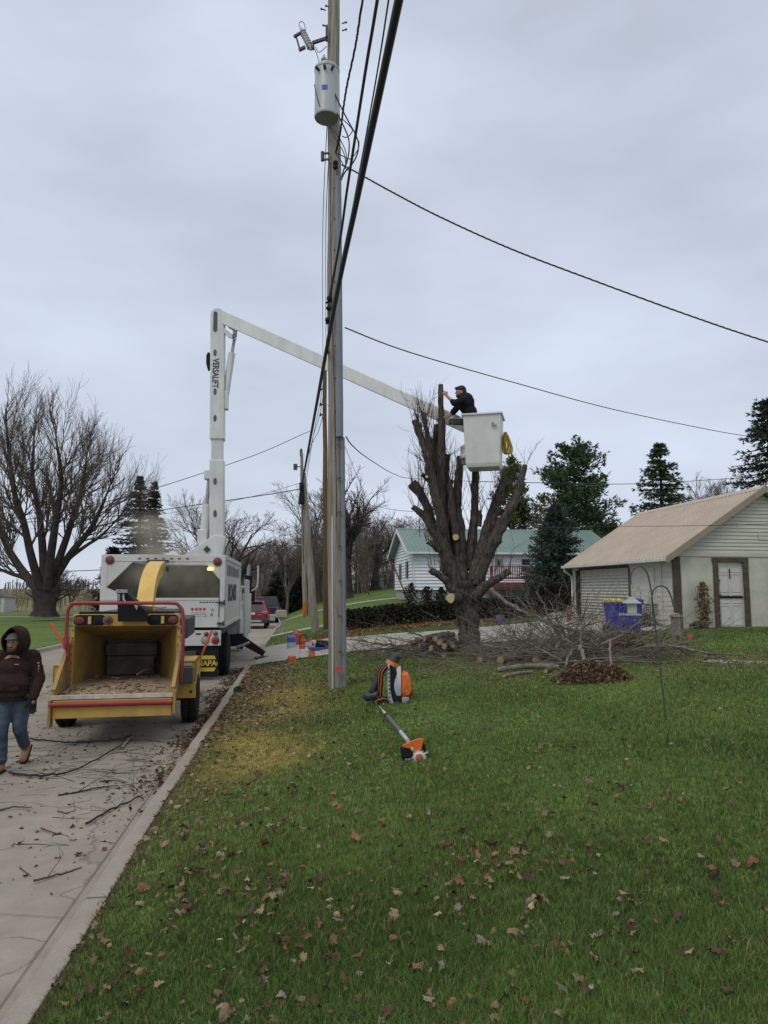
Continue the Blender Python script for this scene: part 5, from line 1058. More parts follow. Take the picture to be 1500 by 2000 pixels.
# =================================================================== PRUNED TREE
TY = 17.75
tb_ = V(P(914, 1260, TY).x, TY, 0); tb_.z = g(tb_.x, TY)
PT = thing('pruned_tree', 'big tree cut back to bare stubs and sprouts beside the bucket', 'tree', tb_)
m_bark = mat('grey_brown_bark', (.030, .024, .020), .95, nscale=9, stretch=(2.5, 2.5, .45), col2=(.135, .113, .094), bump=1.0, bscale=16, detail=9, lo=.36, hi=.66)
m_cut = mat('fresh_cut_wood', (.46, .33, .18), .8, nscale=9, col2=(.58, .44, .26))
m_twig = mat('twig_bark', (.085, .065, .052), .9, nscale=6, namt=.35)
def Z6(x, y, dy=0): return P(750 + x / 3.571, 720 + y / 3.571, TY + dy) - tb_
def Wd(w): return w / 3.571 / F * TY * .5
limbs = [  # zoom-pixel skeleton (x, y, width, depth)
 ([(590, 1975, 178, 0), (588, 1900, 152, 0), (580, 1780, 146, 0), (572, 1660, 160, 0), (565, 1560, 200, 0), (560, 1470, 215, 0)], 0),
 ([(545, 1600, 150, 0), (480, 1440, 118, -.1), (430, 1300, 100, -.15), (405, 1150, 88, -.1), (398, 1000, 80, 0), (400, 750, 68, 0), (402, 500, 58, 0), (397, 300, 50, 0), (395, 112, 40, 0)], 1),
 ([(440, 1340, 90, .1), (375, 1180, 78, .2), (300, 1050, 66, .3), (245, 1000, 52, .3), (200, 962, 44, .3)], 1),
 ([(420, 1260, 80, .3), (345, 1120, 74, .5), (295, 960, 72, .5), (245, 860, 78, .5), (196, 795, 84, .5)], 1),
 ([(455, 1300, 60, -.02), (400, 1060, 80, -.25), (350, 850, 72, -.4), (315, 680, 62, -.45), (285, 560, 56, -.5), (240, 430, 52, -.5), (212, 360, 46, -.5)], 1),
 ([(350, 900, 40, .1), (332, 640, 50, .15), (312, 500, 42, .2), (290, 400, 38, .2), (275, 305, 34, .2)], 1),
 ([(275, 560, 26, -.45), (255, 440, 26, -.5), (240, 380, 22, -.5), (226, 318, 18, -.5)], 1),
 ([(470, 1350, 60, .1), (430, 1080, 90, .3), (440, 880, 74, .5), (428, 720, 62, .5), (440, 600, 50, .5)], 1),
 ([(440, 1200, 60, .15), (390, 900, 72, .3), (365, 700, 56, .4), (360, 540, 50, .4), (366, 390, 42, .4)], 1),
 ([(540, 1560, 130, 0), (525, 1350, 112, .1), (522, 1150, 100, .2), (505, 950, 82, .25), (522, 760, 64, .2), (530, 612, 50, .2)], 1),
 ([(580, 1400, 90, .2), (610, 1200, 76, .35), (632, 1000, 62, .4), (634, 850, 56, .4), (642, 700, 56, .4)], 1),
 ([(520, 1300, 50, 0), (480, 1050, 60, -.1), (470, 930, 50, -.1), (462, 820, 46, -.1), (468, 775, 40, -.1)], 1),
 ([(610, 1540, 130, -.1), (660, 1380, 110, -.1), (690, 1230, 98, .1), (738, 1060, 78, .3), (790, 890, 58, .4), (832, 782, 48, .4)], 1),
 ([(640, 1500, 110, -.2), (730, 1270, 96, -.3), (800, 1130, 86, -.35), (870, 1010, 74, -.4), (935, 850, 54, -.4), (985, 672, 38, -.4)], 1),
 ([(770, 1120, 50, .1), (765, 1040, 44, .1), (810, 990, 36, .1)], 1),
 ([(625, 1600, 90, -.3), (700, 1525, 68, -.45), (790, 1465, 54, -.55), (882, 1412, 44, -.6)], 1),
 ([(500, 1560, 84, -.2), (440, 1490, 62, -.3), (380, 1440, 50, -.35), (318, 1400, 46, -.4)], 1),
 ([(380, 1270, 44, -.3), (345, 1235, 36, -.4), (300, 1205, 34, -.45)], 1),
 ([(350, 810, 40, -.3), (320, 775, 34, -.5), (300, 752, 30, -.62)], 1),
 ([(345, 830, 34, .1), (300, 770, 34, -.1), (262, 735, 30, -.2)], 1),
 ([(660, 1100, 40, .3), (668, 1040, 34, .3), (664, 990, 28, .3)], 1)]
def warp(p, s, a): return V(noise2(p.y * s + 7, p.z * s, 1, 51), noise2(p.x * s, p.z * s + 3, 1, 52), 0) * a
b = MB(); tips = []
for sk, lv in limbs:
    pts = [Z6(x, y, dy) for x, y, w, dy in sk]; wd = [Wd(w) * (.88 if lv else 1.0) for x, y, w, dy in sk]
    cm = catmull([(*p_, w_) for p_, w_ in zip(pts, wd)], 9); ps = [Vector(c[:3]) for c in cm]; rs = [float(c[3]) for c in cm]
    k = len(ps); n = 18; vs = []; u = None; bul = [(random.uniform(.1, .95) * k, random.uniform(0, 6.28), random.uniform(.12, .42)) for _ in range((3 + k // 7) if lv else 0)]
    for i, p_ in enumerate(ps):
        d = (ps[min(i + 1, k - 1)] - ps[max(i - 1, 0)]).normalized()
        if u is None: u, w = frame(d)
        else: u = (u - d * u.dot(d)).normalized(); w = d.cross(u)
        for j in range(n):
            a = 2 * math.pi * j / n; dr = u * math.cos(a) + w * math.sin(a); q = p_ + dr * rs[i]
            f_ = 1 + .19 * float(noise2(q.x * 6 + a, q.z * 3.0, 1, 61)) + .15 * float(noise2(q.x * 16 + a * 3, q.z * 9 + q.y * 9, 1, 62)) + .05 * random.uniform(-1, 1)
            for bi, ba, bm_ in bul: f_ += bm_ * math.exp(-((i - bi) / 1.5) ** 2 - ((1 - math.cos(a - ba)) / .35))
            if lv == 0: f_ += .09 * math.cos(a * 5) * max(0, 1 - i / 18)
            vs.append(p_ + dr * rs[i] * f_)
    b.add(vs, [(i * n + j, i * n + (j + 1) % n, (i + 1) * n + (j + 1) % n, (i + 1) * n + j) for i in range(k - 1) for j in range(n)] + [tuple(range(n - 1, -1, -1)), tuple(range((k - 1) * n, k * n))])
    if lv: tips.append((ps[-1], (ps[-1] - ps[-3]).normalized(), rs[-1], ps))
b.build('trunk', m_bark, PT, angle=80)
def cutface(p_, d, r_, parent=PT):
    u, w = frame(d); c = MB(); n = 18; vs = []
    for k, (rr, off) in enumerate(((1, -.012), (1.0, .006), (.55, .008), (.02, .006))):
        for j in range(n): a = 2 * math.pi * j / n; vs.append(p_ + (u * math.cos(a) + w * math.sin(a)) * r_ * rr * (1 + .07 * math.sin(3 * a + p_.x * 9)) + d * off)
    c.add(vs, [(i * n + j, i * n + (j + 1) % n, (i + 1) * n + (j + 1) % n, (i + 1) * n + j) for i in range(3) for j in range(n)]); c.build('cut_face', m_cut, parent, angle=60)
for i, (p_, d, r_, _) in enumerate(tips):
    if i in (3, 4, 5, 12, 14, 15, 16, 17, 18, 1): cutface(p_, d, r_ * .9)
# two cut faces looking at the street
for (x, y, r_, dx) in ((464, 1600, .115, -.75), (500, 1176, .075, -.2)):
    d = V(dx, -1, .05).normalized(); q = Z6(x, y, -.55 if y > 1500 else -.33); c = MB(); c.tube([q - d * .35, q], [r_ * 1.2, r_ * 1.02], 14, wob=.05); c.build('stub', m_bark, PT, angle=70); cutface(q, d, r_)
# sprouts
def twigset(name, mt, starts, parent, lmin, lmax, r0, up=.7, segs=4, kids=2, off=None):
    S0, S1, RA_, RB_ = [], [], [], []
    for (p_, d_) in starts:
        stack = [(Vector(p_), Vector(d_).normalized(), random.uniform(lmin, lmax), r0 * random.uniform(.6, 1.2), 0)]
        while stack:
            q, d, L_, r_, lv = stack.pop()
            for s in range(segs):
                d = (d + V(random.gauss(0, .13), random.gauss(0, .13), random.gauss(0, .08) + up * .14)).normalized(); q2 = q + d * L_ / segs
                S0.append(q); S1.append(q2); RA_.append(r_ * (1 - .8 * s / segs)); RB_.append(r_ * (1 - .8 * (s + 1) / segs)); q = q2
                if lv < 1 and random.random() < kids / segs: stack.append((q, (d + V(random.gauss(0, .6), random.gauss(0, .6), random.gauss(0, .4))).normalized(), L_ * random.uniform(.3, .6), r_ * .6, lv + 1))
    return seg_mesh(name, S0, S1, RA_, RB_, mt, parent)
def seg_mesh(name, S0, S1, RA_, RB_, mt, parent=None, n=3, colors=None):
    p0 = np.array([tuple(x) for x in S0]); p1 = np.array([tuple(x) for x in S1]); ra = np.array(RA_)[:, None, None]; rb = np.array(RB_)[:, None, None]
    d = p1 - p0; L_ = np.linalg.norm(d, axis=1, keepdims=True) + 1e-9; d = d / L_; a = np.where(np.abs(d[:, 2:3]) < .9, [[0, 0, 1.]], [[1., 0, 0]]); u = np.cross(d, a); u /= np.linalg.norm(u, axis=1, keepdims=True) + 1e-9; w = np.cross(d, u)
    an = np.arange(n) * 2 * math.pi / n; ring_ = u[:, None, :] * np.cos(an)[None, :, None] + w[:, None, :] * np.sin(an)[None, :, None]
    v0 = p0[:, None] + ring_ * ra; v1 = (p1 + d * .2 * np.array(RB_)[:, None])[:, None] + ring_ * rb
    vs = np.concatenate([v0, v1], 1).reshape(-1, 3); bs = np.arange(len(p0))[:, None] * 2 * n
    f = np.concatenate([bs + np.array([[j, (j + 1) % n, n + (j + 1) % n, n + j]]) for j in range(n)])
    return build_np(name, vs, f, mt, None if colors is None else np.repeat(np.array(colors), 2 * n, 0), parent, smooth=True)
random.seed(21); st = []
for i, (p_, d, r_, ps) in enumerate(tips):
    for _ in range(46 if i in (0, 2, 3, 4, 6, 7) else 14):
        k = int(len(ps) * random.uniform(.3, .55 if i == 0 else .93)); q = ps[min(k, len(ps) - 1)]; a = random.uniform(0, 6.28)
        st.append((q + V(math.cos(a), math.sin(a), 0) * r_ * .8, V(math.cos(a) * .35, math.sin(a) * .35, 1)))
for _ in range(60): st.append((Z6(random.uniform(230, 500), random.uniform(560, 1250), random.uniform(-.4, .6)), V(random.gauss(0, .3), random.gauss(0, .3), 1)))
twigset('sprouts', m_twig, st, PT, .2, .9, .010, up=.8, kids=1.6)
# a few long thin ones reaching left
st = [(Z6(270, 650), V(-.75, -.1, .75)), (Z6(270, 640), V(-.6, 0, .5)), (Z6(400, 560), V(.5, 0, .9)), (Z6(430, 620), V(.7, -.1, .3)), (Z6(300, 1100), V(-.7, 0, -.5)), (Z6(650, 900), V(.3, 0, 1)), (Z6(780, 800), V(-.2, 0, 1)), (Z6(990, 675, -.4), V(.2, 0, 1)), (Z6(985, 675, -.4), V(-.1, 0, 1))] * 2
twigset('twigs', m_twig, st, PT, .25, .8, .009, up=.1, kids=4)
# =================================================================== LOGS, CUT BRANCHES, BRUSH
m_log = mat('log_bark', (.05, .04, .032), .95, nscale=14, stretch=(1, 1, 1), col2=(.14, .12, .10), bump=.9, detail=8)
m_pale = mat('pale_branch', (.11, .10, .085), .9, nscale=9, col2=(.23, .21, .185), bump=.4)
m_cut2 = mat('log_end', (.30, .22, .13), .85, nscale=12, col2=(.44, .33, .21))
def log(label, p0, p1, r_, mt=m_log, name='log', group='cut logs by the pruned tree', rend=None):
    p0, p1 = Vector(p0), Vector(p1); c = (p0 + p1) / 2; t = thing(name, label, 'log', c, group=group); n = 9; a0, a1 = p0 - c, p1 - c; pts = [lerp(a0, a1, k / n) for k in range(n + 1)]
    off = V(random.uniform(-1, 1), random.uniform(-1, 1), random.uniform(-.3, 1)) * (p1 - p0).length * .04
    pts = [q + off * math.sin(math.pi * k / n) for k, q in enumerate(pts)]
    b = MB(); b.tube(pts, [r_ * (1 + (.0 if rend is None else (rend / r_ - 1) * k / n)) * random.uniform(.94, 1.07) for k in range(n + 1)], 14, wob=.06); b.build('bark', mt, t, angle=70)
    for q, d in ((pts[0], (pts[0] - pts[1]).normalized()), (pts[-1], (pts[-1] - pts[-2]).normalized())):
        u, w = frame(d); c_ = MB(); rr_ = r_ * .9 if (q is pts[0] or rend is None) else rend * .9; vs = [q + (u * math.cos(a) + w * math.sin(a)) * rr_ + d * o_ for o_ in (-.01, .012) for a in [2 * math.pi * j / 14 for j in range(14)]]
        c_.add(vs, [tuple(range(13, -1, -1)), tuple(range(14, 28))] + [(j, (j + 1) % 14, 14 + (j + 1) % 14, 14 + j) for j in range(14)]); c_.build('cut_face', m_cut2, t, smooth=False)
def gp_(px, py, up=0.): q = gpix(px, py); q.z += up; return q
random.seed(31)
def LG(label, x0, y0, x1, y1, r_, up0=0., up1=0., **k):
    a = gpix(x0, y0); c = gpix(x1, y1); a.z += r_ + up0; c.z += r_ + up1; log(label, a, c, r_, **k)
def LGY(label, x0, y0, Y0, x1, y1, Y1, r_, **k): log(label, P(x0, y0, Y0), P(x1, y1, Y1), r_, **k)
# left pile (photo pixels, distance)
LGY('round log end facing out at the front of the left stack', 859, 1254, 16.4, 885, 1250, 17.3, .075)
LGY('short log with pale end second from top of the left stack', 850, 1247, 16.5, 885, 1240, 17.2, .07)
LGY('top log lying across the left stack beside the trunk', 829, 1247, 16.6, 876, 1238, 17.2, .065)
LGY('log in the left stack lowest against the trunk', 868, 1262, 16.3, 892, 1256, 17.2, .07)
LGY('thin log resting low at the back of the left stack', 820, 1262, 16.8, 868, 1264, 17., .06)
LGY('dark log at the left end of the left stack', 800, 1256, 16.8, 846, 1252, 17.3, .06)
LGY('small log with bright end near the trunk foot', 885, 1262, 16.0, 872, 1254, 17.2, .05)
LGY('thick short log at the back of the left stack', 838, 1256, 17.2, 890, 1252, 17.6, .08)
LGY('middle log buried in the left stack', 842, 1266, 16.5, 884, 1266, 16.9, .07)
LG('long log lying furthest left in the grass', 748, 1277, 812, 1262, .055)
LG('long log angled toward the camera left of the trunk', 814, 1256, 868, 1283, .055, .06, 0)
LG('slim log pointing right in front of the left stack', 800, 1272, 866, 1286, .045)
LG('small pale cut log end lying left of the angled log', 812, 1268, 838, 1262, .04, .03, .05)
LG('log lying flat just right of the trunk base', 905, 1268, 985, 1277, .06)
LG('log with its near end pointing left on the right side of the trunk', 937, 1296, 1020, 1270, .075)
LG('thick pale log with an end facing left in the right hand pile', 978, 1297, 1075, 1278, .08, 0, .05, mt=m_pale)
LG('short log behind the right hand pile near the trunk', 985, 1270, 1018, 1268, .075, .06, .06)
LG('grey log lying behind the thick pale one', 920, 1284, 985, 1290, .05)
LG('log in the right hand pile with a bright cut left end', 1048, 1298, 1160, 1262, .085, 0, .25, rend=.055)
LG('flat thin log lying nearest the camera right of centre', 974, 1313, 1090, 1308, .045, mt=m_pale)
LG('thin pale stick like log below the flat thin log', 984, 1325, 1036, 1316, .03, mt=m_pale)
LG('white ended log beside the leaf pile', 1066, 1316, 1075, 1312, .04)
# cut branches with side twigs
def branch(label, pts, r0, r1, kids=14, kl=(.3, .9), mt=m_pale, seed=1, name='cut_branch', group='cut branches heaped right of the tree', up=.0, par_off=None, cat='branch'):
    random.seed(seed); pts = [Vector(p) for p in pts]; o = pts[0].copy(); cm = [Vector(c) - o for c in catmull(pts, 6)]; t = thing(name, label, cat, o, group=group)
    n = len(cm); cm = [c + V(random.gauss(0, r0 * .3), random.gauss(0, r0 * .3), random.gauss(0, r0 * .3)) for c in cm]
    b = MB(); b.tube(cm, [r0 + (r1 - r0) * (k / (n - 1)) for k in range(n)], 9, wob=.07); b.build('limb', mt, t, angle=70)
    if kids:
        st = []
        for _ in range(kids):
            k = int(n * random.uniform(.25, .98)); k = min(k, n - 2); d = (cm[k + 1] - cm[k]).normalized(); a = V(random.gauss(0, 1), random.gauss(0, 1), random.gauss(.2, .8)).normalized(); st.append((cm[k], (d * 1.1 + a).normalized()))
        twigset('twigs', m_twig, st, t, *kl, max(.004, r1 * .9), up=up, kids=3, segs=5)
    return t
def BP(*a): return [P(x, y, Y) for x, y, Y in a]
branch('long arching grey branch leaning down from the tree stub into the brush', BP((957, 1149, 16.4), (1000, 1182, 16.), (1050, 1205, 15.6), (1100, 1225, 15.2), (1160, 1245, 15.), (1215, 1262, 14.9)), .05, .02, 16, seed=2)
branch('dark thick branch with a cut end rising to the right over the pile', BP((1050, 1298, 13.6), (1100, 1284, 13.6), (1160, 1268, 13.8), (1215, 1253, 14), (1262, 1238, 14.2)), .07, .02, 14, seed=3, mt=m_log)
branch('upright pale forked branch standing left in the brush', BP((1095, 1245, 15.2), (1072, 1208, 15.3), (1062, 1180, 15.4), (1045, 1155, 15.5)), .03, .012, 8, (.3, .6), seed=4)
branch('pale curved branch rising behind the brush', BP((1105, 1240, 15.4), (1090, 1215, 15.4), (1084, 1195, 15.4), (1072, 1172, 15.5)), .022, .01, 7, (.25, .6), seed=5)
branch('straight birch pale branch stuck down into the leaf pile', BP((1133, 1262, 12.8), (1140, 1285, 12.2), (1148, 1305, 11.8), (1154, 1320, 11.5)), .035, .022, 0, seed=6)
branch('short pale stick standing in the leaf pile right of the birch pale one', BP((1192, 1250, 12.8), (1192, 1280, 12.2), (1196, 1315, 11.4)), .022, .016, 2, (.2, .4), seed=7)
branch('crooked pale branch curling up left of the dark thick one', BP((1085, 1270, 13.9), (1092, 1258, 14), (1105, 1250, 14), (1120, 1262, 13.8)), .04, .02, 3, (.3, .6), seed=8)
branch('low grey branch running right to the wooden post', BP((1120, 1262, 14.2), (1200, 1256, 14.2), (1262, 1262, 14.1), (1320, 1262, 13.9), (1402, 1281, 13.6)), .035, .02, 10, (.3, .8), seed=9)
branch('pale branch crossing from the bins down to the post', BP((1210, 1232, 14.8), (1262, 1246, 14.5), (1300, 1260, 14.2), (1340, 1270, 14.0)), .03, .015, 8, (.3, .7), seed=10)
branch('long low branch lying along the front of the pile', BP((1010, 1300, 13.4), (1090, 1296, 13.2), (1160, 1287, 13.1), (1250, 1282, 13.2)), .03, .012, 12, (.3, .7), seed=11)
branch('curved branch rising steeply at the right of the brush', BP((1165, 1262, 13.8), (1205, 1245, 13.9), (1235, 1225, 14), (1256, 1205, 14)), .028, .01, 9, (.3, .8), seed=12)
branch('slender branch arching over the garage drive', BP((1180, 1256, 14.4), (1150, 1225, 14.6), (1110, 1200, 14.8), (1060, 1188, 15)), .022, .008, 12, (.4, 1.), seed=13)
branch('slender branch rising left toward the purple bucket', BP((1110, 1262, 14.8), (1060, 1235, 15), (1015, 1205, 15.3), (985, 1195, 15.6)), .02, .008, 12, (.4, .9), seed=14)
branch('bare branch standing tallest among the brush', BP((1135, 1262, 13.8), (1134, 1240, 13.9), (1140, 1215, 14), (1138, 1200, 14)), .03, .012, 7, (.3, .6), seed=15)
branch('branch with fine twigs spilling at the left front of the brush', BP((1095, 1290, 13.4), (1060, 1272, 13.6), (1020, 1250, 14), (985, 1240, 14.4)), .03, .01, 14, (.4, 1.), seed=16)
branch('branch bent like a hook in the middle of the brush', BP((1105, 1302, 12.9), (1112, 1280, 13.2), (1128, 1262, 13.4), (1180, 1270, 13.4)), .025, .01, 8, (.3, .7), seed=17)
branch('long thin branch sweeping left of the log stack to the tall pole', BP((830, 1258, 17), (780, 1262, 17), (735, 1256, 17.2), (700, 1252, 17.4)), .03, .01, 16, (.4, .9), seed=18, mt=m_log, group='cut branches left of the tree')
branch('low dark branch at the left edge of the cut wood', BP((815, 1272, 15.5), (760, 1266, 15.8), (715, 1272, 15.9), (682, 1272, 16)), .022, .008, 14, (.3, .8), seed=19, mt=m_log, group='cut branches left of the tree')
branch('bare branch springing up left of the log stack', BP((840, 1250, 17), (805, 1236, 17), (770, 1226, 17), (740, 1222, 17.1)), .02, .007, 14, (.4, .9), seed=20, mt=m_log, group='cut branches left of the tree')
branch('twiggy branch in front of the log stack', BP((868, 1288, 14.8), (830, 1282, 15), (790, 1274, 15.1), (760, 1270, 15.2)), .022, .008, 14, (.3, .8), seed=23, mt=m_log, group='cut branches left of the tree')
branch('small forked branch lying alone on the grass below the logs', BP((822, 1312, 13.1), (850, 1302, 13.3), (876, 1290, 13.6), (915, 1312, 13)), .012, .006, 3, (.2, .4), seed=24, group='cut branches left of the tree')
branch('long grey limb lying low between the trunk and the thick pale log', BP((942, 1262, 16.0), (1000, 1266, 15.7), (1060, 1262, 15.4), (1120, 1268, 15.2)), .04, .015, 8, (.3, .7), seed=51)
branch('limb lying flat behind the dark thick branch', BP((1070, 1282, 14.2), (1140, 1275, 14.2), (1210, 1270, 14.2), (1290, 1272, 14.1)), .032, .012, 8, (.3, .7), seed=52)
branch('limb slanting up across the blue bins', BP((1100, 1278, 14), (1160, 1252, 14.2), (1220, 1228, 14.4), (1270, 1212, 14.5)), .026, .009, 8, (.3, .7), seed=53)
branch('pale limb fanning left over the far end of the drive', BP((1120, 1250, 15), (1075, 1222, 15.1), (1040, 1200, 15.2), (1010, 1165, 15.3)), .024, .009, 7, (.3, .7), seed=54)
branch('dark limb lying in front of the thick pale log', BP((960, 1305, 14), (1020, 1301, 13.8), (1085, 1303, 13.6)), .035, .02, 3, (.2, .5), m_log, seed=55)
branch('low limb reaching from the brush to the right of the leaf pile', BP((1150, 1292, 13), (1210, 1290, 13), (1280, 1294, 13), (1330, 1290, 13.1)), .022, .008, 6, (.2, .5), seed=56)
# tangled fine brush (beyond counting)
random.seed(44); st = []
for _ in range(300):
    x = min(5.5, random.gauss(4.05, 1.15)); y = random.gauss(14.4, .8); z = g(x, y) + abs(random.gauss(0, .2)); a = random.gauss(math.pi * (0 if random.random() < .5 else 1), .9); st.append((V(x, y, z), V(math.cos(a), math.sin(a) * .6, random.gauss(.12, .3))))
for _ in range(140):
    x = random.gauss(.7, 1.1); y = random.gauss(16.6, .5); z = g(x, y) + abs(random.gauss(0, .16)); a = random.uniform(0, 6.28); st.append((V(x, y, z), V(math.cos(a), math.sin(a) * .5, random.gauss(.1, .2))))
for _ in range(90):
    x = random.gauss(2.9, .9); y = random.gauss(14.4, .6); a = random.uniform(0, 6.28); st.append((V(x, y, g(x, y) + abs(random.gauss(0, .08))), V(math.cos(a), math.sin(a) * .5, random.gauss(.05, .1))))
for _ in range(90):
    x = random.uniform(2.6, 5.4); y = random.gauss(15.2, .5); st.append((V(x, y, g(x, y) + .1), V(random.gauss(-.3, .5), random.gauss(0, .3), 1)))
o = twigset('brush', mat('brush_twig', (.12, .10, .08), .9, nscale=5, col2=(.25, .22, .19)), st, None, .5, 1.7, .0085, up=-.03, kids=3.5, segs=6); props(o, 'tangle of fine cut twigs heaped around the logs and branches', 'brush', kind='stuff')
# leaf pile
lpx = gpix(1162, 1334); n = 2300; a = rng.uniform(0, 6.28, n); rr = np.sqrt(rng.random(n)); X = lpx.x + .02 + np.cos(a) * rr * .62; Y = lpx.y + .25 + np.sin(a) * rr * .38; Z = gz(X, Y) + .26 * np.clip(1 - rr ** 1.7, 0, 1) * (1 + .3 * noise2(X, Y, 7, 3)) + .01
leafmesh('leaf_pile', X, Y, Z, np.clip(rng.normal(.085, .025, n), .04, .14), .8, 'mound of curled brown leaves at the foot of the brush', m_leaf, cols=LCOL[rng.choice([0, 1, 2, 5, 1, 3], n)] * .8)
# =================================================================== STICKS ON THE ROAD
random.seed(77); m_stick = mat('dark_stick', (.04, .032, .027), .9); m_stick2 = mat('brown_stick', (.13, .075, .05), .9)
def rstick(pts, r_, mt, label, kids=0, grp='sticks lying on the road'):
    q = [gpix(x, y, r_) if True else 0 for x, y in pts]
    for v_ in q: v_.z = float(roadz(v_.y)) + r_ + random.uniform(0, .02)
    branch(label, q, r_, r_ * .5, kids, (.12, .4), mt, random.randint(0, 9999), 'stick', grp, cat='stick')
rstick([(168, 1614), (215, 1586), (252, 1568), (278, 1558)], .011, m_stick, 'forked dark branch lying against the gutter leaves', 5)
rstick([(113, 1555), (150, 1549), (185, 1543), (230, 1536)], .010, m_stick, 'long dark twig above the forked branch on the road', 3)
rstick([(66, 1727), (110, 1712), (160, 1696)], .009, m_stick2, 'reddish brown twig lying alone low on the road', 1)
rstick([(0, 1585), (30, 1581), (62, 1581)], .010, m_stick2, 'brown stick poking in from the left edge of the road', 0)
rstick([(58, 1447), (100, 1450), (150, 1452), (220, 1447), (262, 1440)], .012, m_stick, 'longest twig lying across the road behind the chipper', 3)
rstick([(18, 1515), (80, 1520), (140, 1510), (200, 1482), (262, 1440)], .014, m_stick, 'long curved branch from the walking worker to the chipper', 8)
rstick([(112, 1590), (130, 1590), (148, 1588)], .008, m_stick2, 'short twig beside the forked branch', 1)
rstick([(80, 1622), (95, 1628), (108, 1630)], .008, m_stick2, 'small broken reddish twig mid road', 2)
rstick([(195, 1528), (222, 1529), (246, 1531)], .007, m_stick, 'short straight twig right of mid road', 0)
rstick([(38, 1695), (50, 1706), (60, 1718)], .005, m_stick2, 'thin curved twig near the reddish brown one', 0)
rstick([(238, 1462), (250, 1450), (262, 1439)], .014, mat('pale_stick', (.36, .32, .27), .9), 'pale split stick standing out behind the chipper', 0)
st = []
for _ in range(430):
    dd = random.uniform(-5.8, -.25); y = random.gauss(9.2, 1.1) if random.random() < .8 else random.uniform(6, 16); x = float(curbX(y)) + dd; a = random.gauss(0, .6) + (math.pi if random.random() < .5 else 0); st.append((V(x, y, float(roadz(y)) + .006), V(math.cos(a), math.sin(a), 0)))
def flat(o):
    me = o.data; n = len(me.vertices); c = np.empty(n * 3, np.float32); me.vertices.foreach_get('co', c); c = c.reshape(-1, 3); base_z = roadz(c[:, 1]); c[:, 2] = base_z + np.clip(np.abs(c[:, 2] - base_z) * .25, .003, .05); me.vertices.foreach_set('co', c.ravel()); me.update()
o = twigset('road_twigs', mat('road_twig', (.045, .035, .028), .9), st, None, .08, .6, .0075, up=0, kids=1.2, segs=3); flat(o); props(o, 'fine dark twigs strewn over the road behind the chipper', 'twigs', kind='stuff')
# =================================================================== BACKPACK BLOWER
bpos = gpix(772, 1372); YB = bpos.y; t = thing('backpack_blower', 'orange and white backpack leaf blower standing on the lawn by the pole', 'leaf blower', bpos)
def BL_(px, py, dy=0): return P(px, py, YB + dy) - bpos
def ZB(x, y, dy=0): return BL_(660 + x / 6.25, 1250 + y / 6.25, dy)
def extr(name, mt, poly, d0, d1, par, bev=.01, sm=True):
    a = [ZB(x, y, d0) for x, y in poly]; c = [ZB(x, y, d1) for x, y in poly]; n = len(a); b = MB(); b.add(a + c, [tuple(range(n)), tuple(range(2 * n - 1, n - 1, -1))] + [(k, n + k, n + (k + 1) % n, (k + 1) % n) for k in range(n)]); return b.build(name, mt, par, bevel=bev, smooth=sm)
m_lg = mat('light_grey_plastic', (.42, .44, .46), .45, nscale=6, namt=.1); m_dg = mat('dark_grey_plastic', (.03, .03, .038), .5)
extr('back_frame', m_lg, [(612, 290), (628, 290), (634, 330), (640, 600), (655, 700), (682, 770), (670, 785), (620, 780), (605, 600), (603, 330)], -.14, .14, t)
b = MB()
for k in range(9): b.box(ZB(622 + k * 1.5, 360 + k * 48, -.142), (.016, .006, .03))
b.build('frame_slots', m_black, t)
extr('engine_case', m_black, [(640, 350), (700, 330), (720, 400), (720, 640), (780, 680), (780, 770), (690, 775), (660, 700), (640, 600)], -.11, .12, t)
b = MB(); c_ = ZB(720, 540); b.lathe([(.10, -.06), (.20, -.05), (.235, -.01), (.235, .05), (.16, .06)], (0, 0, 0), 30, Matrix.Rotation(R(90), 3, 'Y')); o = b.build('fan_housing', m_lg, t); o.location = ZB(725, 545); o.scale = (1, .55, 1.18)
b = MB(); b.lathe([(.16, 0), (.2, .03), (.17, .10), (.10, .14), (.02, .15)], (0, 0, 0), 24, Matrix.Rotation(R(90), 3, 'Y')); o = b.build('engine_cover', m_orange, t); o.location = ZB(775, 560); o.scale = (1, .62, 1.12)
extr('cover_panel', m_orange, [(776, 405), (840, 420), (880, 500), (905, 600), (890, 672), (840, 685), (776, 668)], -.10, .10, t, .02)
extr('recoil_guard', m_black, [(890, 530), (905, 560), (910, 640), (896, 690), (884, 676), (898, 620), (888, 560)], -.08, .08, t, .006)
b = MB(); c_ = ZB(815, 590, -.108); b.box(c_, (.062, .004, .10)); lb_ = b.build('label_sticker', mat('sticker_white2', (.55, .55, .53), .5), t, smooth=False)
b = MB()
for k in range(5): b.box(c_ + V(0, -.003, .038 - k * .018), (.05, .002, .007))
b.build('label_lines', m_dg, lb_, smooth=False)
extr('fuel_tank', mat('tank_translucent', (.32, .33, .36), .4), [(780, 700), (870, 700), (865, 770), (785, 772)], -.11, .10, t)
b = MB(); b.tube([ZB(660, 300), ZB(690, 235), ZB(725, 180)], [.085, .075, .068], 18); b.build('nozzle_elbow', m_dg, t)
b = MB(); b.tube([ZB(655, 305), ZB(672, 262)], [.1, .098], 20); b.build('orange_band', mat('band_orange', (.62, .19, .02), .5), t)
b = MB(); hp_ = catmull([ZB(650, 300), ZB(560, 340, -.05), ZB(500, 420, -.06), ZB(470, 520, -.06), ZB(435, 600, -.05), ZB(410, 650, -.05)], 9); b.tube([Vector(x) for x in hp_], [.052 + (.008 if k % 2 else 0) for k in range(len(hp_))], 14); b.build('blower_hose', m_dg, t)
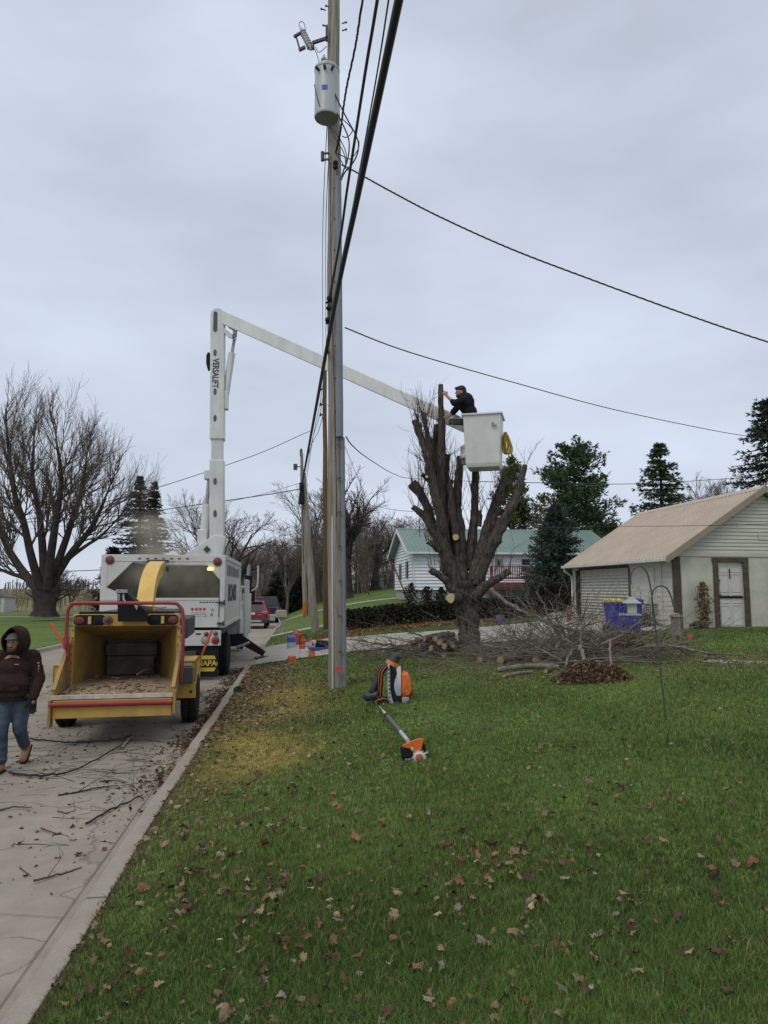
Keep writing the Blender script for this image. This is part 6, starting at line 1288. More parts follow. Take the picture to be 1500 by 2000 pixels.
b = MB(); b.tube([ZB(480, 670, -.05), ZB(350, 690, -.04)], [.075, .07], 14); b.tube([ZB(352, 690, -.04), ZB(325, 730, -.04)], [.07, .05], 12); b.build('blower_tube', m_dg, t)
b = MB(); b.box(ZB(415, 668, -.09), (.16, .03, .015)); b.build('tube_trim', mat('dull_red', (.12, .03, .02), .6), t)
for dx, dy in ((0, 0), (42, .06)):
    b = MB(); sp = catmull([ZB(600 - dx, 320, -.13 + dy), ZB(540 - dx * .8, 400, -.16 + dy), ZB(528 - dx * .6, 560, -.16 + dy), ZB(525 - dx * .2, 690, -.13 + dy), ZB(600, 720, -.12 + dy)], 7); b.tube([Vector(x) for x in sp], .028, 8); s_ = b.build('shoulder_strap', m_black, t)
    b = MB(); b.tube([Vector(x) + V(-.004, -.026, .002) for x in sp], .006, 5); b.build('strap_piping', m_orange, s_)
extr('hip_pad', m_black, [(470, 730), (560, 715), (610, 730), (612, 790), (500, 800), (468, 770)], -.2, .05, t, .02)
extr('pad_edge', m_orange, [(456, 735), (565, 708), (570, 716), (468, 742), (474, 790), (462, 785)], -.205, -.19, t, .002)
# ---- pole tool lying on the lawn
hpos = gpix(812, 1484); YT = hpos.y; t = thing('pole_saw', 'orange and grey powered pole tool lying engine end nearest the camera', 'power tool', hpos)
def TT(px, py, dy=0): return P(px, py, YT + dy) - hpos
far = gpix(741, 1384); far.z += .03; near = P(797, 1447, YT + .12); b = MB()
def seg(a, c): return lerp(near, far, a) - hpos, lerp(near, far, c) - hpos
for a, c, r_, mt, nm in ((0, .22, .021, m_lg, 'collar'), (.20, .68, .024, mat('grip_grey', (.10, .10, .105), .7), 'foam_grip'), (.66, .82, .018, mat('tube_pale', (.5, .5, .5), .4), 'shaft'), (.80, 1.0, .013, mat('tube_grey', (.27, .27, .26), .4), 'drive_tube')):
    b = MB(); b.cyl(*seg(a, c), r_, n=12); b.build(nm, mt, t)
b = MB(); b.cyl(*seg(.655, .685), .03, n=12); b.build('clamp', m_black, t)
def X2(x, y, dy=0): return TT(660 + x / 6.25, 1250 + y / 6.25, dy)
def extr2(name, mt, poly, d0, d1, bev=.008):
    a = [X2(x, y, d0) for x, y in poly]; c = [X2(x, y, d1) for x, y in poly]; n = len(a); b = MB(); b.add(a + c, [tuple(range(n)), tuple(range(2 * n - 1, n - 1, -1))] + [(k, n + k, n + (k + 1) % n, (k + 1) % n) for k in range(n)]); return b.build(name, mt, t, bevel=bev, smooth=True)
ec = extr2('engine_shroud', m_orange, [(778, 1290), (850, 1248), (960, 1205), (1040, 1196), (1052, 1215), (1020, 1345), (950, 1370), (920, 1385), (890, 1330), (800, 1315)], -.07, .09, .014)
extr2('air_filter', m_black, [(755, 1300), (890, 1330), (930, 1400), (900, 1440), (780, 1450), (765, 1380)], -.06, .10, .015)
extr2('muffler', m_black, [(1030, 1230), (1075, 1290), (1080, 1340), (1050, 1370), (1010, 1350)], -.05, .09, .012)
extr2('fuel_tank', MATS['tank_translucent'], [(810, 1450), (905, 1435), (910, 1475), (830, 1485)], -.05, .08, .008)
b = MB(); b.lathe([(.062, 0), (.062, .025), (.045, .04)], (0, 0, 0), 20, Matrix.Rotation(R(90), 3, 'X'))
for k in range(12): a = k * .5236; b.box((math.cos(a) * .062, -.015, math.sin(a) * .062), (.012, .03, .02))
o = b.build('recoil_cover', mat('recoil_grey', (.5, .5, .47), .5), t); o.location = X2(992, 1430, -.07)
b = MB(); b.lathe([(.036, 0), (.034, .014), (.01, .02)], (0, 0, 0), 18, Matrix.Rotation(R(90), 3, 'X')); o = b.build('starter_cap', mat('cap_orange', (.40, .10, .03), .5), t); o.location = X2(995, 1436, -.115)
for pts in ([(1030, 1400), (1100, 1365)], [(1050, 1440), (1078, 1480)], [(935, 1450), (950, 1500)]):
    b = MB(); b.beam(X2(*pts[0], -.08), X2(*pts[1], -.08), .014, .012); b.build('guard_leg', MATS['recoil_grey'], t)
b = MB(); b.box(X2(905, 1325, -.075), (.022, .004, .03)); b.build('badge', MATS['sticker_white2'], t, smooth=False)
# =================================================================== SMALL THINGS
m_flag = mat('marker_flag_orange', (.62, .12, .05), .6, nscale=15, namt=.15)
def flag(px, py, label, Yf, s=.10, rz=0., tri=False, text=False):
    q = P(px, py, Yf); gr = V(q.x, Yf, g(q.x, Yf)); t = thing('marker_flag', label, 'flag', gr, rz, 'orange marker flags in the lawn'); h = max(.12, q.z - gr.z)
    b = MB(); b.cyl((0, 0, -.05), (0, 0, h + s * .5), .004, n=5); b.build('wire_stem', m_dark, t); b = MB(); n = 6; vs = []
    for i in range(n + 1):
        for j in (0, 1):
            x = i / n * s * 1.25 - s * .0; k = (1 - i / n) if tri else 1; vs.append((x, .012 * math.sin(i * 1.4), h + (j - .5) * s * k))
    b.add(vs, [(2 * i, 2 * i + 2, 2 * i + 3, 2 * i + 1) for i in range(n)]); fl_ = b.build('flag_sheet', m_flag, t, smooth=False); sd = fl_.modifiers.new('t', 'SOLIDIFY'); sd.thickness = .003
    if text:
        for k in range(2): b = MB(); b.box((s * .6, -.014, h + .02 - k * .04), (s * .8, .003, .014)); b.build('flag_print', mat('flag_print', (.3, .06, .03), .7), t, smooth=False)
flag(563, 1288, 'nearest orange marker flag with darker printed lines on the verge', 15.2, .135, .3, text=True)
flag(603, 1277, 'orange marker flag at the grass edge just in front of the tools', 16.6, .12, -.2)
flag(585, 1263, 'orange marker flag standing before the chainsaw', 19.2, .13, .5)
flag(588, 1241, 'pointed orange marker flag behind the fuel cans across the drive', 25.2, .16, -.3, tri=True)
flag(1201, 1251, 'upright orange flag among the brush near the bins', 13.9, .13, 1.2 - .5)
flag(1342, 1242, 'pointed orange flag standing right of the wooden post', 15.5, .14, .2, tri=True)
# fuel cans, chainsaw, tray
q = gpix(569, 1266); t = thing('jug', 'blue and grey fluid jug standing left of the red fuel can', 'jug', q); b = MB(); b.lathe([(.13, 0), (.15, .02), (.15, .17), (.14, .2)], (0, 0, 0), 18); b.build('jug_base', mat('jug_pale', (.28, .38, .48), .4), t); b = MB(); b.lathe([(.15, .2), (.15, .36), (.08, .43), (.05, .44), (.05, .48)], (0, 0, 0), 18); b.build('jug_top', mat('jug_blue', (.06, .09, .32), .4), t)
q = gpix(577, 1261); t = thing('fuel_can', 'red plastic fuel can with yellow cap on the drive edge', 'fuel can', q, .3); b = MB(); b.prism([(-.2, 0), (.2, 0), (.21, .3), (.12, .42), (-.1, .42), (-.2, .3)], -.13, .13, 'y'); b.build('can_body', mat('can_red', (.42, .04, .03), .4), t, bevel=.03); b = MB(); b.cyl((.02, 0, .42), (.02, 0, .5), .05, n=12); b.build('cap', mat('cap_yellow', (.5, .35, .1), .5), t); b = MB(); b.tube(catmull([(-.12, 0, .4), (-.06, 0, .5), (.08, 0, .5), (.14, 0, .38)], 4), .02, 6); b.build('handle', MATS['can_red'], t)
q = gpix(598, 1264); t = thing('chainsaw', 'chainsaw with white and red body resting on the drive', 'chainsaw', q, -.2)
b = MB(); b.prism([(-.22, 0), (.22, 0), (.25, .14), (.05, .24), (-.2, .2)], -.1, .1, 'y'); b.build('saw_body', mat('saw_red', (.35, .06, .03), .5), t, bevel=.02); b = MB(); b.tube(catmull([(-.15, -.1, .1), (-.2, -.1, .3), (-.02, -.1, .4), (.1, -.1, .22)], 5), .02, 8); b.build('front_handle', m_black, t)
b = MB(); b.b2((.0, -.12, .04), (.22, -.1, .16)); b.build('side_cover', m_lg, t, bevel=.01); b = MB(); b.prism([(.22, .03), (.62, .05), (.66, .09), (.62, .13), (.22, .13)], -.01, .01, 'y'); b.build('guide_bar', m_galv, t)
q = gpix(628, 1270); t = thing('tool_tray', 'dark tool bag on a blue tray next to the tall pole', 'tray', q, .1); b = MB(); b.prism([(-.36, .02), (.3, .02), (.42, .1), (-.42, .1)], -.2, .2, 'y'); b.build('tray', mat('tray_blue', (.035, .06, .25), .5), t, bevel=.01)
b = MB(); b.prism([(-.2, .1), (.25, .1), (.2, .28), (-.15, .3)], -.13, .13, 'y'); b.build('tool_bag', m_black, t, bevel=.03)
q0 = [gpix(x, y, .015) for x, y in ((676, 1264), (700, 1258), (735, 1262), (760, 1252), (800, 1252))]; cable('rope', 'thin red rope trailing over the drive behind the tall pole', q0, .014, 5, mat('red_rope', (.4, .05, .06), .7))
# mailbox
q = P(549, 1221, 33.5); mz = g(q.x, 33.5); t = thing('mailbox', 'tan plastic mailbox on a post at the kerb past the drive', 'mailbox', (q.x, 33.5, mz), .15, scale=1.0)
m_tan = mat('mailbox_tan', (.30, .27, .215), .7, nscale=5, namt=.1)
b = MB(); b.prism([(-.27, .72), (.27, .72), (.27, .98), (.2, 1.06), (-.2, 1.06), (-.27, .98)], -.25, .25, 'y'); b.build('box', m_tan, t, bevel=.03); b = MB(); b.b2((-.1, -.12, -.1), (.16, .12, .72)); b.build('post', m_tan, t, bevel=.02)
b = MB(); b.tube(catmull([(-.14, -.14, .72), (-.06, -.16, .55), (-.02, -.15, .4), (-.1, -.14, .3)], 4), .035, 8); b.build('newspaper_roll', m_lg, t); b = MB(); b.b2((-.12, -.262, .86), (.02, -.252, .91)); b.build('flag', mat('mail_mark', (.5, .35, .3), .6), t, smooth=False)
# hydrant
q = gpix(1112, 1213); t = thing('fire_hydrant', 'red and orange fire hydrant beside the garage downpipe', 'fire hydrant', q, scale=.8); m_hr = mat('hydrant_red', (.30, .035, .02), .6, nscale=8, namt=.2); m_ho = mat('hydrant_orange', (.30, .07, .025), .6, nscale=8, namt=.2)
b = MB(); b.lathe([(.16, 0), (.16, .03), (.1, .05), (.1, .42), (.12, .44)], (0, 0, 0), 16); b.build('barrel', m_hr, t); b = MB(); b.lathe([(.13, .42), (.14, .46), (.12, .55), (.07, .62), (.03, .66), (.03, .71)], (0, 0, 0), 16); b.build('bonnet', m_ho, t)
b = MB(); b.cyl((-.2, 0, .38), (.2, 0, .38), .055, n=12); b.build('side_outlet', m_ho, t); b = MB(); b.cyl((0, -.2, .36), (0, 0, .36), .075, n=12); b.build('front_outlet', m_ho, t)
q = gpix(977, 1220); t = thing('bucket', 'small purple plastic bucket in front of the hedge', 'bucket', q); b = MB(); b.lathe([(.12, 0), (.16, .33), (.17, .34), (.15, .33), (.11, .02)], (0, 0, 0), 18); b.build('pail', mat('purple_plastic', (.14, .10, .26), .5), t); b = MB(); b.tube(catmull([(-.16, 0, .32), (-.1, -.12, .25), (.1, -.12, .25), (.16, 0, .32)], 4), .006, 5); b.build('handle', m_galv, t)
# wheeled bins
def bin_(px, py, Yb, label, lid, rz):
    q = P(px, py, Yb); t = thing('wheeled_bin', label, 'bin', (q.x, Yb, g(q.x, Yb)), rz, 'blue recycling bins at the garage door'); b = MB(); b.hull8([(-.21, -.22, .06), (.21, -.22, .06), (.21, .24, .06), (-.21, .24, .06), (-.27, -.32, .86), (.27, -.32, .86), (.27, .32, .86), (-.27, .32, .86)]); b.build('bin_body', mat('bin_blue', (.012, .03, .32), .45, nscale=5, namt=.12), t, bevel=.02)
    b = MB(); b.box((0, 0, .865), (.60, .70, .05)); b.build('bin_rim', MATS['bin_blue'], t, bevel=.01); b = MB(); b.prism([(-.34, .90), (.34, .90), (.30, .96), (-.1, 1.0), (-.34, .97)], -.30, .30, 'x'); b.build('lid', lid, t, bevel=.015)
    for s in (-1, 1): b = MB(); b.cyl((s * .23, .25, .12), (s * .29, .25, .12), .12, n=16); b.build('wheel', m_black, t)
    b = MB(); b.cyl((-.22, .38, .93), (.22, .38, .93), .02, n=8); b.build('handle', MATS['bin_blue'], t)
    b = MB(); b.b2((-.15, -.29, .52), (.02, -.275, .60)); b.build('decal', mat('bin_decal', (.35, .38, .5), .5), t, smooth=False)
bin_(1207, 1230, 20.9, 'blue wheeled bin with bright yellow lid, left of the pair', mat('lid_yellow', (.55, .42, .015), .45), .25)
bin_(1233, 1228, 20.9, 'blue wheeled bin with dark blue lid, behind the bird feeder', mat('lid_blue', (.02, .04, .2), .45), -.1)
# post with a chain
q = gpix(1322, 1271); t = thing('wooden_post', 'short square weathered post with a wire ring at the brush end', 'post', q, .15); b = MB(); b.box((0, 0, .34), (.14, .14, .78)); b.build('post', m_polewood, t, bevel=.008)
b = MB(); b.box((0, 0, .72), (.19, .19, .05)); b.prism([(-.08, .745), (.08, .745), (.03, .79), (-.03, .79)], -.08, .08, 'y'); b.build('post_cap', m_polewood, t, bevel=.01)
b = MB(); b.tube(catmull([(.07, -.04, .3), (.16, -.06, .26), (.17, -.06, .12), (.08, -.06, .1)], 5), .008, 5); b.build('wire_ring', m_galv, t); b = MB(); b.ball((-.02, -.09, .28), (.045, .03, .06), 8, 6); b.build('tap', m_dark, t)
# shepherd hook, feeder and cage
q = gpix(1301, 1406); YS = q.y; m_hook = mat('hook_green_grey', (.05, .065, .06), .5, nscale=10, namt=.3)
t = thing('shepherd_hook', 'tall leaning double shepherd hook stuck in the right hand lawn', 'garden hook', q)
def SH(px, py, dy=0): return P(px, py, YS + dy) - q
b = MB(); b.tube([Vector(x) for x in catmull([SH(1301, 1412), SH(1290, 1310), SH(1281, 1230), SH(1275, 1180), SH(1271, 1150), SH(1266, 1125), SH(1258, 1110), SH(1247, 1105), SH(1237, 1112), SH(1232, 1124), SH(1232, 1140), SH(1228, 1142)], 6)], .0095, 8); b.build('tall_hook', m_hook, t)
b = MB(); b.tube([Vector(x) for x in catmull([SH(1276, 1190, -.02), SH(1273, 1162, -.02), SH(1279, 1149, -.02), SH(1291, 1144, -.02), SH(1303, 1150, -.02), SH(1311, 1166, -.02), SH(1315, 1182, -.02), SH(1318, 1186, -.02)], 6)], .009, 8); b.build('short_hook', m_hook, t)
fq = P(1234, 1187, YS); t = thing('bird_feeder', 'white hopper bird feeder hanging from the tall hook', 'bird feeder', fq); m_fd = mat('feeder_cream', (.40, .38, .31), .5, nscale=10, namt=.1)
b = MB(); b.lathe([(.062, -.065), (.07, .055)], (0, 0, 0), 4, Matrix.Rotation(R(38), 3, 'Z')); b.build('seed_hopper', m_fd, t, smooth=False); b = MB(); b.lathe([(.125, .05), (.12, .06), (.06, .095), (.045, .12), (.01, .125)], (0, 0, 0), 4, Matrix.Rotation(R(38), 3, 'Z')); b.build('feeder_roof', mat('feeder_grey', (.33, .34, .33), .5), t, smooth=False)
b = MB(); b.lathe([(.125, -.085), (.125, -.07)], (0, 0, 0), 4, Matrix.Rotation(R(38), 3, 'Z')); b.build('tray', MATS['feeder_grey'], t, smooth=False); b = MB(); hk = P(1231, 1141, YS) - fq; b.tube([hk, lerp(hk, V(0, 0, .12), .5), V(0, 0, .12)], .0025, 4); b.build('hanger', m_hook, t)
cq = P(1272, 1190, YS - .05); t = thing('suet_cage', 'square wire suet cage hung against the hook pole', 'suet feeder', cq)
b = MB()
for k in range(7):
    for dy in (-.03, .03): b.beam((-.065 + k * .0217, dy, -.06), (-.065 + k * .0217, dy, .06), .004, .004); b.beam((-.065, dy, -.06 + k * .02), (.065, dy, -.06 + k * .02), .004, .004)
b.build('wire_cage', m_hook, t, smooth=False); b = MB(); b.tube([(0, 0, .06), (.01, 0, .10), (.0, 0, .13)], .003, 5); b.build('hanger', m_hook, t)
# trellis and vine by the garage
q = gl(-.45, 1.35, 0); t = thing('trellis', 'wooden ladder trellis leaning on the garage side wall', 'trellis', q, R(7.8)); b = MB()
for k in range(4): b.beam((-.1 - .0, -.45 + k * .28, 0), (.32, -.40 + k * .22, 1.52), .03, .02)
for k in range(7): z_ = .3 + k * .19; b.beam((-.1 + z_ * .276 - .02, -.5 + .02 * k, z_), (-.1 + z_ * .276 - .02, .44 - .03 * k, z_), .02, .02)
b.build('lattice', mat('trellis_wood', (.24, .21, .18), .9, nscale=9, namt=.2), t, smooth=False)
def leafplant(name, label, base, w, d, h, n, cols, size, cat='plant', stemh=None, parent=None, mt=m_leaf, shape=0, group=None, tiltv=.9):
    t = thing(name, label, cat, base, group=group); a = rng.uniform(0, 6.28, n); u = rng.random(n); r_ = np.sqrt(rng.random(n))
    zz = u * h
    if shape == 0: wr = (1 - (2 * u - .9) ** 4 * .4)
    elif shape == 1: wr = np.sqrt(np.clip(1 - (u * 1.02) ** 2, .03, 1))
    else: wr = 1 + 0 * u
    X = np.cos(a) * r_ * w / 2 * wr; Y = np.sin(a) * r_ * d / 2 * wr; k = np.clip(.75 + .5 * noise2(X + zz, Y + zz * 1.3, 5, 4), .3, 1.3); X = X * k; Y = Y * k
    o = leafmesh('foliage', X, Y, zz, rng.uniform(.6, 1.2, n) * size, tiltv, None, mt, cols=np.array(cols)[rng.integers(0, len(cols), n)], cat=None, kind=None); o.parent = t
    S0, S1, A_, B_ = [], [], [], []
    for _ in range(max(6, n // 60)): x, y = random.gauss(0, w * .14), random.gauss(0, d * .14); S0.append((x * .3, y * .3, 0)); S1.append((x * 1.6, y * 1.6, h * random.uniform(.6, 1))); A_.append(.012); B_.append(.005)
    seg_mesh('stem', S0, S1, A_, B_, m_twig, t); return t
q = gpix(1365, 1232); q.y -= .0
q = gl(.82, -.30, 0); q.z = g(q.x, q.y)
leafplant('climbing_plant', 'withered tan leaved vine on a stake beside the garage door', q, .62, .36, 1.42, 900, [(.36, .26, .14), (.26, .17, .08), (.18, .11, .06), (.12, .1, .05), (.3, .24, .12)], .075)
q = gl(-.45, .9, 0); q.z = g(q.x, q.y); leafplant('garden_plant', 'yellow green plants below the leaning trellis', q, .95, .5, .42, 420, [(.10, .13, .04), (.2, .19, .06), (.06, .09, .03)], .07, shape=1)
q = gl(.45, -.5, 0); q.z = g(q.x, q.y); leafplant('garden_plant', 'low blue green plants at the garage corner board', q, .8, .4, .25, 260, [(.05, .09, .06), (.04, .07, .04)], .06, shape=1)
# =================================================================== TREES AND SHRUBS
def grow(base, L0, r0, nl, spread, seed, up=.25, d0=(0, 0, 1), kids=(6, 7, 6, 5), ratio=(.8, .62, .55, .5), first=.35, crook=.16, stems=1):
    rd = random.Random(seed); segs = [[] for _ in range(nl + 1)]
    def go(p, d, L, r, lv):
        k = 7 if lv == 0 else (6 if lv < 3 else 4); step = L / k; pts = []
        for s in range(k):
            cr = crook * (1.2 if lv else .5)
            d = (d + Vector((rd.gauss(0, cr), rd.gauss(0, cr), rd.gauss(0, cr * .6) + (up * .22 if lv else .1)))).normalized(); q = p + d * step
            f0, f1 = s / k, (s + 1) / k; ra = r * (1 - .62 * f0); rb = r * (1 - .62 * f1)
            segs[lv].append((p, q, ra, rb)); pts.append((q, d.copy(), rb, f1)); p = q
        if lv < nl:
            n = kids[min(lv, len(kids) - 1)]
            for j in range(n):
                f = first + (1 - first) * (j + rd.random()) / n if lv == 0 else .2 + .8 * (j + rd.random()) / n
                q, dd, rb, _ = pts[min(k - 1, int(f * k))]; az = rd.uniform(0, 6.283); u, w = frame(dd); sp = spread * rd.uniform(.7, 1.25)
                nd = (dd * math.cos(sp) + (u * math.cos(az) + w * math.sin(az)) * math.sin(sp)).normalized()
                go(q, nd, L * ratio[min(lv, len(ratio) - 1)] * rd.uniform(.7, 1.15) * (1.15 - .35 * f), rb * rd.uniform(.55, .8), lv + 1)
    for s in range(stems):
        a = s * 6.283 / max(1, stems) + seed; dv = Vector(d0) if stems == 1 else Vector((math.cos(a) * .35, math.sin(a) * .35, 1)).normalized()
        go(Vector(base), dv, L0 * rd.uniform(.9, 1.1), r0, 0)
    return segs
def bare_tree(name, label, px, py, Y, top, r0, seed, mt, nl=4, spread=.62, width=1., crook=.10, kids=(7, 7, 6, 5), L0=None, minr=.006, stems=1, up=.25, first=.3, group=None, gy=None):
    q = P(px, py, Y); base = V(q.x, Y, g(q.x, Y) if gy is None else gy); Ht = P(px, top, Y).z - base.z; t = thing(name, label, 'tree', base, group=group)
    sg = grow((0, 0, 0), 1.0, r0 / Ht * 1.9, nl, spread, seed, up, kids=kids, stems=stems, first=first, crook=crook)
    zmax = max(s[1].z for l in sg for s in l); k = Ht / zmax
    def arr(ls): return ([s[0] * k for s in ls], [s[1] * k for s in ls], [max(minr, s[2] * k) for s in ls], [max(minr * .7, s[3] * k) for s in ls])
    tr_ = MB(); 
    seg_mesh('trunk', *arr(sg[0]), mt, t, n=9)
    b = MB(); b.tube([(0, 0, -.3), (0, 0, .05), (0, 0, .05 * Ht)], [r0 * 1.6, r0 * 1.35, r0 * 1.02], 14, wob=.05); 
    b.build('root_flare', mt, t)
    seg_mesh('limbs', *arr(sg[1] + (sg[2] if nl > 2 else [])), mt, t, n=5)
    for c in t.children: c.scale = c.scale
    o = seg_mesh('crown', *arr([s for l in sg[3:] for s in l] if nl > 2 else sg[-1]), MATS['fine_twig'], t, n=3)
    for c in t.children:
        if c.name.split('.')[0] in ('limbs', 'crown'): c.scale = (width, width, 1)
    return t
m_tb = mat('dark_tree_bark', (.05, .043, .038), .95, nscale=3, namt=.3); m_tb2 = mat('grey_tree_bark', (.11, .10, .09), .95, nscale=3, namt=.25)
mat('fine_twig', (.13, .105, .088), .95)
# the big old tree at left: several stout stems from one bole
def big_tree():
    Y = 50; q = P(86, 1198, Y); base = V(q.x, Y, g(q.x, Y)); t = thing('bare_tree', 'huge bare many-limbed tree at the left edge beyond the street', 'tree', base)
    def L(px, py, dy=0): return P(px, py, Y + dy) - base
    b = MB(); bole = [(L(86, 1204), 1.0), (L(87, 1192), .78), (L(88, 1175), .72), (L(86, 1158), .78), (L(84, 1145), .78)]; b.tube([p for p, r in bole], [r for p, r in bole], 16, wob=.05); b.build('trunk', m_tb, t, angle=70)
    stems = [([(72, 1150, 0), (40, 1110, 1), (10, 1060, 1.5), (-10, 1000, 2), (-25, 930, 2)], .42), ([(80, 1150, -.5), (62, 1090, -1), (46, 1020, -1.5), (30, 970, -2), (20, 905, -2), (14, 850, -2)], .40), ([(86, 1150, .5), (84, 1080, 1), (76, 1000, 1.5), (64, 935, 2), (66, 870, 2)], .42),
             ([(92, 1150, -.5), (100, 1080, -1.2), (112, 1000, -2), (120, 935, -2.5), (112, 872, -3)], .42), ([(94, 1148, .3), (118, 1085, .8), (140, 1020, 1.5), (158, 960, 2), (168, 905, 2)], .40), ([(98, 1148, 0), (135, 1085, -.5), (172, 1040, -1), (192, 1005, -1), (206, 972, -1)], .36),
             ([(96, 1145, .2), (128, 1098, .5), (165, 1068, 1), (196, 1048, 1.2), (222, 1022, 1.2)], .22), ([(70, 1152, .5), (50, 1130, 1), (20, 1120, 1.2), (-15, 1105, 1.5)], .28)]
    rd = random.Random(5); l1, l2, l3 = [], [], []
    def sub(p, d, Ln, r, lv, out):
        k = 5; step = Ln / k
        for s in range(k):
            d = (d + Vector((rd.gauss(0, .085), rd.gauss(0, .085), rd.gauss(0, .07) + .085))).normalized(); q2 = p + d * step; out[min(lv, 2)].append((p, q2, max(.0085, r * (1 - .65 * s / k)), max(.0065, r * (1 - .65 * (s + 1) / k)))); p = q2
            if lv < 4:
                for _ in range(2 if rd.random() < .73 else 1):
                    a = rd.uniform(0, 6.283); u, w = frame(d); sp = rd.uniform(.3, .68); nd = (d * math.cos(sp) + (u * math.cos(a) + w * math.sin(a)) * math.sin(sp)).normalized(); sub(p, nd, Ln * rd.uniform(.42, .64), r * (1 - .6 * s / k) * .6, lv + 1, out)
    out = [l1, l2, l3]; sb = MB()
    for pts, r in stems:
        cm = [Vector(c) for c in catmull([L(*p) for p in pts], 4)]; n = len(cm); one = MB(); one.tube(cm, [r * .74 * (1 - .82 * k / (n - 1)) + .03 for k in range(n)], 9, wob=.04); one.build('limb', m_tb, t, angle=70)
        for k in range(5, n):
            f = k / (n - 1)
            for _ in range(1):
                d = (cm[k] - cm[k - 1]).normalized(); a = rd.uniform(0, 6.283); u, w = frame(d); sp = rd.uniform(.3, .8); nd = (d * math.cos(sp) + (u * math.cos(a) + w * math.sin(a)) * math.sin(sp)).normalized()
                sub(cm[k], nd, 4.3 * (1.15 - .45 * f) * rd.uniform(.6, 1.1), r * (1 - .75 * f) * .34, 2 if r > .25 else 3, out)
        sub(cm[-1], (cm[-1] - cm[-2]).normalized(), 2.5, .09, 2, out)
    A = lambda l: ([s[0] for s in l], [s[1] for s in l], [s[2] for s in l], [s[3] for s in l])
    seg_mesh('crown', *A(l1 + l2 + l3), MATS['fine_twig'], t, n=3); print('bigtree', len(l1), len(l2), len(l3)); return t
big_tree()
TR = [('small bare round tree right of the huge one in the left field', 99, 1190, 62, 1105, .18, 3, 3, .75, 1.3, 3, .018), ('small bare bush tree in the left field before the skyline', 140, 1168, 90, 1122, .15, 4, 3, .8, 1.4, 2, .02),
      ('tall bare tree standing right behind the lift boom', 452, 1175, 62, 957, .42, 5, 4, .62, 1.15, 1, .014), ('pale bare tree showing left of the lift boom', 392, 1160, 80, 958, .3, 6, 4, .6, .8, 1, .014),
      ('slim bare tree with a brown nest beyond the mailbox', 560, 1185, 62, 1040, .16, 7, 4, .6, 1.15, 1, .012), ('wide bare tree rising behind the tall pole', 676, 1178, 62, 915, .55, 8, 4, .62, 1.1, 1, .014),
      ('bare tree left of the brown pole above the far pole', 612, 1175, 75, 930, .4, 9, 4, .58, .9, 1, .014), ('stout bare tree behind the fence left of the white house', 733, 1147, 82, 1000, .62, 10, 4, .72, 1.25, 1, .02),
      ('bare tree filling the gap behind the stout fence tree', 790, 1140, 95, 1005, .4, 12, 4, .7, 1.2, 1, .02), ('small pale bare tree among the pines above the garage roof', 1395, 1050, 70, 913, .2, 13, 4, .45, .9, 2, .014),
      ('bare grey tree merging with the pine above the garage ridge', 1345, 1060, 65, 935, .25, 14, 4, .6, 1.0, 2, .014), ('bare sapling among the far street trees', 508, 1180, 85, 1045, .2, 15, 4, .6, .9, 1, .014)]
for lb_, px, py, Y, top, r0, sd, nl, sp, wd, st_, mr_ in TR:
    bare_tree('bare_tree', lb_, px, py, Y, top, r0, sd, m_tb if sd in (5, 8, 10) else m_tb2, nl, sp, wd, minr=mr_, stems=st_, kids=(7, 6, 6, 5) if nl == 4 else (7, 6, 4))
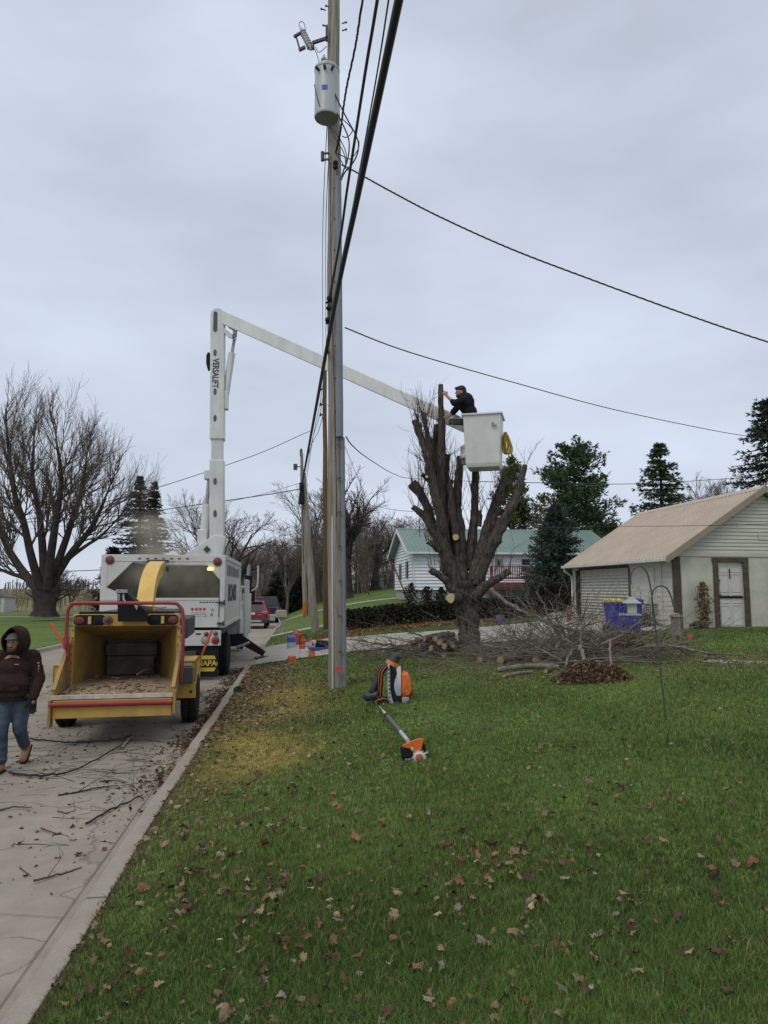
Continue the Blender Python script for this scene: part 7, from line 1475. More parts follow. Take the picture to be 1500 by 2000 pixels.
# conifers: whorls of drooping or rising boughs dressed with needle sprays
def conifer(name, label, px, py, Y, top, w, seed, col, droop=-.15, taper=1.0, lo=.08, dens=1., size=.32, whorl=26, pine=False, gy=None, depth=1.):
    q = P(px, py, Y); base = V(q.x, Y, g(q.x, Y) if gy is None else gy); Ht = P(px, top, Y).z - base.z; t = thing(name, label, 'tree', base); rd = random.Random(seed)
    b = MB(); b.tube([(0, 0, -.3), (rd.gauss(0, .1), 0, Ht * .5), (0, 0, Ht * .97)], [Ht * .022, Ht * .014, .03], 9); b.build('trunk', m_tb, t)
    S0, S1, A_, B_, C, D = [], [], [], [], [], []
    for i in range(whorl):
        f = lo + (1 - lo) * (i + rd.uniform(-.3, .3)) / whorl; z = f * Ht; R_ = w / 2 * ((1 - f) ** taper) + .06
        if pine: R_ = w / 2 * (math.sin(min(1, (1 - f) * 1.15 + .12) * math.pi * .62) ** .8) * rd.uniform(.55, 1.1)
        for j in range(6 if not pine else 5):
            az = rd.uniform(0, 6.283); L_ = R_ * rd.uniform(.7, 1.08); d = Vector((math.cos(az), math.sin(az) * depth, droop if not pine else rd.uniform(.0, .45) + .1)).normalized(); p = Vector((0, 0, z)); k = 6
            for s in range(k):
                d = (d + Vector((rd.gauss(0, .06), rd.gauss(0, .06), (.06 if droop < 0 else 0)))).normalized(); q2 = p + d * L_ / k; S0.append(p); S1.append(q2); A_.append(.05 * (1 - s / k) + .012); B_.append(.05 * (1 - (s + 1) / k) + .012)
                if pine and s < 2: p = q2; continue
                m_ = int((5 + 4 * rd.random()) * dens * .62 * (1 if not pine else 2.0) + rd.random()); sw = L_ * .30 * (1 - .55 * s / k) + .05
                for _ in range(m_):
                    sd_ = Vector((-d.y, d.x, 0)) * rd.gauss(0, 1) * sw * .6; c = p + (q2 - p) * rd.random() + sd_ + Vector((0, 0, rd.gauss(0, .07 if not pine else .16) - abs(sd_.length) * .15)); C.append(c); dd = (d * .7 + sd_.normalized() * .6 + Vector((rd.gauss(0, .3), rd.gauss(0, .3), rd.gauss(0, .25) + (.35 if pine else -.05)))).normalized(); D.append(dd)
                p = q2
    seg_mesh('boughs', S0, S1, A_, B_, m_tb, t, n=4)
    C = np.array([tuple(x) for x in C]); D = np.array([tuple(x) for x in D]); n = len(C); nt_ = 5; vs = []; cs = []
    tone = 1.25 + .45 * np.clip(noise2(C[:, 0] * 1 + C[:, 2], C[:, 1] + C[:, 2] * .8, 1.2, seed), -1, 1)
    for k in range(nt_):
        e = D + rng.normal(0, .55 if pine else .38, (n, 3)); e /= np.linalg.norm(e, axis=1, keepdims=True); L_ = size * rng.uniform(.6, 1.2, (n, 1)) * (.55 + .45 * np.clip(1.4 * (1 - C[:, 2:3] / Ht), 0, 1)); sd2 = np.cross(e, rng.normal(0, 1, (n, 3))); sd2 /= np.linalg.norm(sd2, axis=1, keepdims=True) + 1e-6; wv = sd2 * size * .11
        vs.append(np.stack([C - wv, C + wv, C + e * L_ + wv * .3, C + e * L_ - wv * .3], 1)); cs.append(np.array(col)[None] * (tone * rng.uniform(.7, 1.35, n))[:, None])
    vs = np.concatenate(vs).reshape(-1, 3); cs = np.repeat(np.concatenate(cs), 4, 0); fs = np.arange(len(vs)).reshape(-1, 4)
    build_np('crown', vs, fs, mat('needles', (.03, .05, .03), .75, attr='col', spec=.2), cs, t); return t
conifer('spruce_tree', 'taller left one of the two dark spruces behind the chip truck', 264, 1192, 56, 924, 8.4, 1, (.040, .052, .036), -.25, 1.0, .05, .62, .30, 34)
conifer('spruce_tree', 'shorter right one of the two dark spruces behind the chip truck', 293, 1192, 57, 938, 7.6, 2, (.042, .054, .038), -.25, 1.0, .05, .62, .30, 34)
conifer('spruce_tree', 'low dark spruce peeking out left of the chip box', 218, 1192, 54, 1065, 3.0, 3, (.024, .034, .024), -.2, .6, .03, 1., .32, 20)
conifer('blue_spruce', 'dense bluish green spruce between the white house and the garage', 1091, 1188, 34, 985, 4.3, 4, (.056, .082, .064), -.06, .62, .02, 1.4, .20, 34)
conifer('pine_tree', 'large dark pine towering behind the dense spruce', 1128, 1150, 56, 868, 9.0, 5, (.056, .088, .040), 0, 1, .12, 1.1, .42, 30, True)
conifer('pine_tree', 'thin yellowish pine behind the stubs of the pruned tree', 1004, 1150, 60, 900, 5.0, 6, (.10, .115, .045), 0, 1, .3, .7, .42, 22, True)
conifer('pine_tree', 'layered dark pine standing over the garage roof', 1300, 1150, 58, 862, 9.4, 7, (.050, .078, .040), .02, .75, .2, .75, .40, 24, False)
conifer('spruce_tree', 'tall dark conifer cut off by the right edge of the picture', 1520, 1180, 48, 770, 8.5, 8, (.034, .046, .030), -.3, .55, .1, .7, .38, 30)
conifer('pine_tree', 'low pine boughs between the house roof and the garage roof', 1192, 1150, 60, 1030, 3.8, 9, (.030, .046, .026), 0, 1, .1, 1., .4, 12, True)
conifer('cedar_shrub', 'dark evergreen clump behind the parked vehicles', 562, 1180, 68, 1100, 5.2, 10, (.022, .030, .020), 0, .4, .02, 1.0, .5, 14, False)
conifer('cedar_shrub', 'small dark evergreen right of the clump behind the vehicles', 588, 1178, 66, 1120, 3., 11, (.024, .030, .020), 0, .5, .02, 1.0, .45, 12, False)
# autumn coloured shrub tips before the dark pine
q = P(1078, 1000, 36); leafplant('autumn_shrub', 'ochre leaved branches showing above the dense spruce', (q.x, 37.5, g(q.x, 37.5) + 3.2), 2.0, 1.2, 2.6, 700, [(.12, .10, .035), (.16, .11, .03), (.07, .08, .03)], .16, 'shrub')
# hedge, shrubs
def hedge(name, label, x0, x1, yfn, h, d, n, cols, size):
    X = rng.uniform(x0, x1, n); v = rng.uniform(-1, 1, n); u = rng.random(n) ** .6; Y = yfn(X) + v * d * (1 - .25 * u); hz = h * (1 + .10 * noise2(X, X * 0, 1.4, 5) + .07 * noise2(X, Y, 5, 6)); Z = gz(X, Y) + hz * u
    t = thing(name, label, 'hedge', ((x0 + x1) / 2, float(yfn(np.array([(x0 + x1) / 2]))[0]), 0)); c = V(*t.location)
    o = leafmesh('foliage', X - c.x, Y - c.y, Z, rng.uniform(.6, 1.3, n) * size, 1.2, None, m_leaf, cols=np.array(cols)[rng.integers(0, len(cols), n)], cat=None, kind=None); o.parent = t
    S0, S1, A_, B_ = [], [], [], []
    for _ in range(int((x1 - x0) * 30)): x = random.uniform(x0, x1); y = float(yfn(np.array([x]))[0]) + random.uniform(-.3, .3) * d; z = g(x, y); S0.append((x - c.x, y - c.y, z)); S1.append((x - c.x + random.gauss(0, .15), y - c.y + random.gauss(0, .15), z + h * random.uniform(.6, .95))); A_.append(.02); B_.append(.008)
    seg_mesh('stems', S0, S1, A_, B_, m_twig, t); return t
hc_ = [(.020, .028, .016), (.028, .036, .020), (.014, .020, .014), (.05, .045, .028)]
hedge('hedge', 'low clipped dark green hedge running behind the driveway', -1.9, 6.6, lambda x: 27.9 + .14 * x, .78, .5, 9500, hc_, .12)
hedge('hedge', 'taller dark hedge end between the deck and the garage', 6.5, 9.4, lambda x: 30.5 + .1 * x, 1.15, .7, 4200, hc_, .13)
def shrub(px, py, Y, w, h, label, cols, n=600, size=.12): q = P(px, py, Y); leafplant('shrub', label, (q.x, Y, g(q.x, Y)), w, w * .9, h, n, cols, size, 'shrub', shape=1)
shrub(803, 1172, 43.2, 1.3, 1.25, 'dark round shrub at the white house corner', [(.020, .028, .018), (.03, .03, .02)])
shrub(834, 1172, 43.1, 1.2, .95, 'reddish brown shrub along the white house wall', [(.06, .03, .022), (.04, .028, .02)])
shrub(862, 1172, 43.0, 1.1, .85, 'dark green shrub right of the reddish brown one', [(.022, .034, .022), (.03, .04, .026)])
shrub(1035, 1168, 38.0, 1.1, .9, 'low brown shrub under the deck corner', [(.06, .045, .03), (.035, .03, .02)], 400)
q = gpix(468, 1296); leafplant('weed_tuft', 'bright green weed tuft growing at the kerb near the chipper', gpix(466, 1352), .35, .25, .10, 160, [(.06, .12, .03), (.05, .10, .03)], .05, shape=1)
# black fence and far yard
q0, q1 = gpix(660, 1160), P(770, 1152, 72); b = MB(); t = thing('iron_fence', 'low black picket fence in the yard beyond the guy wires', 'fence', (0, 0, 0))
x0, x1 = P(655, 1150, 72).x, P(772, 1150, 72).x; b = MB(); n = 60
for k in range(n): x = x0 + (x1 - x0) * k / (n - 1); z = g(x, 72); b.box((x, 72, z + .55), (.035, .035, 1.1))
for k in range(n - 1):
    xa, xb = x0 + (x1 - x0) * k / (n - 1), x0 + (x1 - x0) * (k + 1) / (n - 1)
    for hh in (.2, 1.0): b.beam((xa, 72, g(xa, 72) + hh), (xb, 72, g(xb, 72) + hh), .04, .04)
b.build('pickets', m_black, t, smooth=False)
# street light and slim post far away, white barn patches behind the trees
q = P(560, 1180, 66); t = thing('lamp_post', 'thin grey lamp post beyond the mailbox', 'lamp post', (q.x, 66, g(q.x, 66))); b = MB(); b.tube([(0, 0, 0), (-.25, 0, 6.4)], [.12, .07], 8); b.build('post', m_galv, t); b = MB(); b.tube([(-.25, 0, 6.3), (.9, 0, 6.5), (1.2, 0, 6.45)], .05, 6); b.build('arm', m_galv, t)
b = MB(); b.box((1.3, 0, 6.42), (.5, .2, .12)); b.build('lamp_head', m_galv, t, bevel=.03)
for px, lbl in ((700, 'pale far outbuilding seen under the tree left of the fence'), (757, 'pale far outbuilding right beside the white house')):
    q = P(px, 1140, 110); t = thing('outbuilding', lbl, 'building', (q.x, 110, g(q.x, 110))); b = MB(); b.box((0, 0, .9), (3.6, 3, 1.8)); b.build('wall', MATS['shed_white'], t, smooth=False); b = MB(); b.prism([(-2., 1.75), (2., 1.75), (0, 2.7)], -1.7, 1.7, 'y'); b.build('roof', MATS['feeder_grey'], t, smooth=False)
# far woods closing the street, and scrub lines in the left field
def woods(name, label, x0, x1, y0, y1, n, h, sd, mt, r=.06, tw=9):
    rd = random.Random(sd); S0, S1, A_, B_ = [], [], [], []
    for _ in range(n):
        x, y = rd.uniform(x0, x1), rd.uniform(y0, y1); z = g(x, y); H_ = h * rd.uniform(.6, 1.1); p = Vector((x, y, z)); k = 5; d = Vector((rd.gauss(0, .05), 0, 1))
        for s in range(k):
            d = (d + Vector((rd.gauss(0, .08), rd.gauss(0, .08), 0))).normalized(); q = p + d * H_ / k; S0.append(p); S1.append(q); A_.append(r * (1 - .8 * s / k)); B_.append(r * (1 - .8 * (s + 1) / k)); p = q
            for _ in range(tw if s else 3):
                e = Vector((rd.gauss(0, 1), rd.gauss(0, 1), rd.gauss(.8, .6))).normalized(); a = p; 
                for m_ in range(2): e = (e + Vector((rd.gauss(0, .3), rd.gauss(0, .3), .15))).normalized(); c = a + e * H_ * .09; S0.append(a); S1.append(c); A_.append(r * .28); B_.append(r * .18); a = c
    o = seg_mesh(name, S0, S1, A_, B_, mt, None, 3); props(o, label, 'woods', kind='stuff')
m_far = mat('far_twigs', (.23, .20, .18), 1.)
woods('far_woods', 'grey brown bare woods closing the far end of the street', -31, -8, 104, 135, 520, 8.5, 1, m_far, .09, 9)
woods('street_thicket', 'bare thicket of saplings behind the far pole', -9.5, -1.5, 66, 84, 130, 7.5, 2, mat('thicket_twigs', (.16, .135, .115), 1.), .06, 11)
woods('yard_thicket', 'bare thicket behind the black picket fence', -3.5, 6, 92, 112, 120, 8.5, 3, mat('yard_twigs', (.15, .125, .11), 1.), .07, 11)
woods('field_scrub', 'dull scrub and fence line weeds across the left field', -62, -20, 66, 100, 330, 1.9, 4, mat('scrub_twigs', (.15, .13, .085), 1.), .035, 9)
woods('skyline_trees', 'tiny trees along the far skyline at left', -330, -70, 420, 520, 260, 5, 5, mat('skyline', (.15, .15, .15), 1.), .5, 5)
# =================================================================== PARKED VEHICLES
def car_body(b, prof, hw_, inset=.12):
    """loft a side profile (y, z_low, z_top, half width at belt, half width at top)"""
    vs = []
    for y, zl, zb_, zt2, wb, wt in prof: vs += [(-wb * .93, y, zl), (-wb, y, zl + .18), (-wb, y, zb_), (-wt, y, zt2 - .03), (-wt * .85, y, zt2), (wt * .85, y, zt2), (wt, y, zt2 - .03), (wb, y, zb_), (wb, y, zl + .18), (wb * .93, y, zl)]
    n = 10; k = len(prof)
    fs = [(i * n + j, (i + 1) * n + j, (i + 1) * n + (j + 1) % n, i * n + (j + 1) % n) for i in range(k - 1) for j in range(n)] + [tuple(range(n)), tuple(range(k * n - 1, (k - 1) * n - 1, -1))]
    b.add(vs, fs)
q = P(493, 1228, 42); t = thing('suv', 'dark red compact suv parked at the kerb beyond the bucket truck', 'car', (P(492, 1228, 42).x, 42, float(roadz(42))), R(7), scale=.97)
m_carred = mat('car_red', (.20, .012, .025), .25, nscale=2, namt=.05, spec=.6); m_trim = mat('bumper_grey', (.035, .035, .038), .6); m_silver = mat('silver_trim', (.34, .34, .35), .4)
b = MB(); W_ = .92
car_body(b, [(-.02, .42, .98, 1.0, W_ * .9, W_ * .86), (.10, .38, 1.02, 1.08, W_, W_ * .9), (.35, .34, 1.05, 1.60, W_, W_ * .72), (.9, .34, 1.02, 1.68, W_, W_ * .72), (2.2, .34, 1.0, 1.66, W_, W_ * .72), (3.0, .34, 1.0, 1.25, W_, W_ * .78), (3.6, .34, .98, 1.04, W_, W_ * .85), (4.4, .36, .8, .9, W_ * .88, W_ * .75)], W_); b.build('body', m_carred, t, bevel=.03, angle=50)
b = MB(); b.add([(-.68, .04, 1.06), (.68, .04, 1.06), (.55, .315, 1.53), (-.55, .315, 1.53), (-.68, .10, 1.06), (.68, .10, 1.06), (.55, .36, 1.53), (-.55, .36, 1.53)], [(0, 1, 2, 3), (7, 6, 5, 4), (0, 4, 5, 1), (2, 6, 7, 3), (1, 5, 6, 2), (3, 7, 4, 0)]); b.build('rear_window', m_glass, t, smooth=False)
b = MB(); b.b2((-.60, .18, 1.60), (.60, .55, 1.66)); b.build('spoiler', m_carred, t, bevel=.02)
b = MB(); b.b2((-.88, -.08, .34), (.88, .12, .66)); bu = b.build('bumper', m_trim, t, bevel=.04); b = MB(); b.b2((-.55, -.10, .42), (.55, -.07, .54)); b.build('skid_plate', m_silver, bu, bevel=.01)
for s in (-1, 1):
    b = MB(); b.b2((s * .58, -.05, .90), (s * .90, .16, 1.06)); b.build('tail_light', mat('lens_bright', (.45, .12, .12), .25), t, bevel=.03)
    b = MB(); b.b2((s * .9, 1.0, 1.08), (s * .915, 2.6, 1.42)); b.build('side_window', m_glass, t, smooth=False)
b = MB(); b.b2((-.17, -.045, .86), (.17, -.03, .99)); b.build('number_plate', mat('plate_white', (.5, .55, .55), .5), t, smooth=False)
b = MB(); b.b2((.35, -.04, .84), (.55, -.03, .87)); b.build('badge', m_silver, t, smooth=False)
for s in (-1, 1):
    for y_ in (.8, 3.5): wheel(t, (s * .80, y_, .34), .34, .22, side=s, tread=False)
q = P(517, 1220, 51); t = thing('pickup_truck', 'dark pickup truck parked in front of the red suv', 'pickup truck', (q.x, 51, float(roadz(51))), R(7))
m_pk = mat('pickup_paint', (.018, .020, .024), .3, spec=.5); b = MB(); b.b2((-.96, 0, .55), (.96, 1.9, 1.12)); b.b2((-.96, 4.6, .6), (.96, 5.7, 1.15)); b.b2((-.96, 1.9, .5), (.96, 4.6, 1.15)); b.build('body', m_pk, t, bevel=.05)
b = MB(); b.hull8([(-.93, 2.0, 1.14), (.93, 2.0, 1.14), (.93, 4.4, 1.14), (-.93, 4.4, 1.14), (-.74, 2.25, 1.84), (.74, 2.25, 1.84), (.74, 3.7, 1.84), (-.74, 3.7, 1.84)]); cb = b.build('cab', m_pk, t, bevel=.05)
b = MB(); b.add([(-.74, 2.04, 1.22), (.74, 2.04, 1.22), (.62, 2.215, 1.70), (-.62, 2.215, 1.70)], [(0, 1, 2, 3)]); b.build('rear_window', mat('tinted_glass', (.04, .05, .055), .2), cb, smooth=False)
b = MB(); b.b2((-.2, 2.2, 1.80), (.2, 2.26, 1.85)); b.build('brake_light', m_red, cb)
for s in (-1, 1):
    b = MB(); b.b2((s * .80, -.02, .72), (s * .97, .1, 1.08)); b.build('tail_light', m_red, t, bevel=.02)
    for y_ in (.95, 4.7): wheel(t, (s * .84, y_, .40), .40, .26, side=s, tread=False)
b = MB(); b.b2((-.98, -.14, .46), (.98, .02, .64)); b.build('bumper', m_silver, t, bevel=.03); b = MB(); b.b2((-.78, -.025, .68), (.78, .0, 1.10)); b.build('tailgate', m_pk, t, bevel=.02)
q = P(445, 1222, 44); 
# =================================================================== PEOPLE
m_skin = mat('skin', (.36, .20, .14), .55, nscale=12, namt=.1); m_skin2 = mat('skin_tanned', (.30, .165, .115), .55, nscale=12, namt=.1)
m_hood = mat('brown_hoodie', (.032, .0175, .0155), .95, nscale=5, namt=.25, bump=.5, bscale=18, spec=.15); m_jean = mat('blue_jeans', (.036, .052, .080), .9, nscale=3.2, col2=(.085, .105, .135), bump=.4, bscale=22, spec=.15)
m_boot = mat('tan_boot', (.28, .15, .075), .7, nscale=9, namt=.2); m_sole = mat('boot_sole', (.03, .022, .018), .9); m_glove = mat('black_glove', (.014, .013, .014), .8, spec=.2); m_cuff = mat('cuff_brown', (.022, .013, .011), .95)
def face(par, c, r_, hair=None, beard=None, look=(0, -1, 0)):
    """nose, brow, eyes, ears, mouth on a head centred at c, facing -y in its own frame; returned for rotation"""
    h = bpy.data.objects.new('head', None); link(h, par); h.location = c
    return h
def hand_caps(w, d, side, s=1., curl=.5, thumb=None):
    """palm + five fingers; w wrist, d hand direction, side = direction from little finger to thumb"""
    w = Vector(w); d = Vector(d).normalized(); sd = Vector(side); sd = (sd - d * sd.dot(d)).normalized(); nn = d.cross(sd); caps = []
    pc = w + d * .05 * s; caps += [(w, w + d * .02 * s, .026 * s, .028 * s)]
    for k, (off, L_) in enumerate(((.030, .072), (.010, .082), (-.011, .076), (-.031, .060))):
        k0 = w + d * .085 * s + sd * off * s; caps.append((w + d * .015 * s + sd * off * .6 * s, k0, .018 * s, .014 * s)); a = k0
        for j in range(3):
            an = curl * (j + .6) * (.8 + .12 * k); e = d * math.cos(an) + nn * math.sin(an); bq = a + e * L_ * s * (.42, .33, .25)[j]; caps.append((a, bq, (.0105 - .0012 * j) * s, (.0098 - .0012 * j) * s)); a = bq
    tb = w + d * .025 * s + sd * .03 * s; e = (d * .75 + sd * .65 + nn * .25).normalized(); m1 = tb + e * .045 * s; e2 = (d + sd * .15 + nn * .45).normalized(); caps += [(tb, m1, .016 * s, .0125 * s), (m1, m1 + e2 * .035 * s, .0125 * s, .010 * s)]
    return caps
# ---- walking worker in the brown hoodie, facing the camera, head bowed
fp_ = gpix(20, 1507); S_ = .945
t = thing('person', 'man in brown hooded sweatshirt, jeans and tan boots walking down the street', 'person', (P(30, 1507, fp_.y).x - .09, fp_.y + .05, float(roadz(8))), R(4), scale=S_)
J = dict(hipR=V(-.10, .02, .90), hipL=V(.10, .03, .90), kneeR=V(-.09, -.10, .50), ankR=V(-.075, -.10, .10), kneeL=V(.08, .02, .50), ankL=V(.02, .36, .20),
         chest=V(0, .0, 1.26), neck=V(.0, -.03, 1.44), head=V(.01, -.10, 1.56), shR=V(-.20, .02, 1.38), shL=V(.20, .02, 1.38), elR=V(-.29, .06, 1.12), wrR=V(-.29, -.08, .88), elL=V(.275, .05, 1.10), wrL=V(.265, -.07, .87))
body = [(V(0, .0, .95), (.165, .12, .14)), (V(0, -.01, 1.15), (.155, .12, .2)), (V(0, 0, 1.32), (.175, .115, .13)), (J['neck'], J['head'] - V(0, 0, .06), .062, .06), (J['head'], (.078, .098, .118)), (J['head'] + V(0, -.03, -.075), (.052, .06, .045)),
        (J['shR'], J['elR'], .055, .045), (J['elR'], J['wrR'], .042, .028), (J['shL'], J['elL'], .055, .045), (J['elL'], J['wrL'], .042, .028), (J['shR'], J['shL'], .06, .06),
        (J['hipR'], J['kneeR'], .09, .06), (J['kneeR'], J['ankR'], .058, .04), (J['hipL'], J['kneeL'], .09, .06), (J['kneeL'], J['ankL'], .058, .04),
        (J['head'] + V(0, -.105, -.01), J['head'] + V(0, -.112, -.035), .011, .017), (J['head'] + V(-.035, -.085, .02), J['head'] + V(.035, -.085, .02), .016, .016), (J['head'] + V(-.02, -.09, -.062), J['head'] + V(.02, -.09, -.062), .010, .010), (J['head'] + V(0, -.075, -.10), (.03, .025, .02))]
organic('body', body, m_skin2, t, .011, 2)
hd = J['head']
for s in (-1, 1):
    b = MB(); b.ball(hd + V(s * .03, -.098, .012), (.013, .008, .007), 10, 6); b.build('eye', m_glove, t)
organic('beard', [(hd + V(0, -.085, -.095), (.045, .03, .026)), (hd + V(-.045, -.06, -.085), hd + V(-.055, -.04, -.03), .016, .014), (hd + V(.045, -.06, -.085), hd + V(.055, -.04, -.03), .016, .014), (hd + V(-.028, -.103, -.05), hd + V(.028, -.103, -.05), .009, .009)], mat('beard_brown', (.07, .04, .028), .9), t, .007, 1)
organic('cap', [(hd + V(0, .0, .055), (.092, .105, .075)), (hd + V(0, -.11, .05), (.065, .065, .014))], mat('cap_grey_olive', (.10, .10, .075), .9, nscale=9, namt=.2), t, .009, 2, post=None)
# hood: a shell open at the front
hv = MB(); vs = []; nu, nv = 22, 12; hc0 = hd + V(0, .02, .0)
for i in range(nv + 1):
    ph = (i / nv) ** .9
    for j in range(nu):
        a = 2 * math.pi * j / nu; open_ = .115 - .0 * ph; ra = .115 + .042 * math.sin(min(1, ph * 1.25) * math.pi * .5) if ph < .8 else .157 * math.sqrt(max(0.001, 1 - ((ph - .8) / .2) ** 2)); y_ = -.105 + ph * .26
        rx, rz = ra * .98, ra * 1.16; pk = .03 * max(0, math.sin(a)) ** 6 * (1 - ph); zz = math.sin(a) * rz + pk - (.02 if math.sin(a) < 0 else 0) * (1 - ph); 
        w_ = 1 + .03 * math.sin(a * 5 + i); vs.append(hc0 + V(math.cos(a) * rx * w_, y_ + .045 * max(0, -math.sin(a)) * (1 - ph), zz * w_ + .015))
fs = [(i * nu + j, i * nu + (j + 1) % nu, (i + 1) * nu + (j + 1) % nu, (i + 1) * nu + j) for i in range(nv) for j in range(nu)]; hv.add(vs, fs); ho = hv.build('hood', m_hood, t, angle=180); sd = ho.modifiers.new('s', 'SOLIDIFY'); sd.thickness = .014; sb_ = ho.modifiers.new('b', 'SUBSURF'); sb_.levels = 1; sb_.render_levels = 2
b = MB(); b.tube([Vector(v) for v in vs[:nu]] + [Vector(vs[0])], .011, 6); b.build('hood_hem', m_cuff, ho)
def wrinkle(co):
    n_ = .006 * float(noise2(co.x * 16 + co.z * 14, co.z * 22 + co.y * 8, 1, 71)) + .004 * float(noise2(co.x * 40, co.z * 45 + co.y * 20, 1, 72)); v_ = Vector((co.x, co.y, 0)); 
    return co + (v_.normalized() * n_ if v_.length > .02 else v_ * 0)
hood_caps = [(V(0, -.01, .93), (.195, .165, .10)), (V(0, -.03, 1.06), (.205, .185, .16)), (V(0, -.01, 1.24), (.205, .155, .17)), (V(-.13, .01, 1.375), V(.13, .01, 1.375), .095, .095), (V(0, .03, 1.44), (.12, .1, .06)), (V(0, .10, 1.42), (.11, .06, .07)),
             (J['shR'], J['elR'], .088, .072), (J['elR'], J['wrR'] + V(0, 0, .02), .072, .052), (J['shL'], J['elL'], .088, .072), (J['elL'], J['wrL'] + V(0, 0, .02), .074, .054), (V(-.1, -.17, 1.0), V(.1, -.17, 1.0), .03, .03)]
organic('hoodie', hood_caps, m_hood, t, .012, 2, wrinkle)
for w_ in ('wrR', 'wrL'): b = MB(); b.tube([J[w_] + V(0, .01, .03), J[w_] + V(0, -.005, -.01)], [.046, .042], 14); b.build('cuff', m_cuff, t)
b = MB(); b.lathe([(.192, -.02), (.196, .02)], (0, -.01, .87), 26, Matrix.Diagonal(Vector((1, .86, 1)))); b.build('waistband', m_cuff, t)
b = MB(); b.box((.085, -.168, 1.30), (.05, .012, .008)); b.build('chest_print', mat('print_pale', (.32, .26, .24), .8), t, smooth=False)
b = MB(); random.seed(2)
for k in range(9): b.box(V(.285 + .006 * math.sin(k), -.02 + .004 * k, 1.30 - k * .034), (.012, .035, .02))
b.build('sleeve_print', MATS['print_pale'], t, smooth=False)
def wr2(co): return co + V(.005 * float(noise2(co.x * 20, co.z * 18, 1, 81)), .009 * float(noise2(co.x * 10, co.z * 30, 1, 82)), 0)
organic('jeans', [(V(0, .0, .88), (.175, .135, .10)), (J['hipR'], J['kneeR'], .118, .085), (J['kneeR'], J['ankR'] + V(0, 0, .05), .084, .074), (J['ankR'] + V(0, -.01, .06), (.085, .09, .03)), (J['hipL'], J['kneeL'], .118, .082), (J['kneeL'], J['ankL'] + V(0, -.03, .05), .08, .07)], m_jean, t, .012, 2, wr2)
def boot(a, pitch, nm='boot'):
    M_ = Matrix.Rotation(pitch, 3, 'X'); f = lambda x, y, z: a + M_ @ V(x, y, z)
    organic(nm, [(f(0, .01, .05), f(0, 0, -.03), .052, .052), (f(0, .0, -.045), f(0, -.13, -.055), .048, .043), (f(0, .04, -.05), (.045, .045, .045))], m_boot, t, .01, 2)
    b = MB(); pl = [(-.045, .08), (.045, .08), (.05, -.05), (.055, -.12), (.035, -.178), (-.035, -.178), (-.055, -.12), (-.05, -.05)]; lo_ = [f(x, y, -.10) for x, y in pl]; hi_ = [f(x, y, -.078) for x, y in pl]; n = 8; b.add(lo_ + hi_, [tuple(range(n)), tuple(range(2 * n - 1, n - 1, -1))] + [(k, n + k, n + (k + 1) % n, (k + 1) % n) for k in range(n)]); b.build('boot_sole', m_sole, t, smooth=False)
boot(J['ankR'], 0); boot(J['ankL'], R(50))
organic('glove', [(J['wrL'] + V(0, 0, .02), J['wrL'] + V(0, -.005, -.02), .032, .034)] + hand_caps(J['wrL'] + V(0, 0, -.005), (-.02, -.10, -1), (-.75, -.75, 0), 1.12, -.38), m_glove, t, .006, 1)
organic('glove', [(J['wrR'] + V(0, 0, .02), J['wrR'] + V(0, -.005, -.02), .032, .034)] + hand_caps(J['wrR'] + V(0, 0, -.005), (.02, -.10, -1), (.75, -.75, 0), 1.12, .38), m_glove, t, .006, 1)
b = MB(); b.ball(J['wrL'] + V(.012, -.03, -.035), (.022, .012, .028), 10, 6); b.build('glove_badge', mat('glove_tan', (.2, .14, .1), .8), t)
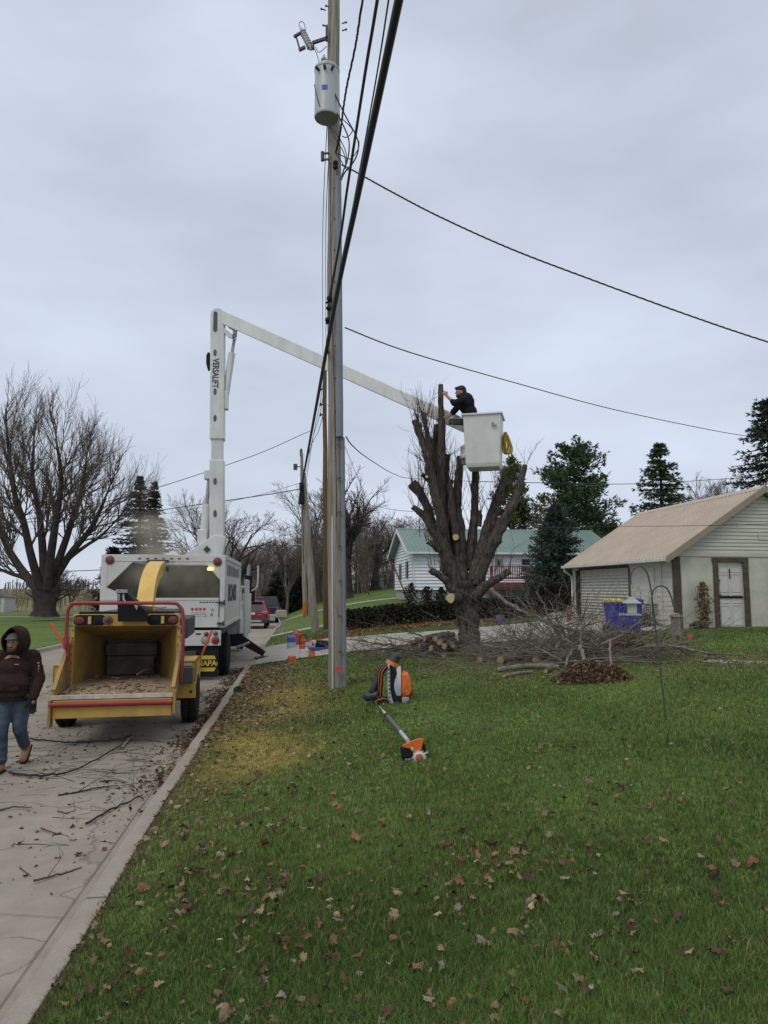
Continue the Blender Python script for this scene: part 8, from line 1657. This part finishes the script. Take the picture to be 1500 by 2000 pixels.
# ---- worker leaning out of the bucket
YW = 17.45
t = thing('person', 'bearded man in black shirt leaning out of the raised bucket to the stub', 'person', P(921, 850, YW))
o_ = Vector(t.location)
def W3(x, y, dy=0): return P(840 + x / 7.5, 730 + y / 7.5, YW + dy) - o_
hdC = W3(447, 262); ch_ = W3(520, 420); hpC = W3(610, 690); nk = W3(490, 325)
m_sh = mat('black_shirt', (.012, .013, .017), .85, nscale=9, namt=.3, bump=.4, spec=.15)
shF, shB = W3(478, 385, -.24), W3(500, 370, .22); elF, elB = W3(355, 430, -.26), W3(340, 560, .22); wrF, wrB = W3(245, 325, -.16), W3(285, 612, .14)
hip2 = W3(640, 780); 
body = [(W3(525, 430), (.19, .23, .25)), (W3(575, 580), (.17, .19, .2)), (hpC, (.18, .2, .2)), (hpC, hip2, .17, .15), (nk, hdC, .075, .07), (hdC, (.115, .095, .125)), (W3(418, 300), (.055, .06, .05)), (shF, elF, .068, .055), (elF, wrF, .05, .034), (shB, elB, .068, .055), (elB, wrB, .05, .034),
        (W3(385, 268), W3(376, 285), .016, .024), (W3(395, 250, -.03), W3(395, 250, .03), .02, .02), (hip2 + V(0, -.11, 0), hip2 + V(.02, -.11, -.38), .1, .07), (hip2 + V(0, .11, 0), hip2 + V(.02, .11, -.38), .1, .07)] + hand_caps(wrF, W3(205, 268, -.16) - wrF, V(0, 0, 1), 1.15, .7) + hand_caps(wrB, W3(225, 640, .12) - wrB, V(0, 0, 1), 1.15, .6)
organic('body', body, m_skin, t, .010, 2)
organic('shirt', [(W3(528, 430), (.215, .26, .27)), (W3(575, 570), (.20, .22, .22)), (hpC, (.20, .22, .19)), (W3(500, 340), (.13, .15, .10)), (shF, lerp(shF, elF, 1.0), .092, .082), (elF, lerp(elF, wrF, .22), .08, .07), (shB, elB, .092, .082), (elB, lerp(elB, wrB, .38), .078, .062)], m_sh, t, .014, 2, lambda co: co + V(.008 * float(noise2(co.x * 14 + co.z * 10, co.z * 20, 1, 91)), .008 * float(noise2(co.z * 22, co.x * 12, 1, 92)), 0))
m_hair = mat('black_hair', (.012, .010, .009), .7, nscale=30, namt=.3, bump=.6)
organic('hair', [(W3(455, 228), (.132, .108, .10)), (W3(495, 262), (.07, .098, .10)), (W3(395, 215), (.06, .07, .04))], m_hair, t, .012, 1, lambda co: co + V(.008 * float(noise2(co.x * 60, co.z * 60, 1, 95)), 0, .008 * float(noise2(co.x * 50, co.z * 50 + co.y * 40, 1, 96))))
organic('beard', [(W3(412, 325), (.062, .064, .055)), (W3(440, 325), (.05, .07, .05)), (W3(455, 295), (.03, .094, .05))], m_hair, t, .010, 1)
for s in (-1, 1): b = MB(); b.ball(W3(392, 262, s * .04), (.012, .014, .01), 8, 6); b.build('eye', m_glove, t)
for s in (-1, 1): organic('ear', [(W3(462, 272, s * .098), (.018, .012, .03))], m_skin, t, .006, 1)
organic('trousers', [(hip2, (.19, .2, .13)), (hip2 + V(0, -.11, 0), hip2 + V(.02, -.11, -.4), .12, .09), (hip2 + V(0, .11, 0), hip2 + V(.02, .11, -.4), .12, .09)], m_jean, t, .02, 2)
